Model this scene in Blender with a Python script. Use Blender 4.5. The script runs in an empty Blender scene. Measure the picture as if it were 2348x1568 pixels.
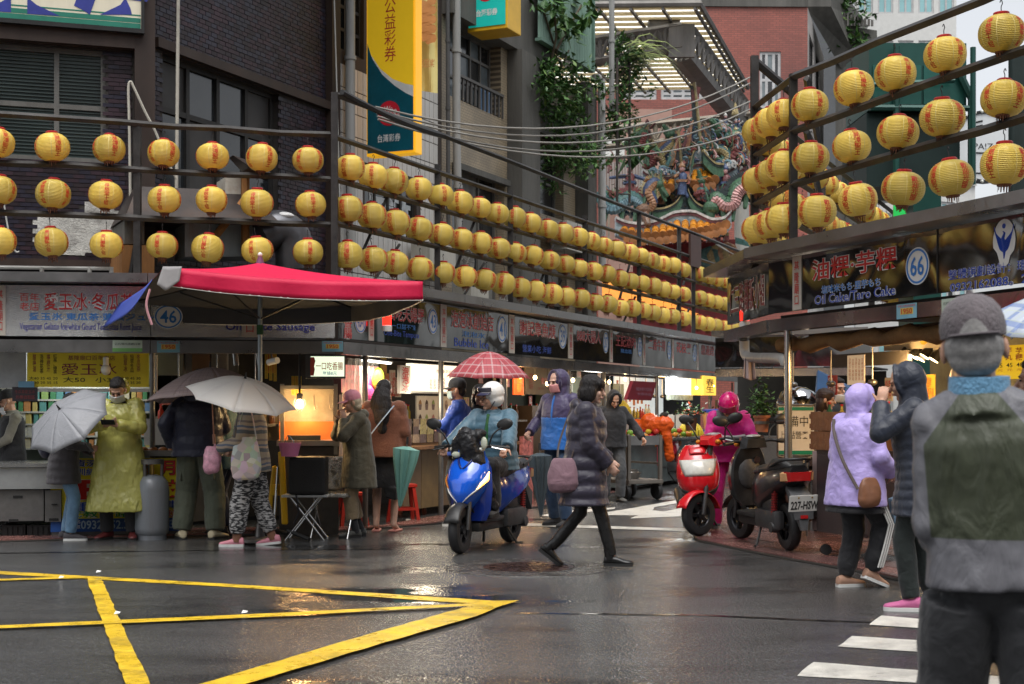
import bpy,bmesh,math,random
from mathutils import Vector,Matrix
random.seed(11)
R=math.radians
V=Vector
sc=bpy.context.scene
C=sc.collection

# ---------------------------------------------------------------- camera, sky, sun, exposure
F,CX,HZ,CH=3260.0,1173.5,941.0,1.35     # focal length / principal column / horizon row (in a 2347 px wide picture), eye height
cam=bpy.data.cameras.new('camera')
camo=bpy.data.objects.new('camera',cam)
C.objects.link(camo)
camo.location=(0,0,CH)
camo.rotation_euler=(R(90),0,0)
cam.sensor_width=36.0
cam.lens=36.0*F/2347.0
cam.shift_y=157.0/2347.0
cam.clip_start,cam.clip_end=0.1,1500
cam.dof.use_dof=True
cam.dof.focus_distance=12.5
cam.dof.aperture_fstop=5.6
sc.camera=camo

SUN_EL,SUN_AZ=68.0,200.0
world=bpy.data.worlds.new('World')
sc.world=world
world.use_nodes=True
wt=world.node_tree
bgn=wt.nodes['Background']
sky=wt.nodes.new('ShaderNodeTexSky')
sky.sky_type='NISHITA'
sky.sun_disc=False
sky.sun_elevation=R(SUN_EL)
sky.sun_rotation=R(SUN_AZ)
sky.air_density,sky.dust_density,sky.ozone_density=1.0,4.0,1.5
hs=wt.nodes.new('ShaderNodeHueSaturation')
hs.inputs['Saturation'].default_value=0.2
wt.links.new(sky.outputs[0],hs.inputs['Color'])
wt.links.new(hs.outputs[0],bgn.inputs['Color'])
bgn.inputs['Strength'].default_value=0.12
sun=bpy.data.lights.new('sun','SUN')
sun.energy,sun.angle,sun.color=1.4,R(48),(1.0,0.985,0.96)
suno=bpy.data.objects.new('sun',sun)
C.objects.link(suno)
# the light arrives from high up behind the camera
suno.rotation_euler=(R(90-SUN_EL),0,R(20))
vs=sc.view_settings
sc.display_settings.display_device='sRGB'
vs.view_transform,vs.look,vs.gamma,vs.exposure='Standard','None',1.0,0.98
vs.use_curve_mapping=False
sc.cycles.use_denoising=True; sc.cycles.denoising_prefilter='ACCURATE'; sc.cycles.sample_clamp_direct=5.0; sc.cycles.sample_clamp_indirect=2.0; sc.cycles.blur_glossy=1.0

# ---------------------------------------------------------------- picture point -> place
def W(x,y,Y):
    return V(((x-CX)/F*Y,Y,CH+(HZ-y)/F*Y))
def G(x,y):
    return W(x,y,CH*F/(y-HZ))
class PL:
    """a vertical plane standing in the street"""
    def __init__(s,px,py,dx,dy):
        s.p=V((px,py)); s.d=V((dx,dy)).normalized()
        n=V((s.d.y,-s.d.x)); s.n=n if n.dot(-s.p) > 0 else -n
    def hit(s,x):
        k=(x-CX)/F
        return (k*s.p.y-s.p.x)/(s.d.x-k*s.d.y)
    def pt(s,t,z=0.0,off=0.0):
        q=s.p+s.d*t+s.n*off
        return V((q.x,q.y,z))
    def z(s,x,y):
        return CH+(HZ-y)/F*s.pt(s.hit(x)).y
    def at(s,x,y,off=0.0):
        return s.pt(s.hit(x),s.z(x,y),off)
    def frame(s,x,y,off=0.0):
        """matrix: local x along the plane to the viewer's right, local y up, local z towards the viewer"""
        o=s.at(x,y,off); u=V((s.d.x,s.d.y,0))
        n=V((s.n.x,s.n.y,0))
        if V((0,0,1)).cross(n).dot(u) < 0: u=-u
        M=Matrix((u,V((0,0,1)),n)).transposed().to_4x4(); M.translation=o
        return M
    def shifted(s,off):
        q=s.p+s.n*off
        return PL(q.x,q.y,s.d.x,s.d.y)

# ---------------------------------------------------------------- materials
MATS={}
def mat(name,col,rough=0.6,metal=0.0,var=0.18,vs_=3.0,bump=0.0,bs=60.0,spec=0.32,coat=0.0,emit=None,es=0.0,
        trans=0.0,alpha=1.0,sss=0.0,dirt=0.0,dirtcol=(0.03,0.025,0.02),sheen=0.0,rvar=0.0,streak=False):
    if name in MATS: return MATS[name]
    m=bpy.data.materials.new(name); m.use_nodes=True
    nt=m.node_tree; b=nt.nodes['Principled BSDF']
    c4=(col[0],col[1],col[2],1)
    b.inputs['Base Color'].default_value=c4
    b.inputs['Roughness'].default_value=rough
    b.inputs['Metallic'].default_value=metal
    b.inputs['Specular IOR Level'].default_value=spec
    b.inputs['Coat Weight'].default_value=coat
    b.inputs['Coat Roughness'].default_value=0.08
    b.inputs['Sheen Weight'].default_value=sheen
    if trans: b.inputs['Transmission Weight'].default_value=trans
    if alpha < 1: b.inputs['Alpha'].default_value=alpha
    if sss:
        b.inputs['Subsurface Weight'].default_value=sss
        b.inputs['Subsurface Radius'].default_value=(0.01,0.004,0.002)
    if emit:
        b.inputs['Emission Color'].default_value=(*emit,1); b.inputs['Emission Strength'].default_value=es
    tc=nt.nodes.new('ShaderNodeTexCoord')
    L=nt.links.new
    if var or dirt or rvar:
        n1=nt.nodes.new('ShaderNodeTexNoise'); n1.inputs['Scale'].default_value=vs_; n1.inputs['Detail'].default_value=6
        n1.inputs['Roughness'].default_value=0.65
        src=tc.outputs['Object']
        if streak:
            mp=nt.nodes.new('ShaderNodeMapping'); mp.inputs['Scale'].default_value=(1,1,0.13)
            L(src,mp.inputs['Vector']); src=mp.outputs[0]
        L(src,n1.inputs['Vector'])
        mr=nt.nodes.new('ShaderNodeMapRange'); mr.inputs[1].default_value=0.3; mr.inputs[2].default_value=0.7
        mr.inputs[3].default_value=1-var; mr.inputs[4].default_value=1+var
        L(n1.outputs['Fac'],mr.inputs[0])
        mx=nt.nodes.new('ShaderNodeVectorMath'); mx.operation='SCALE'
        mx.inputs[0].default_value=col
        L(mr.outputs[0],mx.inputs['Scale'])
        last=mx.outputs[0]
        if dirt:
            n2=nt.nodes.new('ShaderNodeTexNoise'); n2.inputs['Scale'].default_value=vs_*0.45; n2.inputs['Detail'].default_value=9
            n2.inputs['Roughness'].default_value=0.75
            L(src,n2.inputs['Vector'])
            m2=nt.nodes.new('ShaderNodeMapRange'); m2.inputs[1].default_value=0.48; m2.inputs[2].default_value=0.72
            m2.inputs[3].default_value=0; m2.inputs[4].default_value=dirt
            L(n2.outputs['Fac'],m2.inputs[0])
            mm=nt.nodes.new('ShaderNodeMix'); mm.data_type='RGBA'
            L(m2.outputs[0],mm.inputs[0]); L(last,mm.inputs[6]); mm.inputs[7].default_value=(*dirtcol,1)
            last=mm.outputs[2]
        L(last,b.inputs['Base Color'])
        if rvar:
            m3=nt.nodes.new('ShaderNodeMapRange'); m3.inputs[1].default_value=0.35; m3.inputs[2].default_value=0.65
            m3.inputs[3].default_value=max(0.03,rough-rvar); m3.inputs[4].default_value=min(1,rough+rvar)
            L(n1.outputs['Fac'],m3.inputs[0]); L(m3.outputs[0],b.inputs['Roughness'])
    if bump:
        nb=nt.nodes.new('ShaderNodeTexNoise'); nb.inputs['Scale'].default_value=bs; nb.inputs['Detail'].default_value=7; nb.inputs['Distortion'].default_value=0.9
        L(src if streak and (var or dirt or rvar) else tc.outputs['Object'],nb.inputs['Vector'])
        bp=nt.nodes.new('ShaderNodeBump'); bp.inputs['Strength'].default_value=bump; bp.inputs['Distance'].default_value=0.02
        L(nb.outputs['Fac'],bp.inputs['Height']); L(bp.outputs[0],b.inputs['Normal'])
    MATS[name]=m
    return m
def cloth(name,col,rough=0.75,**k):
    a=dict(var=0.15,vs_=9,bump=0.6,bs=11,sheen=0.15,spec=0.3); a.update(k)
    return mat(name,col,rough,**a)
def glow(name,col,s):
    return mat(name,(0.8,0.8,0.8),0.5,var=0,emit=col,es=s)
def node_mat(name):
    m=bpy.data.materials.new(name); m.use_nodes=True; MATS[name]=m
    nt=m.node_tree
    return m,nt,nt.nodes['Principled BSDF'],nt.links.new
def N(nt,typ,**k):
    n=nt.nodes.new('ShaderNode' +typ)
    for a,v in k.items(): setattr(n,a,v)
    return n

# ---------------------------------------------------------------- mesh builder
def orient(z,up=V((0,0,1))):
    z=V(z).normalized()
    x=V(up).cross(z)
    if x.length < 1e-4: x=V((1,0,0))
    x.normalize(); y=z.cross(x)
    return Matrix((x,y,z)).transposed()
class MB:
    def __init__(s): s.v=[]; s.f=[]; s.m=[]; s.uv=None
    def add(s,vs,fs,mi=0):
        b=len(s.v); s.v.extend([V(q) for q in vs]); s.f.extend([[b+i for i in f] for f in fs]); s.m.extend([mi]*len(fs)); return s
    def box(s,c,size,M=None,mi=0):
        x,y,z=[q/2 for q in size]; c=V(c)
        vs=[V((a,b,d)) for a in (-x,x) for b in (-y,y) for d in (-z,z)]
        if M is not None: vs=[M @ q for q in vs]
        return s.add([c+q for q in vs],[(0,1,3,2),(4,6,7,5),(0,4,5,1),(2,3,7,6),(0,2,6,4),(1,5,7,3)],mi)
    def bbox(s,c,size,bev=0.01,M=None,mi=0):
        """box with all edges chamfered"""
        bm=bmesh.new(); bmesh.ops.create_cube(bm,size=1)
        for q in bm.verts: q.co=V((q.co.x*size[0],q.co.y*size[1],q.co.z*size[2]))
        bmesh.ops.bevel(bm,geom=list(bm.edges),offset=bev,segments=2,profile=0.6,affect='EDGES')
        bm.verts.index_update()
        vs=[(M @ q.co if M is not None else q.co)+V(c) for q in bm.verts]
        s.add(vs,[[q.index for q in f.verts] for f in bm.faces],mi); bm.free(); return s
    def hexa(s,p,mi=0):
        """8 corners: 4 of one face in order, 4 of the opposite face in the same order"""
        return s.add(p,[(0,3,2,1),(4,5,6,7),(0,1,5,4),(1,2,6,5),(2,3,7,6),(3,0,4,7)],mi)
    def tube(s,pts,r,n=8,mi=0,caps=True,ell=1.0,up=V((0,0,1))):
        pts=[V(p) for p in pts]; rs=r if isinstance(r,(list,tuple)) else [r]*len(pts)
        vs=[]; k=len(pts); px=None
        for i,p in enumerate(pts):
            d=(pts[min(i+1,k-1)]-pts[max(i-1,0)])
            d=d.normalized() if d.length > 1e-9 else V((0,0,1))
            if px is None: px=orient(d,up if abs(d.dot(up)) < 0.98 else V((0,1,0))).col[0]
            px=px-d*px.dot(d)
            px=px.normalized() if px.length > 1e-4 else orient(d).col[0]
            M=Matrix((px,d.cross(px),d)).transposed()
            for j in range(n):
                a=2*math.pi*j/n
                vs.append(p+M @ V((rs[i]*math.cos(a),rs[i]*ell*math.sin(a),0)))
        fs=[(i*n+j,i*n+(j+1) % n,(i+1)*n+(j+1) % n,(i+1)*n+j) for i in range(k-1) for j in range(n)]
        if caps: fs += [tuple(range(n-1,-1,-1)),tuple((k-1)*n+j for j in range(n))]
        return s.add(vs,fs,mi)
    def loft(s,rings,mi=0,caps=True,closed=True):
        n=len(rings[0]); vs=[V(q) for r_ in rings for q in r_]; k=len(rings); fs=[]
        for i in range(k-1):
            for j in range(n if closed else n-1):
                fs.append((i*n+j,i*n+(j+1) % n,(i+1)*n+(j+1) % n,(i+1)*n+j))
        if caps: fs += [tuple(range(n-1,-1,-1)),tuple((k-1)*n+j for j in range(n))]
        return s.add(vs,fs,mi)
    def lathe(s,prof,n=16,M=None,mi=0,caps=True):
        M=M or Matrix.Identity(4)
        return s.loft([[M @ V((r*math.cos(2*math.pi*j/n),r*math.sin(2*math.pi*j/n),z)) for j in range(n)] for r,z in prof],mi,caps)
    def ell(s,c,rad,M=None,n=12,k=8,mi=0):
        c=V(c); prof=[(math.sin(math.pi*i/k),-math.cos(math.pi*i/k)) for i in range(k+1)]
        prof[0]=(0.02,prof[0][1]); prof[-1]=(0.02,prof[-1][1])
        rings=[]
        for r,z in prof:
            row=[]
            for j in range(n):
                q=V((rad[0]*r*math.cos(2*math.pi*j/n),rad[1]*r*math.sin(2*math.pi*j/n),rad[2]*z))
                row.append(c+(M @ q if M is not None else q))
            rings.append(row)
        return s.loft(rings,mi)
    def cone(s,p0,p1,r0,r1,n=12,mi=0,ell=1.0,up=V((0,0,1))):
        """capsule that tapers, round ends"""
        p0,p1=V(p0),V(p1); d=p1-p0; L=max(d.length,1e-6); u=d/L
        pts,rs=[],[]
        for a in (80,45,15): pts.append(p0-u*r0*math.sin(R(a))); rs.append(max(r0*math.cos(R(a)),0.002))
        for q in (0.0,0.5,1.0): pts.append(p0+d*q); rs.append(r0+(r1-r0)*q)
        for a in (15,45,80): pts.append(p1+u*r1*math.sin(R(a))); rs.append(max(r1*math.cos(R(a)),0.002))
        return s.tube(pts,rs,n,mi,True,ell,up)
    def poly(s,pts2,M,h,mi=0):
        """outline in the xy plane of M, thickened along +z by h"""
        n=len(pts2); a=[M @ V((x,y,0)) for x,y in pts2]; b=[M @ V((x,y,h)) for x,y in pts2]
        return s.add(a+b,[tuple(range(n-1,-1,-1)),tuple(range(n,2*n))]+[(i,(i+1) % n,n+(i+1) % n,n+i) for i in range(n)],mi)
    def grid(s,fn,nu,nv,mi=0):
        vs=[fn(i/nu,j/nv) for i in range(nu+1) for j in range(nv+1)]; w=nv+1
        return s.add(vs,[(i*w+j,(i+1)*w+j,(i+1)*w+j+1,i*w+j+1) for i in range(nu) for j in range(nv)],mi)
    def mesh(s,name,mats,smooth=None):
        me=bpy.data.meshes.new(name); me.from_pydata([tuple(q) for q in s.v],[],s.f)
        for m in (mats if isinstance(mats,(list,tuple)) else [mats]): me.materials.append(m)
        if any(s.m): me.polygons.foreach_set('material_index',s.m)
        if smooth is not None:
            bm=bmesh.new(); bm.from_mesh(me)
            bmesh.ops.recalc_face_normals(bm,faces=bm.faces[:])
            for f in bm.faces: f.smooth=True
            for e in bm.edges:
                if len(e.link_faces) == 2 and e.calc_face_angle(0) > R(smooth): e.smooth=False
            bm.to_mesh(me); bm.free()
        me.update()
        return me
    def build(s,name,mats,parent=None,smooth=None,world=False,**k):
        return obj(name,s.mesh(name,mats,smooth),parent,world,**k)

def obj(name,data,parent=None,world=False,**k):
    o=bpy.data.objects.new(name,data); C.objects.link(o)
    if parent is not None:
        o.parent=parent
        if world:
            M=wm(parent).inverted(); data.transform(M)
    for a,v in k.items(): o[a]=v
    return o
def wm(o):
    M=o.matrix_basis.copy()
    while o.parent: o=o.parent; M=o.matrix_basis @ M
    return M
def tag(o,label,cat=None,group=None,kind=None):
    if label: o['label']=label
    if cat: o['category']=cat
    if group: o['group']=group
    if kind: o['kind']=kind
    return o
def thing(name,label,cat,loc=(0,0,0),rotz=0.0,group=None):
    o=bpy.data.objects.new(name,None); C.objects.link(o)
    o.location=loc; o.rotation_euler=(0,0,rotz); o.empty_display_size=0.1
    o.matrix_basis=Matrix.Translation(V(loc)) @ Matrix.Rotation(rotz,4,'Z')
    return tag(o,label,cat,group)
def solid(name,mb,m,label,cat,group=None,smooth=None):
    """a thing that is one mesh, its origin moved to its base"""
    xs=[q.x for q in mb.v]; ys=[q.y for q in mb.v]; zs=[q.z for q in mb.v]
    b=V(((min(xs)+max(xs))/2,(min(ys)+max(ys))/2,min(zs)))
    mb.v=[q-b for q in mb.v]
    o=mb.build(name,m,None,smooth); o.location=b
    return tag(o,label,cat,group)
def dup(o,M,label=None,parent=None,**k):
    """copy of a thing with its parts and sub-parts; meshes are shared"""
    c=o.copy(); C.objects.link(c)
    if parent is None: c.matrix_basis=M
    else: c.parent=parent
    if label: c['label']=label
    for ch in list(o.children): dup(ch,None,None,c)
    return c

# ---------------------------------------------------------------- lettering (flat print with its own thin mesh)
TXT={}
def txt_raw(s,bold):
    key=(s,bold)
    if key not in TXT:
        cu=bpy.data.curves.new('lettering','FONT'); cu.body=s; cu.size=1; cu.offset=bold
        cu.resolution_u=2; cu.space_line=0.95 if '\n' in s else 1; cu.align_x='LEFT'
        o=bpy.data.objects.new('lettering',cu); me=o.to_mesh()
        vs=[q.co.copy() for q in me.vertices]; fs=[list(p.vertices) for p in me.polygons]
        o.to_mesh_clear(); bpy.data.objects.remove(o); bpy.data.curves.remove(cu)
        x0=min(q.x for q in vs); x1=max(q.x for q in vs); y0=min(q.y for q in vs); y1=max(q.y for q in vs)
        TXT[key]=([V((q.x-(x0+x1)/2,q.y-(y0+y1)/2,0)) for q in vs],fs,x1-x0,y1-y0)
    return TXT[key]
def txt(mb,s,M,w=None,h=None,bold=0.02,mi=0,skew=0.0,hollow=False):
    """print s centred on M (xy plane), fitted to w x h"""
    vs,fs,tw,th=txt_raw(s,bold)
    sx=(w/tw) if w else h/th
    sy=(h/th) if h else sx
    mb.add([M @ V((q.x*sx+skew*q.y*sy,q.y*sy,0)) for q in vs],fs,mi)
def vert(s): return '\n'.join(s)
# ================================================================ THE SETTING
DL=(0.950,0.3115)      # direction of the dark corner house's front and of the lantern rails before it
DS=(0.409,0.9126)      # direction of the market street
RF=PL(-5.51,15.3,*DL)              # lantern rails, front
RS=PL(-2.04,16.4,*DS)              # lantern rails, along the street
SF=PL(-5.4,15.0,7.6,1)            # stall signs, front
SS=PL(-1.9,15.42,*DS)              # stall signs, along the street
BF=PL(-4.48,17.4,*DL)              # dark corner house, front
BS=PL(-4.48,17.4,*DS)              # houses along the street
PR=PL(2.60,14.4,0.371,-1)         # front of the stall on the right

# ---- wet asphalt
road_m,nt,b,L=node_mat('wet_asphalt')
tc=N(nt,'TexCoord')
n1=N(nt,'TexNoise'); n1.inputs['Scale'].default_value=0.55; n1.inputs['Detail'].default_value=7; n1.inputs['Roughness'].default_value=0.62
mp=N(nt,'Mapping'); mp.inputs['Scale'].default_value=(0.6,1.5,1)
L(tc.outputs['Object'],mp.inputs['Vector']); L(mp.outputs[0],n1.inputs['Vector'])
n2=N(nt,'TexNoise'); n2.inputs['Scale'].default_value=22; n2.inputs['Detail'].default_value=9; n2.inputs['Roughness'].default_value=0.75
L(tc.outputs['Object'],n2.inputs['Vector'])
n3=N(nt,'TexVoronoi'); n3.inputs['Scale'].default_value=55
L(tc.outputs['Object'],n3.inputs['Vector'])
rr=N(nt,'MapRange'); rr.inputs[1].default_value=0.36; rr.inputs[2].default_value=0.50; rr.inputs[3].default_value=0.05; rr.inputs[4].default_value=0.22
L(n1.outputs['Fac'],rr.inputs[0]); L(rr.outputs[0],b.inputs['Roughness'])
cr=N(nt,'ValToRGB'); cr.color_ramp.elements[0].position=0.37; cr.color_ramp.elements[0].color=(0.013,0.014,0.0145,1)
cr.color_ramp.elements[1].position=0.64; cr.color_ramp.elements[1].color=(0.085,0.084,0.083,1)
mxn=N(nt,'Math',operation='MULTIPLY_ADD'); mxn.inputs[1].default_value=0.55; 
L(n2.outputs['Fac'],mxn.inputs[0]); 
hf=N(nt,'Math',operation='MULTIPLY'); hf.inputs[1].default_value=0.45; L(n1.outputs['Fac'],hf.inputs[0]); L(hf.outputs[0],mxn.inputs[2])
L(mxn.outputs[0],cr.inputs['Fac']); L(cr.outputs[0],b.inputs['Base Color'])
bs_=N(nt,'MapRange'); bs_.inputs[1].default_value=0.36; bs_.inputs[2].default_value=0.48; bs_.inputs[3].default_value=0.03; bs_.inputs[4].default_value=0.46
L(n1.outputs['Fac'],bs_.inputs[0])
bp=N(nt,'Bump'); bp.inputs['Distance'].default_value=0.011
L(bs_.outputs[0],bp.inputs['Strength']); L(n3.outputs['Distance'],bp.inputs['Height']); L(bp.outputs[0],b.inputs['Normal'])
b.inputs['Specular IOR Level'].default_value=0.6

road=MB().add([(-160,-120,0),(160,-120,0),(160,260,0),(-160,260,0)],[(0,1,2,3)]).build('road',road_m)
tag(road,'wet dark asphalt street with puddles and painted lines',kind='structure')

yel=mat('yellow_road_paint',(0.62,0.40,0.02),0.35,var=0.25,vs_=5,dirt=0.9,dirtcol=(0.07,0.055,0.02),bump=0.3,bs=110,rvar=0.15)
wht=mat('white_road_paint',(0.50,0.48,0.43),0.4,var=0.15,vs_=6,dirt=0.8,dirtcol=(0.13,0.125,0.12),bump=0.3,bs=110,rvar=0.15)
def marking(label,pts,m,z=0.004,group=None,cat='road marking'):
    q=[G(*p) for p in pts]; n=len(q)
    # roughen the long edges
    out=[]
    for i in range(n):
        a,c=q[i],q[(i+1) % n]; k=max(1,int((c-a).length/0.12))
        for j in range(k):
            p=a.lerp(c,j/k)
            if j: p=p+V((random.uniform(-1,1),random.uniform(-1,1),0))*0.006
            out.append(p)
    c0=sum(out,V())/len(out); c0.z=0
    o=MB().add([p-c0+V((0,0,z)) for p in out],[list(range(len(out)))]).build('road_marking',m)
    o.location=c0
    return tag(o,label,cat if label else None,group)
YG='yellow box junction lines'
marking('long thin yellow line forming the far edge of the box junction',[(-700,1271),(0,1310),(534,1340),(1195,1382),(1090,1385),(534,1347),(0,1317),(-700,1278)],yel,group=YG)
marking('short yellow stub line meeting the far edge at the far left',[(-700,1351),(0,1329),(190,1323),(205,1327),(0,1333),(-700,1358)],yel,0.008,group=YG)
marking('broad yellow diagonal running towards the camera on the left',[(198,1326),(232,1329),(300,1480),(342,1568),(420,1735),(350,1735),(286,1568),(245,1460)],yel,0.012,group=YG)
marking('thin yellow line crossing the middle of the box junction',[(-700,1471),(0,1439),(600,1412),(1092,1387),(1086,1393),(600,1420),(0,1446),(-700,1480)],yel,0.016,group=YG)
marking('broad yellow near edge line of the box running to its right tip',[(1080,1394),(1100,1384),(1190,1382),(1140,1398),(1092,1419),(860,1487),(593,1568),(200,1690),(30,1690),(491,1568),(800,1474)],yel,0.020,group=YG)
ZG='zebra crossing stripes'
marking('farthest and smallest white zebra stripe beside the pink shoes',[(2020,1412),(2290,1436),(2700,1473),(2700,1482),(2290,1453),(1992,1433)],wht,group=ZG)
marking('second white zebra stripe from the far end, behind the capped man',[(1953,1459),(2288,1481),(2700,1509),(2700,1537),(2283,1507),(1920,1483)],wht,group=ZG)
marking('nearest white zebra stripe at the bottom edge',[(1865,1519),(2173,1543),(2700,1584),(2700,1604),(2173,1570),(1827,1551)],wht,group=ZG)
marking('long white stop line across the mouth of the market street',[(930,1190),(1206,1200),(1575,1212.6),(1575,1218.6),(1206,1206),(930,1195)],wht)
marking('white pointed arrow tip beside the folded dark umbrella',[(1241,1182),(1300,1172),(1410,1163),(1408,1167),(1300,1180),(1288,1188)],wht)
marking('curved white arrow on the asphalt behind the walking woman',[(1375,1177),(1450,1165),(1560,1145),(1565,1152),(1500,1163),(1496,1170),(1520,1173),(1566,1164),(1566,1184),(1444,1189),(1462,1182),(1380,1181)],wht)

# seams and worn repairs in the asphalt
seam=mat('bitumen_seam',(0.008,0.008,0.008),0.15,var=0.3); rep=mat('asphalt_repair',(0.045,0.044,0.043),0.3,var=0.4,vs_=12,bump=0.6,bs=120,rvar=0.15)
for i,pts in enumerate(([(1180,1405),(1600,1409),(1840,1420),(2050,1428),(2052,1431),(1840,1423),(1600,1412),(1180,1407)],[(0,1268),(420,1262),(900,1258),(900,1259.3),(420,1263.5),(0,1269.5)])):
    o=marking(None,pts,seam if i < 2 else rep,0.003+.0006*i); o.name='road_seam' if i < 2 else 'road_repair'; tag(o,None,None,None,'structure')
# manhole
mh=thing('manhole','round rusty manhole cover in a wet concrete ring','manhole cover',G(1212,1301))
MB().lathe([(0.72,0.0),(0.715,0.006),(0.40,0.007),(0.40,0.0)],48,caps=False).build('concrete_ring',mat('wet_concrete',(0.05,0.048,0.045),0.22,var=0.4,vs_=6,bump=0.4,bs=80,rvar=0.15),mh,40)
cv=MB().lathe([(0.39,0.0),(0.39,0.009),(0.02,0.009)],40)
for i in range(12):
    for k in range(1,6):
        a=2*math.pi*(i+0.5*(k % 2))/12
        cv.box((0.065*k*math.cos(a),0.065*k*math.sin(a),0.0105),(0.05,0.022,0.006),Matrix.Rotation(a+0.6,3,'Z'))
cv.build('cover',mat('rusty_iron',(0.04,0.022,0.018),0.3,0.3,var=0.5,vs_=9,rvar=0.2),mh,40)

# pavements: separate slabs on a bed
def clip(poly,p,n):
    out=[]
    for i in range(len(poly)):
        a,c=poly[i],poly[(i+1) % len(poly)]; da,dc=(a-p).dot(n),(c-p).dot(n)
        if da >= 0: out.append(a)
        if da*dc < 0: out.append(a.lerp(c,da/(da-dc)))
    return out
slab_m=[mat('red_granite',(0.16,0.075,0.065),0.2,var=0.35,vs_=30,bump=0.25,bs=120,rvar=0.13),
          mat('red_granite_dark',(0.11,0.055,0.05),0.16,var=0.35,vs_=30,bump=0.25,bs=120,rvar=0.1)]
def pavement(name,label,pts,d,sx,sy,top):
    q=[V((p.x,p.y)) for p in pts]; n=V((-d[1],d[0])); d=V(d); o=q[0]
    bed=MB().add([(p.x,p.y,0.004) for p in q]+[(p.x,p.y,top-0.012) for p in q],[list(range(len(q),2*len(q)))]+[(i,(i+1) % len(q),(i+1) % len(q)+len(q),i+len(q)) for i in range(len(q))])
    root=bed.build(name,mat('grout',(0.05,0.045,0.04),0.4)); tag(root,label,kind='structure')
    u=[(p-o).dot(d) for p in q]; w=[(p-o).dot(n) for p in q]; cells=[]
    for i in range(math.floor(min(u)/sx),math.ceil(max(u)/sx)):
        for j in range(math.floor(min(w)/sy),math.ceil(max(w)/sy)):
            sh=sx*0.5*(j % 2); c=q
            for p_,n_ in ((o+d*(i*sx+sh+0.004),d),(o+d*((i+1)*sx+sh-0.004),-d),(o+n*(j*sy+0.004),n),(o+n*((j+1)*sy-0.004),-n)):
                c=clip(c,p_,n_)
                if len(c) < 3: break
            if len(c) >= 3: cells.append(c)
    cells.sort(key=lambda c: sum(p.y for p in c)/len(c))
    rest=MB()
    for k,c in enumerate(cells):
        mb=MB() if k < 260 else rest
        z=top+random.uniform(-0.002,0.002); m_=len(c)
        mb.add([(p.x,p.y,top-0.012) for p in c]+[(p.x,p.y,z) for p in c],[list(range(m_,2*m_))]+[(i,(i+1) % m_,(i+1) % m_+m_,i+m_) for i in range(m_)])
        if k < 260: mb.build('paving_slab',slab_m[random.random() < 0.35],root)
    if rest.v: rest.build('paving_slabs',slab_m[0],root,kind='stuff')
pavement('pavement','red granite pavement under the parked scooters',[G(1590,1232),G(1600,1242),G(1715,1266),G(1824,1287),G(1944,1308),G(2019,1323),G(2084,1338),G(2347,1395),G(2700,1470),V((4.2,12,0)),V((5,17,0)),V((3.2,20,0)),V((2.3,17,0))],(0.371,-0.93),0.6,0.3,0.035)
pavement('pavement','narrow red pavement strip under the left stalls',[G(-120,1247),G(115,1240),G(500,1228),G(760,1222),G(880,1212),V((-1.5,16.4,0)),V((-1.9,16.2,0)),V((-7.2,15.6,0))],(0.99,0.13),0.5,0.3,0.03)
pavement('pavement','red pavement strip along the stalls of the market street',[G(880,1212),G(1000,1202),G(1180,1172),G(1360,1142),G(1560,1096),V((5.5,33,0)),V((4.5,33,0)),V((-1.5,16.4,0))],DS,0.6,0.3,0.028)

# ---------------------------------------------------------------- walls, windows, bricks
def rc(P,x0,y0,x1,y1,xr=None):
    """picture box -> (t0, t1, z0, z1) on a plane, heights read at xr"""
    xr=x0 if xr is None else xr
    return (P.hit(x0),P.hit(x1),P.z(xr,y1),P.z(xr,y0))
def slab(mb,P,t0,t1,z0,z1,o0,o1,mi=0):
    a=[P.pt(t0,z0,o0),P.pt(t1,z0,o0),P.pt(t1,z1,o0),P.pt(t0,z1,o0)]
    c=[P.pt(t0,z0,o1),P.pt(t1,z0,o1),P.pt(t1,z1,o1),P.pt(t0,z1,o1)]
    return mb.hexa(a+c,mi)
def cells(t0,t1,z0,z1,holes):
    ts=sorted({t0,t1,*[min(max(q,t0),t1) for h in holes for q in h[:2]]}); zs=sorted({z0,z1,*[min(max(q,z0),z1) for h in holes for q in h[2:]]})
    for i in range(len(ts)-1):
        for j in range(len(zs)-1):
            t,z=(ts[i]+ts[i+1])/2,(zs[j]+zs[j+1])/2
            if not any(h[0] < t < h[1] and h[2] < z < h[3] for h in holes): yield ts[i],ts[i+1],zs[j],zs[j+1]
def wall(parent,P,t0,t1,z0,z1,holes,m,o0=-0.3,o1=0.0,name='wall'):
    mb=MB()
    for c in cells(t0,t1,z0,z1,holes): slab(mb,P,*c,o0,o1)
    return mb.build(name,m,parent,world=True)
glass_d=mat('dark_window_glass',(0.012,0.014,0.016),0.12,var=0.4,vs_=2,spec=0.7,dirt=0.3,dirtcol=(0.05,0.05,0.048))
alu=mat('old_aluminium',(0.13,0.125,0.115),0.45,0.3,var=0.25,dirt=0.5,streak=True)
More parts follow.
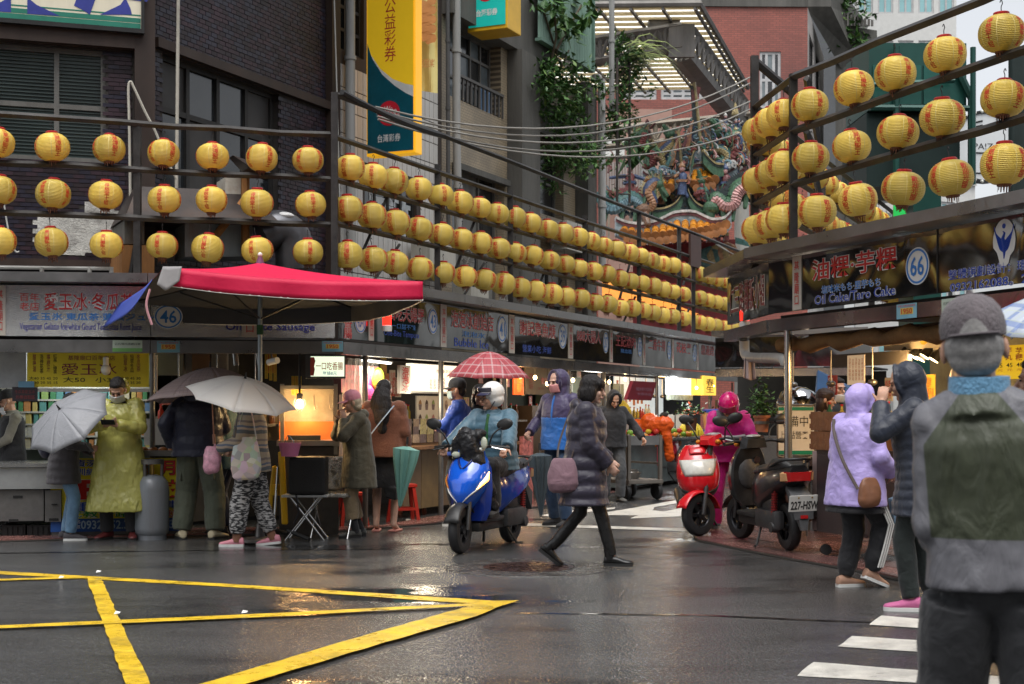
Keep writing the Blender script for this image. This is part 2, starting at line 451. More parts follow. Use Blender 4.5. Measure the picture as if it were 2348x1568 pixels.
def window(parent,P,box,cols,rows,fm,gm,fw=0.05,dep=0.12,split=None):
    t0,t1,z0,z1=box; mb=MB()
    cs=split or [i/cols for i in range(cols+1)]
    rs=rows if isinstance(rows,list) else [i/rows for i in range(rows+1)]
    for i,c in enumerate(cs):
        t=t0+(t1-t0)*c; t=min(max(t,t0+fw/2),t1-fw/2)
        slab(mb,P,t-fw/2,t+fw/2,z0,z1,-dep,-dep+0.06)
    for j,r_ in enumerate(rs):
        z=z0+(z1-z0)*r_; z=min(max(z,z0+fw/2),z1-fw/2)
        slab(mb,P,t0,t1,z-fw/2,z+fw/2,-dep+0.003,-dep+0.057)
    w=mb.build('window',fm,parent,world=True)
    for i in range(len(cs)-1):
        for j in range(len(rs)-1):
            g=MB(); e=random.uniform(-0.01,0.01)
            slab(g,P,t0+(t1-t0)*cs[i]+fw/2,t0+(t1-t0)*cs[i+1]-fw/2,z0+(z1-z0)*rs[j]+fw/2,z0+(z1-z0)*rs[j+1]-fw/2,-dep+0.01+e*0.3,-dep+0.02+e*0.3)
            g.build('pane',gm[(i+j) % len(gm)] if isinstance(gm,list) else gm,w,world=True)
    return w
def bricks(parent,P,t0,t1,z0,z1,holes,bw,bh,mats,gap=0.008,keep=280,proud=0.012):
    th=bw-gap; tm=MB().box((0,0,0),(th,proud*2,bh-gap))
    shared=[tm.mesh('brick',m) for m in mats]
    rest=[MB() for _ in mats]; ang=math.atan2(P.d.y,P.d.x); lst=[]
    j=0; z=z0
    while z+bh <= z1+1e-6:
        t=t0-(bw/2 if j % 2 else 0)
        while t < t1:
            a,c=max(t,t0),min(t+bw,t1)
            if c-a > bw*0.3:
                mt,mz=(a+c)/2,z+bh/2
                if not any(h[0]-0.01 < mt < h[1]+0.01 and h[2] < mz < h[3] for h in holes): lst.append((a,c,z))
            t += bw
        z += bh; j += 1
    lst.sort(key=lambda q: P.pt(q[0]).y+(0 if q[1]-q[0] > bw*0.95 else 100))
    inv=wm(parent).inverted()
    for k,(a,c,z) in enumerate(lst):
        i=random.randrange(len(mats)); off=random.uniform(-0.003,0.003)
        if k < keep:
            o=obj('brick',shared[i],parent)
            o.matrix_basis=inv @ (Matrix.Translation(P.pt((a+c)/2,z+bh/2,off)) @ Matrix.Rotation(ang,4,'Z'))
        else: slab(rest[i],P,a+gap/2,c-gap/2,z+gap/2,z+bh-gap/2,0.0005,proud+off)
    for i,mb in enumerate(rest):
        if mb.v: mb.build('bricks',mats[i],parent,world=True,kind='stuff')

# ---------------------------------------------------------------- the dark tiled corner house
bk=[mat('glazed_brick',(0.016,0.010,0.014),0.42,var=0.5,vs_=1.2,spec=0.25,dirt=0.4,dirtcol=(0.05,0.045,0.04)),mat('glazed_brick_purple',(0.026,0.013,0.019),0.45,var=0.5,vs_=1.2),mat('glazed_brick_blue',(0.016,0.014,0.024),0.4,var=0.5,vs_=1.2)]
mortar=mat('brick_mortar',(0.030,0.026,0.024),0.85,var=0.4,vs_=1.5,dirt=0.7)
mosaic=mat('brown_mosaic',(0.032,0.019,0.014),0.55,var=0.4,vs_=2,dirt=0.6,streak=True)
Kc=V((-4.48,17.4,0))
dark=thing('corner_house','dark corner building clad in glazed purple black bricks with brown mosaic bands','building',Kc)
e_=1e-3
fw_=rc(BF,-60,98,243,362,0)               # big front window
fo=rc(BF,-60,612,262,645,0)               # low opening
tK=0.0
tL=BF.hit(-160)
wall(dark,BF,tL,-0.02,0.0,10.5,[fw_,fo],mortar,name='front_wall')
sb=rc(BF,-160,62,322,95,0)
slab_b=MB(); slab(slab_b,BF,tL,-0.14,sb[2],sb[3],0.0,0.16); lb=rc(BF,-160,592,262,612,0); slab_b.build('mosaic_band',mosaic,dark,world=True)
slab_b=MB(); slab(slab_b,BF,tL,BF.hit(262),lb[2],lb[3],0.0,0.10); slab_b.build('mosaic_ledge',mosaic,dark,world=True)
patch=rc(BF,75,480,272,582,75)
pz=[(patch[0]+(patch[1]-patch[0])*i/5,patch[0]+(patch[1]-patch[0])*(i+1)/5) for i in range(5)]
ph=[(pz[0][0],pz[0][1],patch[2]+0.12,patch[3]-0.08),(pz[1][0],pz[1][1],patch[2],patch[3]-0.06),(pz[2][0],pz[2][1],patch[2],patch[3]-0.02),(pz[3][0],pz[3][1],patch[2]+0.02,patch[3]+0.12),(pz[4][0],pz[4][1],patch[2]+0.08,patch[3]+0.22)]
bricks(dark,BF,tL+0.45,-0.16,lb[3],sb[2],[fw_]+ph,0.135,0.052,bk,keep=110)
pm=MB()
for h in ph: slab(pm,BF,h[0],h[1],h[2],h[3],0.0,0.009)
pm.build('peeled_plaster',mat('peeled_plaster',(0.42,0.41,0.38),0.9,var=0.25,vs_=9,dirt=0.85,dirtcol=(0.06,0.05,0.045),bump=0.9,bs=40),dark,world=True)
lou=mat('greenish_louvre_glass',(0.030,0.045,0.042),0.22,var=0.4,vs_=1.3,spec=0.6)
wf=window(dark,BF,fw_,2,[0,0.49,1],alu,lou,fw=0.06,split=[0,0.62,1])
sl=MB(); z=fw_[2]+0.06
while z < fw_[3]-0.06:
    slab(sl,BF,fw_[0]+0.05,fw_[1]-0.06,z,z+0.012,-0.10,-0.08); z += 0.042
sl.build('blind_slats',mat('blind_slats',(0.042,0.056,0.053),0.4,var=0.3,vs_=2),wf,world=True,kind='stuff')
# low opening with a white rail in front
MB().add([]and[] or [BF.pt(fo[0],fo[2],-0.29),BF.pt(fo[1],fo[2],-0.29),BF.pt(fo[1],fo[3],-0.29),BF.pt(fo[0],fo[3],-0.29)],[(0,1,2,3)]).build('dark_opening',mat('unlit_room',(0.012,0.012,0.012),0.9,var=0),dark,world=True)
# street side
ws=(BS.hit(372),BS.hit(640),0,0); zt=BS.z(372,118); zb=BS.z(372,430)
ws=(ws[0],ws[1],zb,zt)
tE=BS.hit(757)
bz=(BS.z(348,86+22),BS.z(348,86))
wall(dark,BS,0.03,tE,0.0,10.5,[ws],mortar,name='side_wall')
mbd=MB(); slab(mbd,BS,0.12,tE-0.14,bz[0],bz[1],0.0,0.1); 
mbd.build('mosaic_band',mosaic,dark,world=True)
bricks(dark,BS,0.13,tE-0.14,bz[1],8.6,[],0.125,0.06,bk,keep=110)
bricks(dark,BS,0.13,tE-0.14,2.6,bz[0],[ws],0.125,0.06,bk,keep=50)
pil=MB()
slab(pil,BF,-0.14,0.10,0.0,10.5,-0.05,0.15); slab(pil,BS,tE-0.14,tE+0.10,0.0,10.5,-0.2,0.12)
pil.build('mosaic_pilaster',mosaic,dark,world=True)
brk=mat('broken_film_glass',(0.032,0.030,0.029),0.5,var=0.35,vs_=2,dirt=0.4)
window(dark,BS,ws,4,[0,0.60,1],mat('dark_frame',(0.02,0.019,0.018),0.6),[glass_d,brk,glass_d],fw=0.07,dep=0.16)
slab(rb := MB(),BF,tL,tE,10.5,10.7,-6,0.1); rb.build('roof',mosaic,dark,world=True)

# its big sign above the front window
cream=mat('cream_sign',(0.62,0.58,0.45),0.4,var=0.12,vs_=2,dirt=0.4,dirtcol=(0.25,0.22,0.15),streak=True)
sg=thing('shop_sign','large cream sign with blue brush lettering and a green base band','sign',BF.at(150,60,0.2))
q=rc(BF,-260,-190,322,52,0); mb=MB(); slab(mb,BF,q[0],BF.hit(321),q[2],q[3],0.02,0.20); mb.build('panel',cream,sg,world=True)
gz=BF.z(0,26); mb=MB(); slab(mb,BF,q[0],BF.hit(320),BF.z(0,37),gz,0.2,0.203); slab(mb,BF,q[0],BF.hit(320),BF.z(0,21),BF.z(0,18),0.2,0.203); slab(mb,BF,q[0],BF.hit(320),BF.z(0,50),BF.z(0,38.5),0.2,0.203)
mb.build('green_band',mat('green_print',(0.02,0.16,0.11),0.4),sg,world=True)
mb=MB(); slab(mb,BF,q[0],BF.hit(328),BF.z(0,62),BF.z(0,52),0.02,0.24); slab(mb,BF,BF.hit(321),BF.hit(328),BF.z(0,52),q[3],0.02,0.24)
mb.build('frame',mat('dark_metal',(0.03,0.03,0.03),0.4,0.5),sg,world=True)
mb=MB(); txt(mb,'房',BF.frame(282,-58,0.205),1.15,1.15,0.05); txt(mb,'藥',BF.frame(45,-70,0.205),1.15,1.15,0.05)
mb.build('lettering',mat('blue_print',(0.03,0.04,0.22),0.4),sg,world=True)

# ---------------------------------------------------------------- white tiled house behind the yellow sign
wt_m=mat('white_wall_tile',(0.46,0.45,0.43),0.35,var=0.12,vs_=2.5,dirt=0.6,dirtcol=(0.14,0.12,0.1),streak=True)
wh=thing('white_tiled_house','narrow building with white square wall tiles and dark grid joints','building',BS.pt(BS.hit(880),0))
t0,t1=BS.hit(760),BS.hit(1012)
w2=(BS.hit(762),BS.hit(834),BS.z(790,118),BS.z(790,-40)); w3=(BS.hit(836),BS.hit(955),BS.z(880,545),BS.z(880,400))
wall(wh,BS,t0+0.11,t1,0,9.6,[w2,w3],mat('dark_joint',(0.05,0.04,0.035),0.8))
tiles=[(a,c) for a,c in zip([t0+0.12+0.16*i for i in range(60)],[t0+0.12+0.16*(i+1) for i in range(60)]) if c < t1]
one=MB().box((0,0,0),(0.145,0.016,0.335)).mesh('tile',wt_m); inv=wm(wh).inverted(); ang=math.atan2(BS.d.y,BS.d.x)
for j in range(18):
    for a,c in tiles:
        z=3.3+0.35*j; t=(a+c)/2
        if any(h[0]-0.08 < t < h[1]+0.08 and h[2]-0.1 < z < h[3]+0.1 for h in (w2,w3)) or z > 9.3: continue
        o=obj('tile',one,wh); o.matrix_basis=inv @ (Matrix.Translation(BS.pt(t,z,random.uniform(-0.002,0.002))) @ Matrix.Rotation(ang,4,'Z'))
window(wh,BS,w2,2,3,mat('dark_frame',(0.03,)*3),glass_d,fw=0.05)
wd=window(wh,BS,w3,4,1,mat('dark_frame',(0.03,)*3),glass_d,fw=0.05)
mb=MB(); txt(mb,'呂',BS.frame(882,470,-0.09),0.8,0.62,0.03); txt(mb,'記',BS.frame(918,492,-0.09),0.8,0.62,0.03); txt(mb,'帆',BS.frame(944,508,-0.09),0.6,0.6,0.03)
mb.build('lettering',mat('grey_print',(0.35,0.38,0.4),0.5),wd,world=True)
slab(rb := MB(),BS,t0+0.11,t1,9.6,9.8,-6,0.05); rb.build('roof',wt_m,wh,world=True)

# ---------------------------------------------------------------- beige mosaic house with concrete frame
conc=mat('stained_concrete',(0.085,0.082,0.074),0.75,var=0.35,vs_=1.5,dirt=0.85,dirtcol=(0.025,0.025,0.022),bump=0.4,bs=30,streak=True)
beige,nt,b,L=node_mat('beige_mosaic')
tc=N(nt,'TexCoord'); bt=N(nt,'TexBrick'); bt.offset=0.5
bt.inputs['Color1'].default_value=(0.30,0.24,0.16,1); bt.inputs['Color2'].default_value=(0.27,0.22,0.15,1); bt.inputs['Mortar'].default_value=(0.09,0.07,0.05,1)
bt.inputs['Scale'].default_value=9; bt.inputs['Mortar Size'].default_value=0.028; bt.inputs['Brick Width'].default_value=0.9; bt.inputs['Row Height'].default_value=0.45
mpn=N(nt,'Mapping'); mpn.inputs['Rotation'].default_value=(R(90),0,math.atan2(DS[1],DS[0]))
mpn.vector_type='TEXTURE'
L(tc.outputs['Object'],mpn.inputs['Vector']); L(mpn.outputs[0],bt.inputs['Vector'])
nn=N(nt,'TexNoise'); nn.inputs['Scale'].default_value=1.2; nn.inputs['Detail'].default_value=8; L(tc.outputs['Object'],nn.inputs['Vector'])
mr=N(nt,'MapRange'); mr.inputs[1].default_value=0.4; mr.inputs[2].default_value=0.75; mr.inputs[4].default_value=0.75
mx=N(nt,'Mix',data_type='RGBA'); mx.inputs[7].default_value=(0.08,0.07,0.055,1)
L(nn.outputs['Fac'],mr.inputs[0]); L(mr.outputs[0],mx.inputs[0]); L(bt.outputs['Color'],mx.inputs[6]); L(mx.outputs[2],b.inputs['Base Color'])
b.inputs['Roughness'].default_value=0.5
bh_=thing('beige_mosaic_house','weathered apartment building with beige mosaic bands and a stained concrete frame','building',BS.pt(BS.hit(1180),0))
t0,t1=BS.hit(1012),BS.hit(1336)
zs=BS.z(1100,81)                                        # underside of the top spandrel
wb=(BS.hit(1030),BS.hit(1148),BS.z(1040,223),zs)     # upper window bay
lo=(BS.hit(1036),BS.hit(1156),3.0,BS.z(1036,372))    # lower opening
tcA,tcB=BS.hit(1162),BS.hit(1204)
w4=(BS.hit(1212),BS.hit(1292),BS.z(1212,480),BS.z(1212,315))
w5=(BS.hit(1212),BS.hit(1300),2.6,BS.z(1212,575))
wall(bh_,BS,t0+0.01,t1,0,BS.z(1100,81),[wb,lo,w4,w5],beige)
mb=MB(); slab(mb,BS,t0+0.01,BS.hit(1250),zs+0.004,zs+1.6,-0.25,0.22)
slab(mb,BS,tcA,tcB,0,zs+0.002,0.004,0.32); slab(mb,BS,BS.hit(1036),BS.hit(1158),BS.z(1036,386),BS.z(1036,372),0.003,0.12)
slab(mb,BS,tcB,BS.hit(1325),BS.z(1204,300),BS.z(1204,225),0.004,0.24); slab(mb,BS,BS.hit(1318),BS.hit(1338),0,BS.z(1318,190),0.005,0.3)
slab(mb,BS,tcB,BS.hit(1318),BS.z(1204,540),BS.z(1204,520),0.004,0.5)
mb.build('concrete_frame',conc,bh_,world=True)
wn=window(bh_,BS,wb,5,[0,0.35,0.72,1],alu,[glass_d,mat('pale_glass',(0.10,0.12,0.13),0.2,var=0.3)],fw=0.05,dep=0.28)
rl=MB(); a,c=BS.hit(1040),BS.hit(1150); zr=BS.z(1040,165)
slab(rl,BS,a,c,zr-0.05,zr,-0.02,0.05)
for i in range(13):
    t=a+(c-a)*i/12; slab(rl,BS,t-0.02,t+0.02,wb[2],zr-0.05,0.0,0.03)
rl.build('window_railing',mat('grey_rail',(0.10,0.095,0.09),0.5,0.3),bh_,world=True)
MB().add([BS.pt(BS.hit(1113),wb[2]+0.02,-0.1),BS.pt(BS.hit(1134),wb[2]+0.02,-0.1),BS.pt(BS.hit(1134),BS.z(1113,195),-0.1),BS.pt(BS.hit(1113),BS.z(1113,195),-0.1)],[(0,1,2,3)]).build('blue_board',mat('blue_board',(0.13,0.22,0.36),0.5),bh_,world=True)
window(bh_,BS,w4,2,2,alu,glass_d,dep=0.25)
window(bh_,BS,lo,3,[0,0.55,1],alu,[mat('grey_shutter',(0.15,0.15,0.14),0.5,dirt=0.7,streak=True),glass_d],dep=0.25)
window(bh_,BS,w5,3,2,alu,[glass_d,mat('pale_shutter',(0.2,0.2,0.19),0.6,dirt=0.6)],dep=0.2)
slab(rb := MB(),BS,t0,t1,zs+1.6,zs+1.8,-6,0.1); rb.build('roof',conc,bh_,world=True)
# green corrugated hut on its roof edge
gc=MB(); a,c=BS.hit(1196),BS.hit(1322); zl=BS.z(1230,110); k=40
gc.grid(lambda u,v_: BS.pt(a+(c-a)*u,zl+4.2*v_,0.34+0.035*math.sin(u*k*math.pi)),160,1)
o=gc.mesh('corrugated_wall',mat('green_corrugated',(0.16,0.25,0.20),0.45,0.2,var=0.15,vs_=1.5,dirt=0.4,streak=True))
gh=thing('corrugated_hut','pale green corrugated metal wall above the beige house','shed',BS.pt(a,zl,0.34)); ob=obj('corrugated_wall',o,gh,True)
mb=MB(); slab(mb,BS,a,c,zl-0.06,zl-0.002,0.28,0.42); slab(mb,BS,c,c+0.06,zl,zl+4.2,0.0,0.4); mb.build('trim',mat('green_trim',(0.12,0.2,0.16),0.5),gh,world=True)

# pipes on the facade
def pipe(label,pts,r,m,name='drain_pipe',cat='pipe',group=None):
    mb=MB().tube(pts,r,10)
    for p,q in zip(pts,pts[1:]):
        for i in range(1,max(2,int((V(q)-V(p)).length/1.1))):
            c=V(p).lerp(V(q),i/max(2,int((V(q)-V(p)).length/1.1))); d=(V(q)-V(p)).normalized()
            mb.tube([c-d*0.03,c+d*0.03],r*1.25,10)
    return solid(name,mb,m,label,cat,group,40)
pg=mat('grey_pvc',(0.27,0.27,0.26),0.45,dirt=0.6,streak=True)
pipe('grey drain pipe left of the yellow lottery sign',[BS.at(787,-60,0.12),BS.at(787,330,0.12),BS.at(790,600,0.12)],0.075,pg)
pipe('pale grey drain pipe just right of the yellow banner',[BS.at(1021,-60,0.22),BS.at(1020,300,0.22),BS.at(1026,560,0.22)],0.07,pg)
pipe('thin dark pipe left of the pale drain pipe',[BS.at(1008,-60,0.15),BS.at(1010,560,0.15)],0.035,mat('dark_pipe',(0.06,)*3))
pipe('grey drain pipe with an elbow at the end of the beige house',[BS.at(1326,182,0.35),BS.at(1337,186,0.42),BS.at(1339,620,0.42)],0.08,pg)
pipe('tall grey pole rising past the corrugated hut',[BS.at(1353,-60,0.5),BS.at(1353,260,0.5)],0.06,pg,'roof_pole','pole')
lad=thing('metal_ladder','narrow rusty ladder frame at the end of the beige house','ladder',BS.at(1358,475,0.7))
P0,P1,P2,P3=[BS.at(x,y,0.7) for x,y in ((1345,470),(1345,140),(1375,140),(1375,470))]
rust_d=mat('dark_rusty_steel',(0.045,0.037,0.032),0.6,0.3,var=0.4,dirt=0.4,dirtcol=(0.09,0.04,0.02))
MB().tube([P0,P1],0.03,6).build('side_rail',rust_d,lad,world=True); MB().tube([P3,P2],0.03,6).build('side_rail',rust_d,lad,world=True)
for i in range(8):
    u=(i+0.5)/8; MB().tube([P0.lerp(P1,u),P3.lerp(P2,u)],0.02,6).build('rung',rust_d,lad,world=True)

# ---------------------------------------------------------------- projecting light-box signs
def box_sign(label,x0,x1,xs,ytop,ybot,Y,face_m,side_m,deep):
    """x0..x1 front face, x1..xs its street side, bottom at ybot"""
    A=W(x1,ybot,Y); n=V((DS[0],DS[1],0)).normalized(); u=V((n.y,-n.x,0))
    wdt=(x1-x0)/F*Y/u.x*0.97; hgt=(ybot-ytop)/F*Y
    M=Matrix((u,V((0,0,1)),-n)).transposed().to_4x4(); M.translation=A-u*wdt/2+V((0,0,hgt/2))
    t=thing('sign_box',label,'sign',A-u*wdt/2+n*deep/2)
    c=M.translation+n*deep/2; M3=Matrix((u,n,V((0,0,1)))).transposed()
    MB().bbox(c,(wdt,deep,hgt),0.015,M3).build('casing',side_m,t,world=True)
    return t,M,wdt,hgt
ysd=mat('amber_acrylic',(0.65,0.33,0.01),0.3,var=0.06,emit=(1.0,0.5,0.02),es=0.28)
t,M,w_,h_=box_sign('tall yellow and teal lottery sign projecting from the white tiled house',831,952,967,-70,350,21.55,None,ysd,0.22)
fy=mat('yellow_face',(0.70,0.45,0.015),0.3,var=0.04,emit=(1,0.62,0.02),es=0.10)
def face(name,pts,m,off):
    MB().add([M @ V((x*w_,y*h_,0.016+off)) for x,y in pts],[list(range(len(pts)))]).build(name,m,t,world=True)
face('yellow_face',[(-0.47,-0.485),(0.47,-0.485),(0.47,0.5),(-0.47,0.5)],fy,0.0)
cur=[(-0.47,0.125),(-0.39,0.057),(-0.2,-0.024),(0.05,-0.086),(0.3,-0.119),(0.47,-0.133)]
cu2=[(-0.47,0.125),(-0.37,0.038),(-0.16,-0.057),(0.09,-0.124),(0.32,-0.171),(0.47,-0.195)]
face('white_swoosh',[(x,y) for x,y in cur]+[(x,y) for x,y in reversed(cu2[1:])],mat('white_print',(0.6,0.6,0.58),0.35),0.003)
face('teal_field',[(-0.47,-0.485),(0.47,-0.485)]+list(reversed(cu2)),mat('teal_print',(0.004,0.075,0.105),0.3),0.002)
mb=MB(); txt(mb,vert('公益彩券'),M @ Matrix.Translation((0,h_*0.186,0.02)),0.20,0.97,0.0); mb.build('lettering',mat('red_print',(0.42,0.02,0.03),0.4),t,world=True)
mb=MB(); mb.lathe([(0.19,0.0),(0.19,0.003),(0.01,0.003)],32,M @ Matrix.Translation((-0.02,h_*-0.273,0.018))); mb.build('round_emblem',mat('emblem_red',(0.5,0.015,0.03),0.35),t,world=True)
mb=MB(); txt(mb,'We',M @ Matrix.Translation((-0.03,h_*-0.248,0.025)),0.15,0.09,0.0,skew=0.2); txt(mb,'are',M @ Matrix.Translation((0.03,h_*-0.265,0.025)),0.17,0.07,0.0,skew=0.2); txt(mb,'Smiling',M @ Matrix.Translation((0.0,h_*-0.288,0.025)),0.33,0.11,0.0,skew=0.2); txt(mb,'台灣彩券',M @ Matrix.Translation((-0.02,h_*-0.408,0.02)),0.40,0.12,0.012)
mb.build('lettering',mat('white_print',(0.6,0.6,0.58)),t,world=True)
yt=mat('yellow_casing',(0.62,0.36,0.02),0.4,var=0.1)
t,M,w_,h_=box_sign('small teal and yellow lottery sign high on the beige house',1067,1163,1186,-90,64,25.2,None,yt,0.6)
face('teal_face',[(-0.46,-0.44),(0.46,-0.44),(0.46,0.5),(-0.46,0.5)],mat('teal_lit',(0.01,0.30,0.26),0.3,var=0.05,emit=(0.01,0.45,0.38),es=0.18),0)
mb=MB(); txt(mb,'台灣彩券',M @ Matrix.Translation((0,h_*-0.235,0.02)),0.42,0.13,0.03); mb.build('lettering',mat('white_print',(0.6,0.6,0.58)),t,world=True)
mb=MB(); mb.lathe([(0.18,0.0),(0.18,0.003),(0.01,0.003)],24,M @ Matrix.Translation((-0.02,h_*0.08,0.018))); mb.build('round_emblem',MATS['emblem_red'],t,world=True)
# pale yellow banner
ban=thing('hanging_banner','pale yellow cloth banner hanging behind the big lottery sign','banner',W(984,215,23.2))
mb=MB(); mb.grid(lambda u,v_: W(964+39*u,208-330*v_+6*u,23.2+0.05*math.sin(u*7+v_*5)),8,16); mb.build('cloth',mat('yellow_banner',(0.72,0.62,0.25),0.7,var=0.06),ban,world=True)
mb=MB(); Pb=PL(*W(984,150,23.1).xy,1,0); txt(mb,'刮刮樂',Pb.frame(979,147,0.06),0.25,0.14,0.01,skew=0.15); mb.build('lettering',mat('orange_print',(0.6,0.28,0.1)),ban,world=True)
mb=MB(); Mq=Pb.frame(982,52,0.06)
for i in range(14): mb.lathe([(0.05+0.03*(i % 3),0),(0.01,0.002)],7,Mq @ Matrix.Translation((0.07*math.sin(i*2.1),-0.32+0.05*i,0.003*i)))
mb.build('printed_figure',mat('orange_print',(0.6,0.28,0.1)),ban,world=True)

# ---------------------------------------------------------------- plaza roof, brick house, far houses
gal=mat('grey_painted_steel',(0.15,0.14,0.13),0.55,0.2,var=0.3,vs_=2,dirt=0.5,streak=True)
can=thing('plaza_canopy','large translucent slatted roof on grey steel trusses above the temple yard','canopy roof',(3,45,0))
ZC=12.7
cn=[V((-3,40.3)),V((5.27,40.0)),V((8.35,50.4)),V((0.4,51.0))]
def cpt(u,v_,z=0): 
    a=cn[0].lerp(cn[1],u); c=cn[3].lerp(cn[2],u); q=a.lerp(c,v_); return V((q.x,q.y,ZC+z))
tr_m,nt,b,L=node_mat('translucent_sheet'); b.inputs['Base Color'].default_value=(0.8,0.78,0.7,1); b.inputs['Roughness'].default_value=0.4
tl=N(nt,'BsdfTranslucent'); tl.inputs['Color'].default_value=(0.97,0.95,0.88,1); mxs=N(nt,'MixShader'); mxs.inputs[0].default_value=0.95
L(b.outputs[0],mxs.inputs[1]); L(tl.outputs[0],mxs.inputs[2]); L(mxs.outputs[0],nt.nodes['Material Output'].inputs['Surface'])
MB().add([cpt(0,0,.07),cpt(1,0,.07),cpt(1,1,.07),cpt(0,1,.07)],[(0,1,2,3)]).build('roof_sheet',tr_m,can,world=True)
slm,nt,b,L=node_mat('cream_slat'); b.inputs['Base Color'].default_value=(0.62,0.56,0.43,1); tl=N(nt,'BsdfTranslucent'); tl.inputs['Color'].default_value=(0.62,0.55,0.40,1); mxs=N(nt,'MixShader'); mxs.inputs[0].default_value=0.6; L(b.outputs[0],mxs.inputs[1]); L(tl.outputs[0],mxs.inputs[2]); L(mxs.outputs[0],nt.nodes['Material Output'].inputs['Surface'])
for j in range(19):
    v0=j/19; MB().hexa([cpt(0,v0),cpt(1,v0),cpt(1,v0+0.026),cpt(0,v0+0.026)]+[cpt(0,v0,.04),cpt(1,v0,.04),cpt(1,v0+0.026,.04),cpt(0,v0+0.026,.04)]).build('slat',slm,can,world=True)
for i in range(10):
    u0=i/9*0.98; MB().hexa([cpt(u0,0,-.08),cpt(u0+0.009,0,-.08),cpt(u0+0.009,1,-.08),cpt(u0,1,-.08)]+[cpt(u0,0,.0),cpt(u0+0.009,0,.0),cpt(u0+0.009,1,.0),cpt(u0,1,.0)]).build('rafter',gal,can,world=True)
ed=MB(); ed.tube([cpt(0,0,.1),cpt(1,0,.1),cpt(1,1,.1)],0.10,6); ed.build('edge_beam',gal,can,world=True)
def truss(p,q,h,w,n,m,name='truss',bend=0.0):
    p,q=V(p),V(q); d=(q-p); s=V((d.y,-d.x,0)).normalized()*w; mb=MB()
    for sd in (-1,1):
        for z in (0,h): mb.tube([p+s*sd+V((0,0,z)),q+s*sd+V((0,0,z))],0.10,4)
        for i in range(n):
            a,c=p+d*(i/n),p+d*((i+1)/n)
            mb.tube([a+s*sd,(a+c)/2+s*sd+V((0,0,h))],0.06,4); mb.tube([(a+c)/2+s*sd+V((0,0,h)),c+s*sd],0.06,4); mb.tube([a+s*sd,a+s*sd+V((0,0,h))],0.07,4)
    return mb.build(name,m,can,world=True)
truss(W(1300,152,41.2),W(1560,112,41.2),0.62,0.2,7,gal)
a,c=W(1560,118,41.2),W(1690,277,52)
g=MB(); d=(c-a).normalized(); s=V((d.y,-d.x,0)).normalized()
pf=[(-0.36,0.0),(-0.30,-0.22),(0,-0.3),(0.30,-0.22),(0.36,0.0)]
g.loft([[p+s*x+V((0,0,z)) for x,z in pf] for p in (a,a.lerp(c,.5),c)],closed=False,caps=False)
g.tube([a+s*.36+V((0,0,.65)),c+s*.36+V((0,0,.65))],.1,4); g.tube([a-s*.36+V((0,0,.65)),c-s*.36+V((0,0,.65))],.1,4)
for i in range(14):
    p,q=a.lerp(c,i/14),a.lerp(c,(i+1)/14)
    for sd in (-.36,.36): g.tube([p+s*sd,q+s*sd+V((0,0,.65))],.06,4); g.tube([q+s*sd,q+s*sd+V((0,0,.65))],.06,4)
g.box(a+V((0,-.2,.25)),(.75,.15,.95)); g.box(W(1521,75,41.6),(0.9,0.6,0.75))
g.build('main_girder',gal,can,world=True)
truss(W(1330,345,52),W(1760,300,52),0.65,0.2,10,mat('beige_steel',(0.22,0.19,0.15),0.6,var=0.2,dirt=0.4))
for x in (1483,1700): MB().tube([W(x,330,52),V((W(x,330,52).x,52,0))],0.27,12).build('column',mat('pale_column',(0.36,0.35,0.32),0.6,dirt=0.4,streak=True),can,40,world=True)

rb_m,nt,b,L=node_mat('far_red_brick')
tc=N(nt,'TexCoord'); bt=N(nt,'TexBrick'); bt.inputs['Color1'].default_value=(0.31,0.085,0.06,1); bt.inputs['Color2'].default_value=(0.24,0.065,0.045,1); bt.inputs['Mortar'].default_value=(0.12,0.05,0.04,1)
bt.inputs['Scale'].default_value=3.2; bt.inputs['Mortar Size'].default_value=0.03; bt.inputs['Brick Width'].default_value=0.9; bt.inputs['Row Height'].default_value=0.3
mpn=N(nt,'Mapping'); mpn.inputs['Rotation'].default_value=(R(90),0,0); mpn.vector_type='TEXTURE'
L(tc.outputs['Object'],mpn.inputs['Vector']); L(mpn.outputs[0],bt.inputs['Vector'])
nn=N(nt,'TexNoise'); nn.inputs['Scale'].default_value=0.16; nn.inputs['Detail'].default_value=6; L(tc.outputs['Object'],nn.inputs['Vector'])
mr=N(nt,'MapRange'); mr.inputs[1].default_value=0.48; mr.inputs[2].default_value=0.75; mr.inputs[4].default_value=0.7
mx=N(nt,'Mix',data_type='RGBA'); mx.inputs[7].default_value=(0.06,0.03,0.03,1); L(nn.outputs['Fac'],mr.inputs[0]); L(mr.outputs[0],mx.inputs[0]); L(bt.outputs['Color'],mx.inputs[6]); L(mx.outputs[2],b.inputs['Base Color'])
b.inputs['Roughness'].default_value=0.5
red=thing('red_brick_house','big red brick building behind the temple roof','building',V((8,62,0)))
RB=PL(W(1851,0,62).x,62,1,0.02); RR=PL(W(1851,0,62).x,62,0.30,1)
tl_,zt=RB.hit(1300),RB.z(1851,17)
wins=[(RB.hit(x0),RB.hit(x1),RB.z(x0,228),RB.z(x0,200)) for x0,x1 in ((1428,1505),(1515,1592),(1602,1668))]+[(RB.hit(1741),RB.hit(1790),RB.z(1741,248),RB.z(1741,118)),(RB.hit(1745),RB.hit(1800),RB.z(1741,460),RB.z(1741,330))]
wall(red,RB,tl_,0,0,zt,wins,rb_m)
for w_ in wins: window(red,RB,w_,3,2,mat('pale_frame',(0.4,0.4,0.4)),[mat('sky_glass',(0.16,0.19,0.2),0.1),glass_d],fw=0.12)
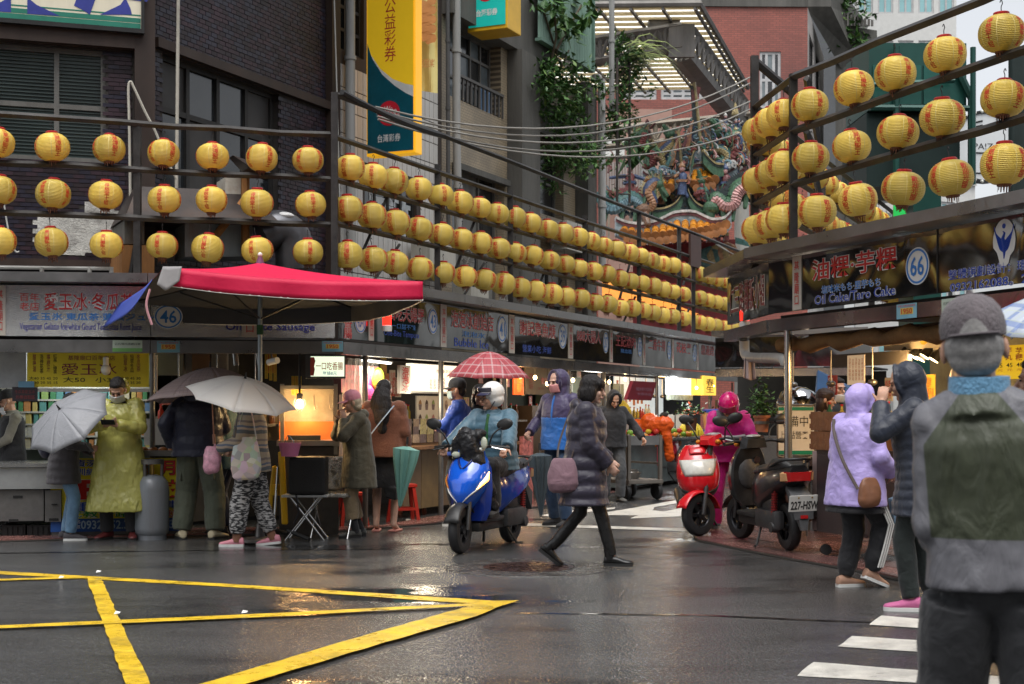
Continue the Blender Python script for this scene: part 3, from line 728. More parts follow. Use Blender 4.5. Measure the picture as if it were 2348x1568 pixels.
w6=[(0.8,3.2,RR.z(1870,290),RR.z(1870,120)),(4.2,6.6,RR.z(1870,290),RR.z(1870,120)),(0.8,6.6,RR.z(1870,420),RR.z(1870,330))]
wall(red,RR,0.02,9,0,zt,w6,mat('pale_tile_side',(0.40,0.38,0.36),0.5,dirt=0.5))
for w_ in w6: window(red,RR,w_,2,2,mat('dark_frame',(0.03,)*3),glass_d,fw=0.1)
slab(rb := MB(),RB,tl_,0,zt,zt+0.3,-9,0.1); rb.build('roof',conc,red,world=True)
# beige lower wing in front of the brick house, left
lw=thing('pale_low_house','low pale house with a white board and striped metal shutter behind the temple dragon','building',W(1410,0,58))
LW=PL(W(1372,0,57).x,57,1,0)
wall(lw,LW,0,LW.hit(1540),0,LW.z(1372,250),[],mat('pink_wall',(0.33,0.20,0.16),0.7,var=0.2,vs_=.7,dirt=0.3))
mb=MB(); slab(mb,LW,LW.hit(1376),LW.hit(1431),LW.z(0,360),LW.z(0,314),0.01,0.1); mb.build('white_board',mat('white_board',(0.55,0.55,0.52),0.5),lw,world=True)
for i in range(18):
    mb=MB(); x=1385+i*6; slab(mb,LW,LW.hit(x),LW.hit(x+4.4),LW.z(0,440),LW.z(0,372),0.01,0.07); mb.build('shutter_slat',mat('grey_shutter_far',(0.28,0.24,0.22),0.6),lw,world=True)
mb=MB()
for y in (443,480): slab(mb,LW,LW.hit(1380),LW.hit(1540),LW.z(0,y+4),LW.z(0,y),0.3,0.36)
for x in (1392,1440,1495): slab(mb,LW,LW.hit(x),LW.hit(x+4),LW.z(0,560),LW.z(0,440),0.3,0.36)
mb.build('railing',mat('beige_steel',(0.22,0.19,0.15)),lw,world=True)

def far_house(name,label,x0,x1,ytop,Y,m,rows,cols,gm,d=(1,0),zmin=0,proud=0.0):
    P=PL(W(x0,0,Y).x,Y,*d); t1=P.hit(x1); zt=P.z(x0,ytop)
    t=thing(name,label,'building',P.pt(t1/2,0)); hs_=[]
    for j in range(rows):
        for i in range(cols):
            a=t1*(i+0.12)/cols; c=t1*(i+0.88)/cols; z0=zmin+(zt-zmin)*(j+0.25)/rows; z1=zmin+(zt-zmin)*(j+0.78)/rows; hs_.append((a,c,z0,z1))
    wall(t,P,0,t1,0,zt,hs_,m)
    for h in hs_: window(t,P,h,2,1,mat('pale_frame',(0.4,0.4,0.4)),gm,fw=0.12)
    rb=MB(); slab(rb,P,0,t1,zt,zt+0.35,-8,0.15); rb.build('roof',m,t,world=True); 
    return t,P,t1
far_house('dark_tower','dark grey tower rising behind the plaza canopy',1290,1935,-260,85,mat('dark_far_wall',(0.085,0.09,0.095),0.6,var=0.1),6,7,glass_d,zmin=30)
cyan=mat('cyan_glass',(0.22,0.42,0.44),0.12,var=0.2,vs_=0.15,spec=0.7)
t,P,t1=far_house('glass_office_tower','pale tiled office tower with cyan glass bands',1960,2192,-200,95,mat('pale_far_tile',(0.55,0.55,0.53),0.5,var=0.08),9,5,cyan)
far_house('balcony_house','pale low apartment house with balconies far down the side street',2110,2235,415,80,mat('pale_far_tile',(0.55,0.55,0.53)),3,3,[cyan,glass_d],(1,0.5))
cr_=thing('concrete_rooftop','grey concrete roof block with a small tree on its edge','building',W(1900,200,66))
mb=MB(); mb.hexa([W(1845,15,64),W(1905,15,64),W(1960,130,66),W(1930,160,66)]+[W(1845,-60,64),W(1905,-60,64),W(1990,60,70),W(1960,60,70)]); mb.hexa([W(1915,600,66),W(2010,600,66),W(2010,70,66),W(1915,55,66)]+[W(1915,600,74),W(2010,600,74),W(2010,70,74),W(1915,55,74)])
mb.build('roof_block',conc,cr_,world=True)
for i in range(9): MB().tube([W(1935+i*8,60,65.8),W(1935+i*8,30+i*2,65.8)],0.06,5).build('roof_pipe',gal,cr_,world=True)

# houses on the near side of the junction, behind the camera (the steel signs and the wet road mirror them)
def near_house(label,x,w,h,y,m):
    P=PL(x,y,1,0); P.n=V((0,1)); t=thing('shop_house',label,'building',V((x+w/2,y-4,0))); hs_=[]
    for j in range(int(h/3.3)):
        for i in range(int(w/3)): hs_.append((3*i+.5,3*i+2.5,3.3*j+1.0,3.3*j+2.7))
    wall(t,P,0,w,0,h,hs_,m)
    for q in hs_: window(t,P,q,2,1,alu,glass_d,fw=.06)
    rb=MB(); slab(rb,P,0,w,h,h+.3,-8,.2); rb.build('roof',conc,t,world=True)
near_house('grey tiled shop house across the junction',-17,11.5,14,-13,mat('grey_near_tile',(.13,.125,.12),.5,dirt=.5)); near_house('brown tiled shop house across the junction',-5,12,17,-14,mat('brown_near_tile',(.11,.075,.055),.5,dirt=.5)); near_house('pale shop house across the junction',7.5,12,13,-13,mat('pale_near_tile',(.22,.21,.19),.5,dirt=.5))
# ================================================================ green steel cabinet, round sign, right-hand wall
dg=mat('dark_green_steel',(0.012,0.055,0.045),0.4,0.2,var=0.25,vs_=1,dirt=0.4)
gs=thing('green_steel_tower','dark green steel equipment tower with hatches, rails and a numbered column behind the lanterns','utility tower',V((6.6,23,0)))
GP=PL(W(1990,0,22).x,22,1,0.02)
def gpart(name,x0,y0,x1,y1,o0,o1,m=dg):
    mb=MB(); slab(mb,GP,GP.hit(x0),GP.hit(x1),GP.z(x0,y1),GP.z(x0,y0),o0,o1); return mb.build(name,m,gs,world=True)
gpart('upper_cabinet',1992,98,2215,252,-1.4,0)
for x,y,X,Y in ((2060,150,2110,240),(2116,150,2208,240),(2000,150,2055,240)): gpart('hatch',x,y,X,Y,0.004,0.03,mat('green_hatch',(0.016,0.085,0.068),0.35,0.2,var=0.2,vs_=1,dirt=0.3))
gpart('lower_cabinet',1990,256,2205,425,-1.6,-0.1,mat('black_green_steel',(0.010,0.022,0.02),0.5,0.2))
gpart('column',2098,425,2162,900,-0.9,-0.1)
mb=MB(); mb.tube([GP.at(2165,110,.1),GP.at(2222,230,.1),GP.at(2222,420,.1)],.06,6); mb.tube([GP.at(2215,120,.3),GP.at(2215,430,.3)],.045,6); mb.tube([GP.at(1985,200,.15),GP.at(2180,190,.15)],.04,6); mb.tube([GP.at(1990,250,.1),GP.at(2215,252,.1)],.05,6); mb.tube([GP.at(2050,110,.1),GP.at(2050,420,.1)],.05,6)
mb.build('frame',dg,gs,world=True)
mb=MB(); txt(mb,'B9260',GP.frame(2130,506,-0.09),0.36,0.1,0.0); txt(mb,'FE2083',GP.frame(2130,521,-0.09),0.38,0.1,0.0); mb.build('lettering',mat('stencil_white',(0.4,0.4,0.38)),gs,world=True)
gpart('glass_door',2034,472,2062,505,0.3,0.34,mat('bright_green',(0.02,0.4,0.08),0.4,emit=(0.02,0.6,0.1),es=0.15))
rs=thing('round_sign','round white sign with bulbs round its rim and a chef hat drawing','sign',W(2255,420,24))
RSP=PL(W(2255,0,24).x,24,1,0.1); rr_=76/F*24
mb=MB(); mb.lathe([(rr_,0),(rr_,0.10),(0.01,0.10)],40,RSP.frame(2252,339)); mb.build('disc',mat('white_acrylic',(0.6,0.62,0.63),0.3,var=0.05),rs,40,world=True)
mb=MB(); mb.lathe([(rr_+.05,-.02),(rr_+.05,.12),(rr_,.12),(rr_,-.02)],40,RSP.frame(2252,339),caps=False); mb.build('rim',mat('dark_metal',(.03,)*3),rs,40,world=True)
mb=MB()
for i in range(30):
    a=i/30*2*math.pi; mb.ell(RSP.frame(2252,339) @ V((math.cos(a)*(rr_+.03),math.sin(a)*(rr_+.03),.12)),(.03,.03,.03),n=6,k=4)
mb.build('rim_bulbs',mat('bulb_white',(.6,.6,.55),.3),rs,world=True)
mb=MB(); txt(mb,'PA!Z',RSP.frame(2248,338,.105),.34,.1,0.0); Mq=RSP.frame(2240,372,.105)
for a,c in (((-.17,-.2),(.17,-.2)),((.17,-.2),(.17,.14)),((.17,.14),(-.17,.14)),((-.17,.14),(-.17,-.2))): mb.tube([Mq @ V((*a,0)),Mq @ V((*c,0))],.012,4)
for i in range(3): mb.tube([RSP.frame(2238,285+i*10,.105) @ V((-.1,0,0)),RSP.frame(2238,285+i*10,.105) @ V((.06,.04,0))],.014,4)
mb.build('lettering',mat('black_print',(.02,)*3),rs,world=True)
cwall=thing('corrugated_wall','dark green corrugated metal wall at the right edge','wall',W(2360,480,19)); mb=MB()
mb.grid(lambda u,v_: W(2311,125,19)+V((u*2.2,0.4*u+0.05*math.sin(u*42),-v_*2.6)),84,1); mb.build('corrugated_sheet',mat('green_black_sheet',(.02,.03,.028),.45,.3),cwall,world=True)

# ================================================================ plants on the facade
leaf_ms=[mat('leaf_dark',(0.034,0.085,0.022),0.45,var=0.4),mat('leaf_mid',(0.060,0.135,0.034),0.45,var=0.4),mat('leaf_light',(0.10,0.17,0.04),0.5,var=0.3)]
def leaf(mb,p,d,ln,wd,mi):
    d=V(d).normalized(); s=d.cross(V((random.uniform(-.4,.4),random.uniform(-.4,.4),1))).normalized()*wd/2; n=s.cross(d).normalized()*wd*.15
    mb.add([p,p+d*ln*.45+s-n,p+d*ln,p+d*ln*.45-s-n,p+d*ln*.45],[(0,1,4),(1,2,4),(2,3,4),(3,0,4)],mi)
def plant(name,label,blobs,n,ln,stems,cat='plant',droop=.3,group=None):
    """blobs: (centre, radii, density); leaves gather in clumps so that gaps stay between them"""
    base=V(stems[0][0]); t=thing(name,label,cat,base,0,group); mb=MB(); tot=sum(q[2] for q in blobs)
    for c,rad,w in blobs:
        k=int(n*w/tot); ncl=max(3,k // 14)
        cl=[V(c)+V((random.gauss(0,.55)*rad[0],random.gauss(0,.55)*rad[1],random.gauss(0,.55)*rad[2])) for _ in range(ncl)]
        for _ in range(k):
            q=random.choice(cl)+V((random.gauss(0,.14),random.gauss(0,.14),random.gauss(0,.12)))*(max(rad) ** .5)
            d=V((random.gauss(0,1),random.gauss(0,1),random.gauss(-droop,.6))); l=ln*random.uniform(.6,1.3)
            leaf(mb,q,d,l,l*random.uniform(.35,.55),random.choices((0,1,2),(5,4,1.6))[0])
    mb.build('foliage',leaf_ms,t,world=True,kind='stuff')
    sb_=MB()
    for s in stems: sb_.tube(s,[.03-.02*i/len(s) for i in range(len(s))],5)
    sb_.build('stem',mat('stem_bark',(.07,.055,.035),.8),t,world=True)
    return t
def bw(x,y,o=0.4): return BS.at(x,y,o)
plant('climbing_shrub','leafy shrub rooted in the concrete ledge beside the yellow sign and spilling down',[(bw(1225,180),(.55,.35,.6),5),(bw(1260,230),(.4,.35,.7),3),(bw(1215,245),(.4,.3,.4),1.5),(bw(1195,200),(.4,.3,.5),1),(bw(1300,200),(.5,.4,.35),1.3)],1700,.16,[(bw(1230,200,.25),bw(1235,130),bw(1212,60),bw(1200,20)),(bw(1230,200,.25),bw(1250,150),bw(1262,120))])
plant('young_tree','thin sapling with drooping long leaves in front of the corrugated hut',[(bw(1205,20,.6),(.4,.3,.4),1),(bw(1240,60,.6),(.5,.3,.5),1),(bw(1278,18,.6),(.35,.3,.25),1)],170,.3,[(bw(1225,180,.3),bw(1222,90,.5),bw(1205,15,.6)),(bw(1222,120,.5),bw(1270,20,.6))],'tree',.9)
plant('climbing_shrub','dark bush growing on the middle ledge between the two window bays',[(bw(1240,345),(.6,.35,.4),4),(bw(1290,350),(.45,.35,.4),3),(bw(1250,300),(.4,.3,.5),1.5),(bw(1240,400),(.4,.3,.5),1)],1200,.15,[(bw(1250,370,.3),bw(1255,310),bw(1248,280)),(bw(1280,370,.3),bw(1290,320))])
plant('grass_tuft_shrub','shrub with long grass blades growing from the top of the end pillar',[(bw(1372,165,.6),(.28,.3,.65),3),(bw(1388,190,.6),(.30,.3,.45),3),(bw(1366,110,.6),(.2,.2,.35),1.2)],700,.16,[(bw(1352,220,.3),bw(1372,170,.6),bw(1385,130,.6))])
plant('hanging_creeper','creeper hanging down the end of the beige house past the ladder',[(bw(1358,270,.6),(.2,.25,.9),3),(bw(1376,250,.6),(.18,.25,.5),1.5),(bw(1350,330,.6),(.18,.25,.7),2)],480,.17,[(bw(1350,240,.35),bw(1362,300,.6),bw(1358,380,.6))])
plant('leafy_twig','single twig with large drooping leaves against the white board',[(bw(1388,345,.7),(.22,.2,.12),1)],26,.42,[(bw(1355,330,.5),bw(1375,325,.6),bw(1390,330,.7))],droop=1.4)
gb=thing('grass_tuft','tuft of long pale green grass blades on the end pillar','grass tuft',bw(1390,150,.6)); mb=MB()
for i in range(70):
    a=random.uniform(-.6,1.5); l=random.uniform(.6,1.5); p=bw(1378,150,.6)+V((random.gauss(0,.1),random.gauss(0,.1),random.gauss(0,.15))); u=V((math.cos(a)*.9,random.uniform(-.3,.3),.7)).normalized()
    pts=[p+u*l*s_+V((0,0,-.75*l*s_*s_)) for s_ in (0,.33,.66,1)]; w=V((0,.02,.015))
    mb.add([pts[0]-w,pts[0]+w,pts[1]-w,pts[1]+w,pts[2]-w*.7,pts[2]+w*.7,pts[3]],[(0,2,3,1),(2,4,5,3),(4,6,5)])
mb.build('grass_blades',mat('grass_blade',(.16,.2,.05),.5,var=.4),gb,world=True,kind='stuff')
plant('roof_tree','small tree growing on the far concrete roof',[(W(1952,55,66),(.7,.5,1.4),1)],420,.4,[(W(1950,100,66),W(1953,30,66))],'tree')

# ================================================================ temple roof
te=thing('temple_roof','ornate two tier temple gate roof with orange tube tiles, curved ridges and ceramic dragons','temple roof',V((5.2,43,0)))
Y0=43.0
def T(zx,zy,dy=0.0): return W(1332.8+zx*0.235,196+zy*0.235,Y0+dy)
CER={}
def cer(k):
    cols=dict(blue=(.03,.07,.19),teal=(.03,.16,.15),green=(.04,.14,.06),red=(.25,.035,.03),yellow=(.36,.26,.06),orange=(.38,.15,.03),white=(.46,.45,.42),grey=(.20,.28,.31),maroon=(.16,.03,.035),dark=(.02,.035,.035),pink=(.5,.2,.18),brown=(.22,.10,.04),sky=(.10,.24,.30))
    g_=sum(cols[k])/3; return mat('ceramic_' +k,tuple(.92*(q*.66+g_*.34) for q in cols[k]),.3,var=.5,vs_=9,dirt=.6,dirtcol=(.03,.03,.03),bump=.5,bs=25)
def smooth_path(pts,n=8):
    out=[]
    for i in range(len(pts)-1):
        p0,p1,p2,p3=pts[max(i-1,0)],pts[i],pts[i+1],pts[min(i+2,len(pts)-1)]
        for j in range(n):
            t_=j/n; out.append(.5*((2*p1)+(p2-p0)*t_+(2*p0-5*p1+4*p2-p3)*t_ ** 2+(3*p1-p0-3*p2+p3)*t_ ** 3))
    out.append(pts[-1]); return out
def ridge(pts,h,dy,band=('white','maroon','grey'),th=.5):
    q=smooth_path([T(x,y,dy) for x,y in pts]); z=0; k=len(q)
    for name,fr in zip(band,(.14,.16,.70)):
        mb=MB(); hh=h*fr; pr={.14: .06,.16: .03,.70: 0}[fr]
        mb.loft([[p+V((0,-th/2-pr,-z)),p+V((0,-th/2-pr,-z-hh)),p+V((0,th/2+pr,-z-hh)),p+V((0,th/2+pr,-z))] for p in q])
        mb.build('ridge_band',cer(name),te,world=True); z += hh-.002
lowr=[(330,1285),(420,1325),(560,1345),(700,1322),(800,1280),(890,1238),(1000,1225),(1100,1232),(1180,1268),(1270,1302),(1380,1285),(1450,1215)]
ridge(lowr,.56,-.45)
upl=[(590,822),(650,862),(740,884),(860,882),(940,850)]
upr=[(1065,772),(1120,758),(1180,764),(1240,800),(1310,832),(1390,838),(1460,800),(1510,758)]
ridge(upl,.50,.3); ridge(upr,.50,.3)
for pts in ([(985,1010),(960,1075),(900,1150),(800,1195),(690,1205)],[(1030,1010),(1060,1080),(1120,1150),(1200,1185),(1270,1190)],[(1180,640),(1230,700),(1300,760),(1380,770)],[(1090,640),(1070,700),(1060,760)]):
    ridge(pts,.40,-.15,('yellow','dark','green'),.35)
# gable panels
for pts in ([(905,1225),(1095,1225),(1030,1090),(965,1090)],[(1075,750),(1195,750),(1165,640),(1110,640)]):
    MB().hexa([T(x,y,.05) for x,y in pts]+[T(x,y,.6) for x,y in pts]).build('gable_panel',cer('grey'),te,world=True)
MB().hexa([T(640,1230,.7),T(1300,1230,.7),T(1280,960,.9),T(660,960,.9)]+[T(640,1230,1.6),T(1300,1230,1.6),T(1280,960,1.6),T(660,960,1.6)]).build('gable_core',cer('dark'),te,world=True)
MB().hexa([T(1000,840,1.2),T(1420,840,1.2),T(1400,420,1.4),T(1060,420,1.4)]+[T(1000,840,2),T(1420,840,2),T(1400,420,2),T(1060,420,2)]).build('gable_core',cer('dark'),te,world=True)
til=mat('orange_roof_tile',(.50,.20,.018),.3,var=.35,vs_=3,dirt=.3,dirtcol=(.12,.05,.02)); tild=mat('brown_tile_end',(.27,.11,.035),.45,var=.35,vs_=5,dirt=.4)
def tiles_row(top,eave,n,dy0,dy1):
    def ev(pts,u):
        k=u*(len(pts)-1); i=min(int(k),len(pts)-2); f=k-i; return (pts[i][0]*(1-f)+pts[i+1][0]*f,pts[i][1]*(1-f)+pts[i+1][1]*f)
    under=MB()
    for i in range(n):
        u=(i+.5)/n; a,c=T(*ev(top,u),dy0),T(*ev(eave,u),dy1); L_=(c-a).length
        mb=MB(); k=max(2,int(L_/.3))
        for j in range(k):
            p,q=a.lerp(c,j/k),a.lerp(c,(j+1)/k+.03); mb.tube([p,q],[.10,.115],10)
        mb.build('roof_tile',til,te,50,world=True)
        d=(c-a).normalized(); MB().tube([c,c+d*.05],.145,12).build('tile_end',tild,te,50,world=True)
        u2=(i+1)/n
        if i < n-1:
            a2,c2=T(*ev(top,u2),dy0),T(*ev(eave,u2),dy1); s=V((.12,0,0)); z=V((0,0,-.1))
            under.hexa([a2-s+z,c2-s+z,c2+s+z,a2+s+z]+[p+V((0,0,-.05)) for p in (a2-s+z,c2-s+z,c2+s+z,a2+s+z)])
            MB().lathe([(.12,0),(.13,.03),(.01,.04)],10,Matrix.Translation(c2+V((0,-.02,-.16))) @ Matrix.Rotation(R(90),4,'X')).build('drip_tile',tild,te,world=True)
    under.build('flat_tiles',til,te,world=True)
tiles_row([(390,1385),(560,1410),(760,1360),(930,1300),(1130,1300),(1280,1370),(1400,1350)],[(370,1430),(560,1470),(760,1465),(930,1440),(1130,1425),(1280,1400),(1440,1345)],15,-.35,-1.3)
tiles_row([(625,905),(720,930),(920,915)],[(630,945),(720,985),(900,1000)],5,.2,-.35)
tiles_row([(1085,830),(1170,815),(1250,860),(1310,890)],[(1080,960),(1150,945),(1230,935),(1330,910)],5,.2,-.35)
# eaves with brackets, red hall below
mb=MB(); mb.hexa([T(440,1500,-.3),T(1420,1440,-.3),T(1420,1480,-.3),T(440,1530,-.3)]+[T(440,1500,.6),T(1420,1440,.6),T(1420,1480,.6),T(440,1530,.6)]); mb.build('eave_board',cer('dark'),te,world=True)
for i in range(24):
    u=i/23; MB().box(T(460+950*u,1512-62*u,-.38),(.16,.1,.10)).build('eave_bracket',cer('yellow'),te,world=True)
    if i % 2: MB().box(T(460+950*u,1545-50*u,-.25),(.14,.3,.14)).build('rafter_end',cer('red'),te,world=True)
MB().hexa([T(500,1560,.8),T(1500,1500,.8),T(1500,2600,.8),T(500,2600,.8)]+[T(500,1560,3),T(1500,1500,3),T(1500,2600,3),T(500,2600,3)]).build('red_hall',mat('temple_red',(.17,.018,.02),.5,var=.3,dirt=.5),te,world=True)
for k,(x,y) in enumerate(((1330,1660),(1250,1680),(1420,1640))): MB().lathe([(.32,0),(.36,.06),(.3,.08),(.01,.05)],8,Matrix.Translation(T(x,y,.7)) @ Matrix.Rotation(R(90),4,'X')).build('carved_panel',cer(('yellow','teal','orange')[k]),te,world=True)
MB().hexa([T(1500,1480,-1),T(2000,1620,-3),T(2000,1660,-3),T(1500,1540,-1)]+[T(1500,1480,.5),T(2000,1620,-1),T(2000,1660,-1),T(1500,1540,.5)]).build('side_eave',cer('teal'),te,world=True)

def dragon(name,pts,r,body,belly,fin,parent=te,fins=True):
    q=smooth_path([V(p)+V((0,-.35,0)) for p in pts],9); k=len(q); r *= 1.3; rs=[r*(.35+.65*math.sin(math.pi*min(1,.15+.85*i/k)) ** .6)*(1+.1*(i % 2)) for i in range(k)]
    o=MB().tube(q,rs,9).build(name,cer(body),parent,60,world=True)
    mb=MB().tube([p+V((0,-.5*s,-.45*s)) for p,s in zip(q,rs)],[s*.75 for s in rs],7); mb.build('belly',cer(belly),o,world=True)
    if fins:
        mb=MB()
        for i in range(1,k-1):
            d=(q[i+1]-q[i-1]).normalized(); n=V((-d.z,0,d.x)); n=n if n.z > -.3 else -n; p=q[i]+n*rs[i]*.85
            mb.add([p-d*r*.3,p+d*r*.3,p+n*r*1.0+d*r*.2,p+V((0,.06,0))],[(0,1,2),(1,3,2),(3,0,2)])
        mb.build('fin',cer(fin),o,world=True)
    mb=MB(); p=q[-1]; d=(q[-1]-q[-3]).normalized()
    mb.ell(p,(r*1.1,r*1.0,r*.9)); mb.cone(p,p+d*r*2.2+V((0,-.05,-.03)),r*.7,r*.4,8); mb.cone(p+V((0,0,-r*.5)),p+d*r*1.9+V((0,0,-r*1.3)),r*.5,r*.3,8)
    for s in (-1,1): mb.tube([p+V((s*r*.4,0,r*.7)),p+V((s*r*1.2,.05,r*2.0))-d*r],[.05,.02],5)
    mb.build('head',cer(random.choice((body,'green','brown'))),o,world=True)
    mb=MB(); 
    for i in (k // 4,k // 2,3*k // 4):
        mb.cone(q[i],q[i]+V((random.uniform(-.2,.3),-.15,-r*2.8)),r*.45,r*.3,6)
    mb.build('leg',cer('green'),o,world=True)
    return o
dragon('dragon',[T(190,1050,-.1),T(215,1150,-.1),T(300,1195,-.15),T(410,1140,-.15),T(480,1110,-.1),T(560,1165,-.1),T(590,1230,-.2)],.17,'teal','sky','red')
dragon('dragon',[T(1690,1130,-.1),T(1655,1020,-.1),T(1580,985,-.1),T(1500,1040,-.1),T(1455,1150,-.15),T(1370,1170,-.2),T(1290,1110,-.2),T(1255,1210,-.2)],.19,'green','pink','dark')
dragon('phoenix',[T(600,790,.8),T(660,770,.75),T(690,690,.7),T(620,640,.7),T(580,560,.7),T(600,490,.7),T(530,520,.65)],.14,'green','red','yellow')
dragon('phoenix',[T(860,840,.8),T(800,770,.75),T(770,690,.75),T(830,620,.7),T(880,560,.7),T(850,500,.7)],.12,'blue','yellow','orange')
dragon('dragon',[T(1520,760,.8),T(1440,720,.7),T(1500,600,.7),T(1470,520,.7),T(1390,560,.7),T(1330,480,.6)],.16,'green','red','teal')
dragon('dragon',[T(1250,800,.7),T(1340,780,.6),T(1400,700,.6),T(1330,640,.6),T(1240,660,.6)],.12,'teal','yellow','green')
dragon('sea_dragon',[T(640,1220,-.1),T(680,1150,-.1),T(640,1040,-.1),T(700,960,0),T(740,990,0)],.13,'blue','orange','yellow')
dragon('sea_dragon',[T(1090,1060,.1),T(1170,1040,0),T(1190,1120,0),T(1150,950,0)],.11,'teal','red','red')
# flaming fish tails, waves
for x0,y0,c,s in ((740,1150,'red',1),(1170,1090,'red',-.8),(1000,600,'maroon',.6),(840,780,'teal',.7)):
    for i in range(6):
        q=smooth_path([T(x0+i*9*s,y0,0),T(x0+(40+9*i)*s,y0-70-5*i,-.05),T(x0+(55+12*i)*s,y0-130-14*i,-.05),T(x0+(70+16*i)*s,y0-160-20*i,0)],4)
        MB().tube(q,[.09-.006*j for j in range(len(q))],6).build('tail_plume',cer(c if i % 2 == 0 else 'orange'),te,60,world=True)
for x0,x1,y in ((370,740,1270),(1190,1420,1245),(680,900,850),(1300,1480,790)):
    for i in range(16):
        x=random.uniform(x0,x1); yy=y+random.uniform(-30,15); rr_=random.uniform(.05,.12)
        p=T(x,yy,-.12); q=[p+V((rr_*math.cos(a),0,rr_*math.sin(a)*.9)) for a in [j*.7-.5 for j in range(7)]]
        MB().tube(q,[.045,.05,.05,.045,.04,.03,.02],6).build('wave_crest',cer(random.choice(['blue','white','blue','white','sky'])),te,60,world=True)
def figurine(x,y,dy,h,robe,trim,arm=1):
    p=T(x,y,dy); mb=MB(); mb.lathe([(.17*h,0),(.16*h,.25*h),(.12*h,.45*h),(.16*h,.68*h),(.06*h,.76*h)],8,Matrix.Translation(p) @ Matrix.Rotation(random.gauss(0,.2),4,'Y')); mb.cone(p+V((0,0,.3*h)),p+V((random.uniform(-.4,.4)*h,-.05,-.05)),.09*h,.06*h,6); 
    o=mb.build('figurine',cer(robe),te,60,world=True)
    MB().ell(p+V((0,-.02,.86*h)),(.09*h,.09*h,.11*h),n=8,k=6).build('face',cer('pink'),o,60,world=True)
    mb=MB(); mb.lathe([(.11*h,.92*h),(.12*h,.97*h),(.03*h,1.12*h)],7,Matrix.Translation(p)); mb.cone(p+V((.16*h,0,.66*h)),p+V((.38*h*arm,-.1,(.85 if random.random() < .5 else .5)*h)),.07*h,.05*h,6); mb.cone(p+V((-.16*h,0,.66*h)),p+V((-.36*h*arm,-.1,.6*h)),.07*h,.05*h,6); mb.lathe([(.21*h,.42*h),(.21*h,.5*h)],8,Matrix.Translation(p),caps=False)
    mb.build('trim',cer(trim),o,world=True)
figurine(470,1100,-.25,1.0,'red','blue',1.6); figurine(1400,1090,-.25,.9,'maroon','blue',1.4); figurine(980,1070,-.35,.9,'blue','orange',.7); figurine(640,540,.6,.6,'red','maroon')
ks=['red','blue','teal','yellow','white','green','orange','brown','sky','pink']
for i in range(30):
    u=random.random(); x=1010+590*u; y=770-random.random()*470*(1-abs(u-.5)*.8)
    figurine(x,y,random.uniform(.3,.9),random.uniform(.38,.62),random.choice(ks),random.choice(ks))
for i in range(16): figurine(random.uniform(1440,1640),random.uniform(650,1000),random.uniform(.2,.8),random.uniform(.3,.5),random.choice(ks),random.choice(ks))
for i in range(50):
    u=random.random(); x=1000+600*u; y=820-random.random()*480*(1-abs(u-.5)); s=random.uniform(.035,.075)
    mb=MB(); p=T(x,y,random.uniform(.1,.5)); a=random.uniform(-1.5,1.5); q=[p+V((s*math.cos(a+j*.9),0,s*1.3*math.sin(a+j*.9)+.03*j)) for j in range(5)]; mb.tube(q,[s*.6,s*.7,s*.6,s*.4,s*.2],6); mb.build('ceramic_boss',cer(random.choice(ks)),te,60,world=True)
for c in ks:
    mb=MB()
    for i in range(24):
        if i % 3: u=random.random(); x=1000+620*u; y=820-random.random()*480*(1-abs(u-.5))
        else: x=random.uniform(230,1640); y=random.choice((random.uniform(1040,1250),random.uniform(700,850)))
        p=T(x,y,random.uniform(-.1,.4)); s_=random.uniform(.03,.075); a=random.uniform(-2,2); q=[p+V((s_*1.6*math.cos(a+j*.8),random.uniform(-.02,.02),s_*1.6*math.sin(a+j*.8)+.04*j)) for j in range(5)]; mb.tube(q,[s_*.5,s_*.6,s_*.5,s_*.35,s_*.12],5)
    mb.build('ceramic_ornaments',cer(c),te,60,world=True,kind='stuff')
# tall carved flag blades
for pts,dy in (([(1060,0),(1100,0),(1150,400),(1085,400)],.2),([(905,470),(945,470),(985,850),(925,850)],.1)):
    mb=MB().hexa([T(x,y,dy) for x,y in pts]+[T(x,y,dy+.2) for x,y in pts]); o=mb.build('flag_blade',cer('dark'),te,world=True)
    a,c=pts[0],pts[1]; mb=MB().hexa([T(a[0]+8,a[1]+40,dy-.02),T(c[0]-6,c[1]+40,dy-.02),T(c[0]+18,a[1]+170,dy-.02),T(a[0]+20,a[1]+170,dy-.02)]+[T(a[0]+8,a[1]+40,dy),T(c[0]-6,c[1]+40,dy),T(c[0]+18,a[1]+170,dy),T(a[0]+20,a[1]+170,dy)]); mb.build('red_panel',cer('red'),o,world=True)
    MB().tube([T(pts[1][0],pts[1][1]-30,dy),T(pts[2][0]+20,pts[2][1]+200,dy)],.05,6).build('gold_edge',cer('yellow'),o,world=True)
MB().hexa([T(1100,0,.3),T(1165,20,.3),T(1140,120,.3),T(1110,90,.3)]+[T(1100,0,.4),T(1165,20,.4),T(1140,120,.4),T(1110,90,.4)]).build('red_pennant',cer('red'),te,world=True)
MB().cone(T(1500,280,.5),T(1500,170,.5),.12,.02,8).build('yellow_finial',cer('yellow'),te,world=True)

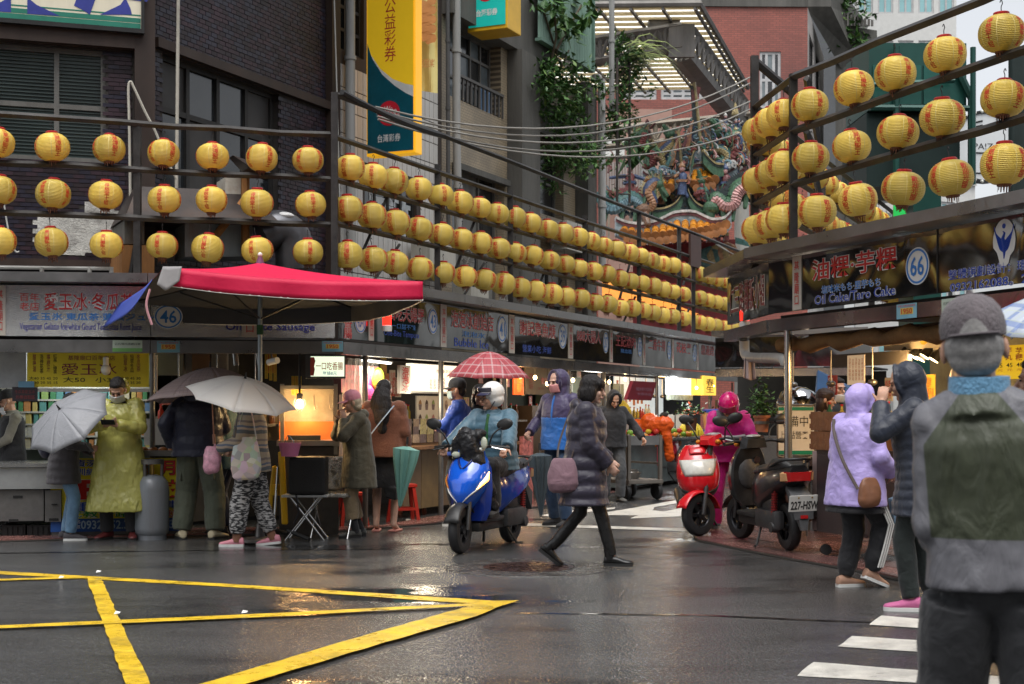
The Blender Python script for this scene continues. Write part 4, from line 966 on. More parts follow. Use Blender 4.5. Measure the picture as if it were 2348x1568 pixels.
# ================================================================ cables
cabm=mat('grey_cable',(.22,.21,.19),.6)
def cable(label,a,c,sag,r=.014,n=14,m=cabm,group='cables strung across the street'):
    a,c=V(a),V(c); mb=MB().tube([a.lerp(c,i/n)+V((0,0,-sag*4*(i/n)*(1-i/n))) for i in range(n+1)],r,6)
    return solid('cable',mb,m,label,'cable',group)
st=W(860,245,18.5)
for i,(x,y,Y,sg_) in enumerate(((1730,172,24,.55),(1730,185,24,.6),(1720,232,25,.55),(1720,250,25,.6),(1715,298,26,.5))):
    cable('%s grey cable sweeping from the yellow lottery sign to the right lantern post' % ('highest','second highest','middle','second lowest','lowest')[i],st+V((0,.1*i,-.02*i)),W(x,y,Y),sg_)
cable('dark twisted cable bundle along the top rail',RS.at(775,212,.05),RS.at(1010,312,.05),.05,.035,m=mat('black_cable',(.02,)*3))
for i in range(4): cable('thin wire to the temple eave, %s of four from the far lantern post' % ('highest','upper','lower','lowest')[i],RS.at(1640+2*i,560,0),W(1870,600+8*i,38),.3,.012)
cable('loose pale hose hanging down the corner of the dark house',BS.at(371,-40,.25),BS.at(358,520,.3),0,.022,m=mat('pale_hose',(.36,.34,.29),.6))
lp=thing('bent_hose','pale hose bent into a pointed loop before the corner pilaster','hose',BF.at(300,500,.3)); mb=MB(); mb.tube(smooth_path([BF.at(x,y,.3) for x,y in ((296,520),(293,300),(291,215),(296,200),(303,212),(330,270),(352,312),(375,370),(400,420))],4),.016,6); mb.build('hose',MATS['pale_hose'],lp,world=True)
cable('thin white wire curling down the left wall',BF.at(5,430,.2),BF.at(45,580,.2),.25,.01,m=mat('white_wire',(.4,.4,.38)))
cable('white wire down the pilaster between the dark and the white house',BS.at(738,-40,.2),BS.at(752,460,.2),-.1,.011,m=MATS['white_wire'])

# ================================================================ exhaust hood, boxes and duct over the sausage stall
rusty=mat('rusty_sheet',(.10,.10,.09),.6,.2,var=.3,vs_=2,dirt=.95,dirtcol=(.16,.06,.015),streak=True,bump=.3,bs=30)
rusty2=mat('orange_rust',(.24,.11,.035),.75,.1,var=.5,vs_=2.5,dirt=.8,dirtcol=(.05,.025,.015),streak=True)
pale=mat('pale_blue_rusty',(.26,.30,.31),.6,.1,var=.3,vs_=2,dirt=.95,dirtcol=(.16,.06,.02),streak=True)
HP=PL(-4.2,17.0,.9,.42)
hd=thing('exhaust_hood','sooty brown exhaust hood above the stall roofs with rusty panels below','exhaust hood',HP.at(440,560,.0))
def hp(x,y,o): return HP.at(x,y,o)
MB().hexa([hp(270,510,.5),hp(615,520,.5),hp(560,440,.1),hp(310,430,.1)]+[hp(270,510,-.9),hp(615,520,-.9),hp(560,440,-.9),hp(310,430,-.9)]).build('canopy',mat('sooty_steel',(.035,.028,.026),.5,.3,var=.4,dirt=.5,dirtcol=(.08,.04,.02)),hd,world=True)
MB().hexa([hp(275,565,.3),hp(320,565,.3),hp(320,512,.3),hp(275,512,.3)]+[hp(275,565,-.5),hp(320,565,-.5),hp(320,512,-.5),hp(275,512,-.5)]).build('side_panel',rusty,hd,world=True)
MB().hexa([hp(420,590,.1),hp(575,590,.1),hp(575,512,.1),hp(420,512,.1)]+[hp(420,590,-.5),hp(575,590,-.5),hp(575,512,-.5),hp(420,512,-.5)]).build('back_panel',pale,hd,world=True)
MB().hexa([hp(510,505,.15),hp(545,500,.15),hp(545,405,.15),hp(510,410,.15)]+[hp(510,505,-.3),hp(545,500,-.3),hp(545,405,-.3),hp(510,410,-.3)]).build('flue',mat('cream_rusty',(.40,.38,.33),.6,dirt=.8,dirtcol=(.15,.07,.03)),hd,world=True)
MB().tube([hp(553,590,.2),hp(553,410,.2)],.05,6).build('strut',rusty2,hd,world=True); MB().tube([hp(440,600,.25),hp(552,460,.25)],.05,6).build('strut',rusty2,hd,world=True)
MB().hexa([hp(520,365,.3),hp(580,385,.3),hp(600,420,.6),hp(545,400,.6)]+[hp(520,365,.1),hp(580,385,.1),hp(600,420,.2),hp(545,400,.2)]).build('tilted_cover',mat('sooty_steel',(.035,)*3),hd,world=True)
rx=thing('rusty_steel_box','orange rusted steel box standing on the stall roof behind the crimson parasol','steel box',hp(297,640,.4)); MB().hexa([hp(262,642,.5),hp(335,642,.5),hp(335,572,.5),hp(262,572,.5)]+[hp(262,642,-.3),hp(335,642,-.3),hp(335,572,-.3),hp(262,572,-.3)]).build('sheet_body',rusty2,rx,world=True); MB().tube([hp(280,642,.52),hp(300,520,.55)],.025,6).build('diagonal_bar',mat('black_bar',(.02,)*3),rx,world=True)
dct=thing('ventilation_duct','curved grey metal duct elbow beside the white house corner','duct',hp(650,600,0)); q=smooth_path([hp(592,545,.1),hp(632,528,.1),hp(664,550,.1),hp(672,620,.1)],6); MB().tube(q,.24,16).build('elbow',mat('grey_duct',(.10,.10,.11),.35,.6,var=.3),dct,60,world=True); MB().ell(hp(640,500,.2),(.13,.1,.05)).build('plastic_bag',mat('white_plastic_bag',(.5,.5,.5),.4),dct,world=True)
rl=thing('roof_rail','low white tube railing on the roof edge at the far left','railing',SF.at(120,640,-.7)); SFb=SF.shifted(-.7)
for y in (612,636): MB().tube([SFb.at(-60,y),SFb.at(258,y+4)],.022,6).build('bar',mat('white_tube',(.4,.4,.38),.4,dirt=.3),rl,world=True)
for x in (96,205,255): MB().tube([SFb.at(x,662),SFb.at(x,612)],.025,6).build('post',mat('white_tube'  ,(.4,)*3),rl,world=True)
# ================================================================ lanterns on their racks
rack_m=mat('weathered_steel_tube',(.028,.026,.025),.5,.3,var=.4,vs_=4,dirt=.5,dirtcol=(.09,.085,.08))
LR=.180; LH=.149
lan_m,nt,b,L=node_mat('lantern_yellow')
b.inputs['Base Color'].default_value=(.62,.40,.035,1); b.inputs['Roughness'].default_value=.34; b.inputs['Specular IOR Level'].default_value=.45
tc=N(nt,'TexCoord'); oi=N(nt,'ObjectInfo'); nn=N(nt,'TexNoise'); nn.inputs['Scale'].default_value=5; nn.inputs['Detail'].default_value=4; va=N(nt,'VectorMath',operation='ADD'); L(tc.outputs['Object'],va.inputs[0]); L(oi.outputs['Random'],va.inputs[1]); L(va.outputs[0],nn.inputs['Vector'])
mr=N(nt,'MapRange'); mr.inputs[1].default_value=.3; mr.inputs[2].default_value=.7; mr.inputs[3].default_value=.86; mr.inputs[4].default_value=1.12; L(nn.outputs['Fac'],mr.inputs[0])
m2=N(nt,'MapRange'); m2.inputs[3].default_value=.74; m2.inputs[4].default_value=1.10; L(oi.outputs['Random'],m2.inputs[0]); mm=N(nt,'Math',operation='MULTIPLY'); L(mr.outputs[0],mm.inputs[0]); L(m2.outputs[0],mm.inputs[1])
sc_=N(nt,'VectorMath',operation='SCALE'); sc_.inputs[0].default_value=(.80,.60,.12); L(mm.outputs[0],sc_.inputs['Scale']); L(sc_.outputs[0],b.inputs['Base Color'])
tl=N(nt,'BsdfTranslucent'); L(sc_.outputs[0],tl.inputs['Color']); mxs=N(nt,'MixShader'); mxs.inputs[0].default_value=.28; L(b.outputs[0],mxs.inputs[1]); L(tl.outputs[0],mxs.inputs[2]); L(mxs.outputs[0],nt.nodes['Material Output'].inputs['Surface'])
lred=mat('lantern_red',(.34,.02,.02),.4,var=.2,vs_=20,dirt=.3); lbrown=mat('lantern_brown',(.14,.05,.02),.6); lprint=mat('lantern_red_print',(.50,.012,.01),.45,var=.1); lgold=mat('lantern_gold_seam',(.70,.58,.22),.4)
def lan_r(z):   # radius of the lantern body at height z
    u=max(-1,min(1,z/LH)); return .052+(LR-.052)*(1-abs(u) ** 2.3) ** .62
prof=[]
NR=21
for i in range(NR*4+1):
    z=-LH+2*LH*i/(NR*4); prof.append((lan_r(z)+.0052*(1-abs(((i % 4)/2)-1) ** 1.5)-.0026,z))
lan_body=MB().lathe(prof,28).mesh('paper_body',lan_m,75)
lan_cap=MB().lathe([(.052,.141),(.062,.142),(.064,.164),(.056,.171),(.01,.171)],16).mesh('top_cap',lred,40)
lan_ring=MB().lathe([(.05,-.141),(.058,-.145),(.055,-.161),(.01,-.161)],16).mesh('bottom_ring',lbrown,40)
mb=MB()
for i in range(14):
    a=i/14*2*math.pi; r_=.048; ln=.028+.014*((i*7) % 3); p=V((r_*math.cos(a),r_*math.sin(a),-.158)); t_=V((-math.sin(a),math.cos(a),0))*.007
    mb.add([p-t_,p+t_,p+t_*.6+V((.004,0,-ln)),p-t_*.6+V((0,.003,-ln))],[(0,1,2,3)])
lan_tas=mb.mesh('tassel',lbrown)
mb=MB()
for i in range(8):
    a=R(45*i+22); t_=V((-math.sin(a),math.cos(a),0))*.0022; rows=[]
    for j in range(15):
        z=-LH*.96+2*LH*.96*j/14; r_=lan_r(z)+.0022; rows.append(V((r_*math.cos(a),r_*math.sin(a),z)))
    mb.loft([[p-t_,p+t_] for p in rows],closed=False,caps=False)
lan_seam=mb.mesh('seam',lgold)
def on_lantern(mb,s,az,w,h,zc,bold=.0):
    vs,fs,tw,th=txt_raw(s,bold); out=[]
    for q in vs:
        x=q.x/tw*w; z=zc+q.y/th*h; r_=lan_r(z)+.0034; a=az+x/LR; out.append(V((r_*math.cos(a),r_*math.sin(a),z)))
    mb.add(out,fs)
mb=MB()
for k,s in enumerate(('得慈堂十組','廟口攤販小組','開漳聖王','歡迎光臨')):
    on_lantern(mb,vert(s),R(-90+90*k),.056 if len(s) > 4 else .066,.235 if len(s) > 4 else .215,-.005,.008)
    if k == 2: on_lantern(mb,'奠濟宮',R(-90+90*k),.075,.026,.122,.0)
lan_txt=mb.mesh('lettering',lprint)
lan_hook=MB().tube(smooth_path([V((0,0,.17)),V((0,0,.215)),V((.012,0,.24)),V((0,0,.27)),V((-.012,0,.25))],3),.004,5).mesh('hook',mat('wire',(.03,)*3))
NLAN=0
def lantern(p,rot,label,group):
    global NLAN
    t=thing('paper_lantern',label,'lantern',p,rot,group); q_=random.uniform(.96,1.04); t.scale=(q_,q_*random.uniform(.96,1.03),q_*random.uniform(.94,1.03)); t.rotation_euler=(random.gauss(0,R(3.5)),random.gauss(0,R(3.5)),rot); NLAN += 1
    for nme,me in (('paper_body',lan_body),('top_cap',lan_cap),('bottom_ring',lan_ring),('tassel',lan_tas),('seam',lan_seam),('lettering',lan_txt),('hook',lan_hook)): obj(nme,me,t)
ordn=['first','second','third','fourth','fifth','sixth','seventh','eighth','ninth','tenth']
def nth(i): return ordn[i] if i < 10 else (['eleventh','twelfth','thirteenth','fourteenth','fifteenth','sixteenth','seventeenth','eighteenth','nineteenth','twentieth']+['twenty-' +q for q in ordn[:9]])[i-10]
rown=['top','middle','bottom']
# --- rack before the dark corner house
def rack(name,label,P,rails,posts,ext,sx=.035):
    t=thing('lantern_rack',label,'lantern rack',P.at(posts[0][0],900)*1.0)
    for x0,y0,x1,z0 in rails:
        mb=MB(); a,c=P.pt(P.hit(x0),z0),P.pt(P.hit(x1),z0); k=7
        mb.tube([a.lerp(c,i/k)+V((0,0,random.uniform(-.012,.012))) for i in range(k+1)],sx,4); mb.build('rail',rack_m,t,world=True)
    for x,z0,z1 in posts: MB().box((P.pt(P.hit(x))+V((0,.04,(z0+z1)/2))),(.075,.075,z1-z0)).build('post',rack_m,t,world=True)
    return t
rows=[([-6,120,250,375,487,600,706],(320,320,328,336,343,349,354)),([0,122,242,377,485,589,712],(424,427,432,439,444,448,455)),([0,118,244,372,476,590,706],(538,541,541,546,556,560,564))]
ZR=[RF.z(0,264),RF.z(0,372),RF.z(0,486)]
rack('r','weathered steel rack of three rails before the dark corner house',RF,[(-120,0,757,z) for z in ZR],[(313,2.7,ZR[0]+.02)],0)
base_rot=[R(-140),R(0),R(-90)]
for r_,(xs,ys) in enumerate(rows):
    for i,(x,y) in enumerate(zip(xs,ys)):
        p=RF.at(x,y); p.z=ZR[r_]-.31+random.uniform(-.015,.01)
        lantern(p,base_rot[r_]+random.gauss(0,R(9))+R(12 if x > 600 else 0),'round yellow lantern, %s from the left in the %s row before the dark corner house' % (nth(i),rown[r_]),'yellow lanterns before the dark corner house')
# --- rack along the market street
Zs=[4.50,4.01,3.50]; xe=1712
rk=rack('r','long weathered steel rack with four rails along the market street',RS,[(770,0,1990,5.0)]+[(770,0,xe,z) for z in Zs],[(766,2.6,5.02),(1002,2.6,4.6),(1170,2.6,4.6),(1465,2.6,5.0),(1557,2.6,5.0),(1590,2.6,5.0),(1340,2.6,4.6)],0)
for x in (850,1060,1250,1430,1560):
    t0=RS.hit(x)
    for z0,z1 in ((3.3,4.4),(2.75,3.45)): MB().tube([RS.pt(t0,z0,-.1),RS.pt(t0+.9,z1,-.1)],.024,4).build('brace',rack_m,rk,world=True)
MB().hexa([RS.pt(RS.hit(x),z,.05) for x,z in ((1578,4.3),(1602,4.3),(1602,4.95),(1578,4.95))]+[RS.pt(RS.hit(x),z,0) for x,z in ((1578,4.3),(1602,4.3),(1602,4.95),(1578,4.95))]).build('wooden_board',mat('dark_brown_board',(.06,.03,.025),.6,dirt=.4),rk,world=True)
x_first=[803,797,797]; fr=[[803,855,902,960,1010],[797,853,906,960,1011],[797,855,904,962,1015]]
for r_ in range(3):
    t=[RS.hit(x) for x in fr[r_]]; tend=RS.hit(1700); gap=(RS.hit(1572),RS.hit(1600)); cur=t[-1]
    while cur < tend:
        cur += random.uniform(.58,.68)
        if gap[0] < cur < gap[1]: cur=gap[1]+.05
        t.append(cur)
    for i,q in enumerate(t):
        p=RS.pt(q,Zs[r_]-.31+random.uniform(-.02,.012),.0)
        rot=[R(15),R(95),R(185)][r_]+random.gauss(0,R(14))-R(20)+(R(90)*random.choice((0,0,0,1)))
        lantern(p,rot,'yellow lantern, %s from the corner in the %s row along the market street' % (nth(i),rown[r_]),'yellow lanterns along the market street')
# --- rack over the right stall: front, side, and street side
ZR2=[4.62,4.10,3.58]
PRR=PL(2.60,14.4,.371,-1)
r2=rack('r','weathered steel rack above the right stall with slanting rails',PRR,[(1819,0,2750,z) for z in ZR2],[(1820,2.9,4.66),(2720,2.9,4.66)],0,.04)
for k,(xs,yc) in enumerate((((1856,1957,2052,2166,2296,2440),0),((1858,1952,2058,2160,2300,2450),0),((1873,1966,2070,2180,2302,2450),0))):
    for i,x in enumerate(xs):
        p=PRR.pt(PRR.hit(x),ZR2[k]-.325+random.uniform(-.012,.012))
        rot=[R(-90+28),R(180+25),R(90+30)][k]+random.gauss(0,R(8))+R(-8+3*i)
        lantern(p,rot,'round yellow lantern, %s from the corner post in the %s row above the right stall' % (nth(i),rown[k]),'yellow lanterns above the right stall')
A=V((2.76,13.95)); B_=V((2.60,15.25))
for z in ZR2: MB().tube([V((A.x,A.y,z)),V((B_.x,B_.y,z-.02))],.04,4).build('rail',rack_m,r2,world=True)
MB().box((B_.x,B_.y,3.9),(.08,.08,2.5)).build('post',rack_m,r2,world=True)
MB().tube([V((B_.x,B_.y,5.1)),V((B_.x+.7,B_.y+.3,4.62))],.045,6).build('brace',rack_m,r2,world=True)
for z in ZR2[:2]: MB().tube([V((2.9,14.0,z)),V((3.5,16.0,z-.55))],.035,4).build('brace',rack_m,r2,world=True)
for k in range(3):
    for i,u in enumerate((.18,.50,.84)):
        q=A.lerp(B_,u); lantern(V((q.x-.02,q.y,ZR2[k]-.32)),[R(-150),R(110),R(20)][k]+random.gauss(0,R(12)),'yellow lantern, %s behind the corner post in the %s row beside the right rack' % (nth(i),rown[k]),'yellow lanterns on the side of the right rack')
PSR=PL(2.62,15.3,*DS)
for z in ZR2: MB().tube([PSR.pt(0,z),PSR.pt(14,z)],.04,4).build('rail',rack_m,r2,world=True)
for t_ in (3.4,7,11): MB().box(PSR.pt(t_,3.7),(.08,.08,2.0)).build('post',rack_m,r2,world=True)
for k in range(3):
    for i in range(17):
        lantern(PSR.pt(.35+.66*i+random.uniform(-.05,.05),ZR2[k]-.32),R(90*k+30)+random.gauss(0,R(14)),'yellow lantern, %s from the post, %s row, street side of the right stall' % (nth(i),rown[k]),'yellow lanterns on the street side of the right stall')

# ================================================================ food stalls
steel,nt,b,L=node_mat('wavy_mirror_steel')
b.inputs['Base Color'].default_value=(.18,.18,.18,1); b.inputs['Metallic'].default_value=.95; b.inputs['Roughness'].default_value=.055
tc=N(nt,'TexCoord'); nn=N(nt,'TexNoise'); nn.inputs['Scale'].default_value=1.3; nn.inputs['Detail'].default_value=1; nn.inputs['Distortion'].default_value=.6; L(tc.outputs['Object'],nn.inputs['Vector']); bp=N(nt,'Bump'); bp.inputs['Strength'].default_value=.35; bp.inputs['Distance'].default_value=.06; L(nn.outputs['Fac'],bp.inputs['Height']); L(bp.outputs[0],b.inputs['Normal'])
ham=mat('hammered_steel',(.44,.44,.43),.2,.9,var=.15,bump=.9,bs=90)
brush=mat('brushed_steel',(.22,.215,.21),.34,.85,var=.14,vs_=1.5,dirt=.2,dirtcol=(.12,.1,.08),bump=.15,bs=8,rvar=.1)
brushd=mat('dull_steel',(.15,.145,.14),.42,.7,var=.25,vs_=3,dirt=.5,dirtcol=(.06,.05,.045))
strip_m=mat('ivory_strip',(.42,.39,.34),.4,var=.1); red_p=mat('sign_red',(.42,.02,.02),.4,var=.1); white_p=mat('sign_white',(.62,.61,.58),.4,var=.06); blue_p=mat('sign_blue',(.02,.06,.34),.4,var=.1); sky_p=mat('sign_skyblue',(.03,.16,.45),.4,var=.1); navy_p=mat('sign_navy',(.03,.03,.22),.4,var=.1); black_p=mat('black_print',(.02,)*3)
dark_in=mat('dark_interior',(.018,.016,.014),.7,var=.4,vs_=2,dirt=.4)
SB=2.137; ST_=2.675
def lettering(parent,P,items,off=.004,name='lettering'):
    """items: (text, x0, y0, x1, y1, material, outline material or None, bold)"""
    for s,x0,y0,x1,y1,m,om,bold in items:
        M=P.frame((x0+x1)/2,(y0+y1)/2,off); w=abs(P.hit(x1)-P.hit(x0)); h=abs(P.z((x0+x1)/2,y0)-P.z((x0+x1)/2,y1))
        if om is not None:
            mb=MB(); txt(mb,s,M,w*1.015,h*1.05,bold*.4+.028); mb.build(name,om,parent,world=True)
            M=M @ Matrix.Translation((0,0,.003))
        mb=MB(); txt(mb,s,M,w,h,bold*.4-.004); mb.build(name,m,parent,world=True)
def disc_no(parent,P,x,y,rx,ry,s):
    M=P.frame(x,y,.004); rw=(P.hit(x+rx)-P.hit(x-rx))/2; rh=ry/F*P.at(x,y).y
    S=Matrix.Diagonal((abs(rw),rh,1,1)); d=MB().lathe([(1,0),(1,.003),(.01,.003)],36,M @ S).build('number_disc',white_p,parent,world=True)
    MB().lathe([(.93,.003),(.93,.006),(.82,.006),(.82,.003)],36,M @ S,caps=False).build('ring',sky_p,d,world=True)
    mb=MB(); txt(mb,s,M @ Matrix.Translation((0,0,.007)),abs(rw)*1.15,rh*1.05,.015); mb.build('lettering',sky_p,d,world=True)
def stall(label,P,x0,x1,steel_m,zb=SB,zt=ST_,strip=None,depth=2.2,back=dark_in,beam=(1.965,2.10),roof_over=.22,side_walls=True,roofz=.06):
    t0,t1=P.hit(x0),P.hit(x1); t=thing('food_stall',label,'food stall',P.pt((t0+t1)/2,0,-depth/2)); g=.004
    mb=MB(); slab(mb,P,t0+g,t1-g,zt+.02,zt+.10,-depth,roof_over); slab(mb,P,t0+g,t1-g,zt+.02,zt+.12,roof_over,roof_over+.035); mb.build('roof',brush,t,world=True)
    mb=MB(); slab(mb,P,t0+g,t1-g,zb,zt,-.05,0.0); sp=mb.build('sign_panel',steel_m,t,world=True)
    mb=MB(); slab(mb,P,t0+g,t1-g,beam[0],beam[1],-.10,.02); mb.build('beam',brush if steel_m is ham else mat('beam_steel',(.22,.21,.205),.22,.9,var=.12,vs_=1.5,bump=.25,bs=2,rvar=.08),t,world=True)
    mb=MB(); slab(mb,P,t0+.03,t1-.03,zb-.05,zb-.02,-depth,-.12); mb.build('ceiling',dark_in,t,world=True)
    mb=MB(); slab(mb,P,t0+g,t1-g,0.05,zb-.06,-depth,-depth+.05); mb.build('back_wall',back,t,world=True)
    if strip:
        sx0,sx1=strip; mb=MB(); slab(mb,P,P.hit(sx0),P.hit(sx1),zb+.004,zt-.004,.001,.008); s_=mb.build('name_strip',strip_m,sp,world=True)
        ym0=HZ-(zt-.05-CH)*F/P.at((sx0+sx1)/2,700).y; ym1=HZ-(zb+.05-CH)*F/P.at((sx0+sx1)/2,700).y; w=(sx1-sx0)*.3
        M=P.frame((sx0+sx1)/2,(ym0+ym1)/2,.012); mb=MB(); txt(mb,vert('基隆廟口'),M,abs(P.hit(sx1)-P.hit(sx0))*.55,.43,.005); mb.build('strip_lettering',red_p,sp,world=True)
    return t,sp
def post(parent,P,x,z0,z1,off,r=.03,m=None,n=10):
    p=P.pt(P.hit(x),0,off); return MB().tube([p+V((0,0,z0)),p+V((0,0,z1))],r,n).build('post',m or brushd,parent,40,world=True)
def pbox(parent,name,P,x0,y0,x1,y1,o0,o1,m,zref=None):
    """box whose front face at o1 covers the picture box"""
    Q=P.shifted(o1); mb=MB(); slab(mb,Q,Q.hit(x0),Q.hit(x1),Q.z((x0+x1)/2,y1),Q.z((x0+x1)/2,y0),o0-o1,0); return mb.build(name,m,parent,world=True)
def pthing(name,label,cat,P,x0,y0,x1,y1,o0,o1,m,part='body',group=None):
    Q=P.shifted(o1); q=Q.at((x0+x1)/2,y1); t=thing(name,label,cat,q,0,group); pbox(t,part,P,x0,y0,x1,y1,o0,o1,m); return t
def point(p,col,w,r=.04,parent=None):
    l=bpy.data.lights.new('lamp_light','POINT'); l.energy=w*.7; l.color=col; l.shadow_soft_size=r; o=bpy.data.objects.new('lamp_light',l); C.objects.link(o); o.location=p
    if parent: o.parent=parent; o.matrix_basis=wm(parent).inverted() @ Matrix.Translation(V(p))
    return o
WARM,COOL=(1,.58,.22),(.9,.97,1)

# ---- vegetarian gelatin stall (front left)
sA,sp=stall('ice jelly stall with hammered steel sign and a yellow price board, at the left',SF,-330,345,ham,strip=(-12,13))
RW=lambda s,*q: (s,*q,red_p,white_p,.03)
lettering(sp,SF,[RW('百年',45,672,90,690),RW('老店',45,693,90,712),RW('愛玉冰·冬瓜茶',102,672,308,712),('愛玉氷·東瓜茶·蓮根ジュース',68,718,386,735,sky_p,None,.03),('Vegetarian Gelatin Ice/white Gourd Tea/Lotus Root Juice',46,741,325,761,navy_p,None,.015)])
yb,nt,b,L=node_mat('yellow_board'); b.inputs['Base Color'].default_value=(.68,.54,.02,1); b.inputs['Roughness'].default_value=.5
mn=pthing('price_board','yellow price board with red and black lettering above the drink shelves','price board',SF,62,806,341,887,-.42,-.38,yb,'board'); Q=SF.shifted(-.38)
pur=mat('plum_print',(.20,.02,.05),.5); blk=black_p
lettering(mn,Q,[(vert('酸梅湯'),75,812,83,853,pur,None,.02),(vert('洛神花茶'),91,812,100,856,blk,None,.02),(vert('檸檬汁'),107,812,115,853,pur,None,.02),(vert('紅茶、綠茶'),122,812,131,857,blk,None,.02),('基隆廟口百年老店',156,815,264,826,pur,None,.01),('愛玉冰',141,833,268,860,pur,None,.012),('大50   小35',145,864,268,877,blk,None,.02),('大40 35 45 20',67,863,132,871,blk,None,.01),('小30 20 35 15',67,873,132,881,blk,None,.01),(vert('仙草冰'),283,812,292,852,pur,None,.02),(vert('仙草冬瓜'),298,812,307,854,blk,None,.02),(vert('冬瓜茶'),313,812,322,852,pur,None,.02),('大40 45 30',275,863,322,871,blk,None,.01),('小30 35 20',275,873,322,881,blk,None,.01)])
mb=MB(); slab(mb,SF,SF.hit(60),SF.hit(350),SF.z(60,897),SF.z(60,889),-.45,-.36); slab(mb,SF,SF.hit(343),SF.hit(350),SF.z(60,889),1.96,-.45,-.36); mb.build('board_frame',mat('white_frame',(.45,.45,.43),.5,dirt=.4),sA,world=True)
pbox(sA,'side_panel',SF,-330,806,60,889,-.45,-.40,mat('milky_panel',(.32,.33,.34),.35,var=.2,dirt=.3))
bulb=thing('light_bulb','unlit white bulb hanging before the yellow price board','light bulb',SF.at(236,853,-.2)); MB().lathe([(.03,.07),(.03,.16),(.02,.17)],12,Matrix.Translation(SF.at(236,853,-.2))).build('socket',white_p,bulb,40,world=True); MB().ell(SF.at(236,846,-.2),(.055,.055,.06)).build('globe',mat('opal_glass',(.5,.47,.4),.3),bulb,60,world=True)
nt_=pthing('notice','dark notice card hanging at the corner of the yellow board','notice',SF,28,887,86,920,-.36,-.35,mat('notice_dark',(.03,.025,.03),.5),'card'); lettering(nt_,SF.shifted(-.349),[('冬瓜茶愛玉冰',34,894,80,902,mat('dim_red',(.2,.04,.04)),None,.0),('外帶自取區',36,906,80,915,mat('dim_red',(.2,.04,.04)),None,.02)])
hs2=pthing('house_badge','small blue house shaped badge above the dark notice','badge',SF,42,874,78,888,-.355,-.345,mat('badge_blue',(.12,.25,.36)),'plate')
# drink cartons on shelves
sh=thing('display_shelf','shelf wall filled with colourful drink cartons behind the left counter','shelf',SF.pt(SF.hit(180),.05,-1.5)); SFs=SF.shifted(-1.35)
zsh=[.92,1.06,1.20,1.34,1.48,1.62]
for z in zsh: mb=MB(); slab(mb,SFs,SFs.hit(-60),SFs.hit(345),z-.02,z,-.25,.0); mb.build('board',mat('pale_shelf',(.4,.4,.37)),sh,world=True)
mb=MB(); slab(mb,SFs,SFs.hit(-60),SFs.hit(345),.1,2.0,-.30,-.26); mb.build('back',mat('green_white_back',(.18,.22,.18)),sh,world=True)
cnames=dict(green=(.07,.22,.11),white=(.52,.52,.47),orange=(.42,.20,.08),yellow=(.46,.38,.14),red=(.34,.07,.05),teal=(.10,.26,.25),cream=(.48,.44,.33),blue=(.10,.18,.32),lime=(.26,.38,.14))
cm={k: mat('carton_' +k,v,.35,var=.25,vs_=25) for k,v in cnames.items()}
cme={}
for j,z in enumerate(zsh):
    t_=SFs.hit(2); nc_=0
    while t_ < SFs.hit(338):
        w=random.choice((.055,.065,.08)); h=random.uniform(.09,.12); k=random.choice(['green','white','orange','teal','yellow','white','green','cream','red','blue','lime'] if j > 1 else ['white','cream','white','yellow','teal','orange'])
        if (k,w) not in cme:
            mb=MB().bbox((0,0,.5),(w*.94,.09,1),.006); me=mb.mesh('carton',[cm[k],white_p if k != 'white' else cm['green']]); 
            cme[(k,w)]=me
        q=SFs.pt(t_+w/2,z,-.06); o=obj('drink_carton',cme[(k,w)]); o.location=q; o.scale=(1,1,h); o.rotation_euler=(0,0,math.atan2(1,7.6)+random.gauss(0,.06))
        nc_ += 1; tag(o,'%s drink carton, %s from the left on the %s shelf behind the left counter' % (k,nth(nc_-1),['lowest','second lowest','third lowest','third highest','second highest','highest'][j]),'carton','drink cartons on the shelf wall'); t_ += w+random.choice((.004,.004,.02))
point(SF.pt(SF.hit(150),1.93,-.9),COOL,22,.2,sA)
# steel counter
cA=thing('steel_counter','stainless steel stall counter with a cabinet on legs at the far left','counter',SF.pt(SF.hit(30),0,.1))
pbox(cA,'worktop',SF,-330,1063,150,1072,-.7,.16,mat('steel_edge',(.5,.5,.49),.2,.9)); pbox(cA,'apron',SF,-330,1073,146,1122,-.7,.12,mat('soft_steel',(.36,.37,.37),.42,.75,var=.12,dirt=.3,dirtcol=(.15,.14,.12)))
pbox(cA,'cabinet',SF,-330,1124,100,1196,-.6,.08,brushd); d_=pbox(cA,'door',SF,103,1124,140,1196,-.6,.085,brushd); pbox(d_,'latch',SF,118,1155,131,1158,.086,.1,mat('dark_metal',(.03,)*3))
for x,y in ((30,1136),(20,1190),(112,1188)): pbox(cA,'vent',SF,x,y,x+22,y+6,.081,.086+.002*(x > 100),mat('dark_metal',(.03,)*3))
for x in (-100,125): pbox(cA,'leg',SF,x,1197,x+9,1238,-.1,.03,brushd)
for i,x in enumerate((4,62)): 
    o=pthing('plastic_crate','black plastic crate under the steel counter, %s of two' % ('left','right')[i],'crate',SF,x,1204,x+54,1238,-.4,.0,mat('black_plastic',(.015,)*3,.4),'crate_body','crates under the counter')
    for k in range(4): pbox(o,'rib',SF,x+4+12*k,1208,x+12+12*k,1234,.001,.012,mat('black_plastic',(.015,)*3))
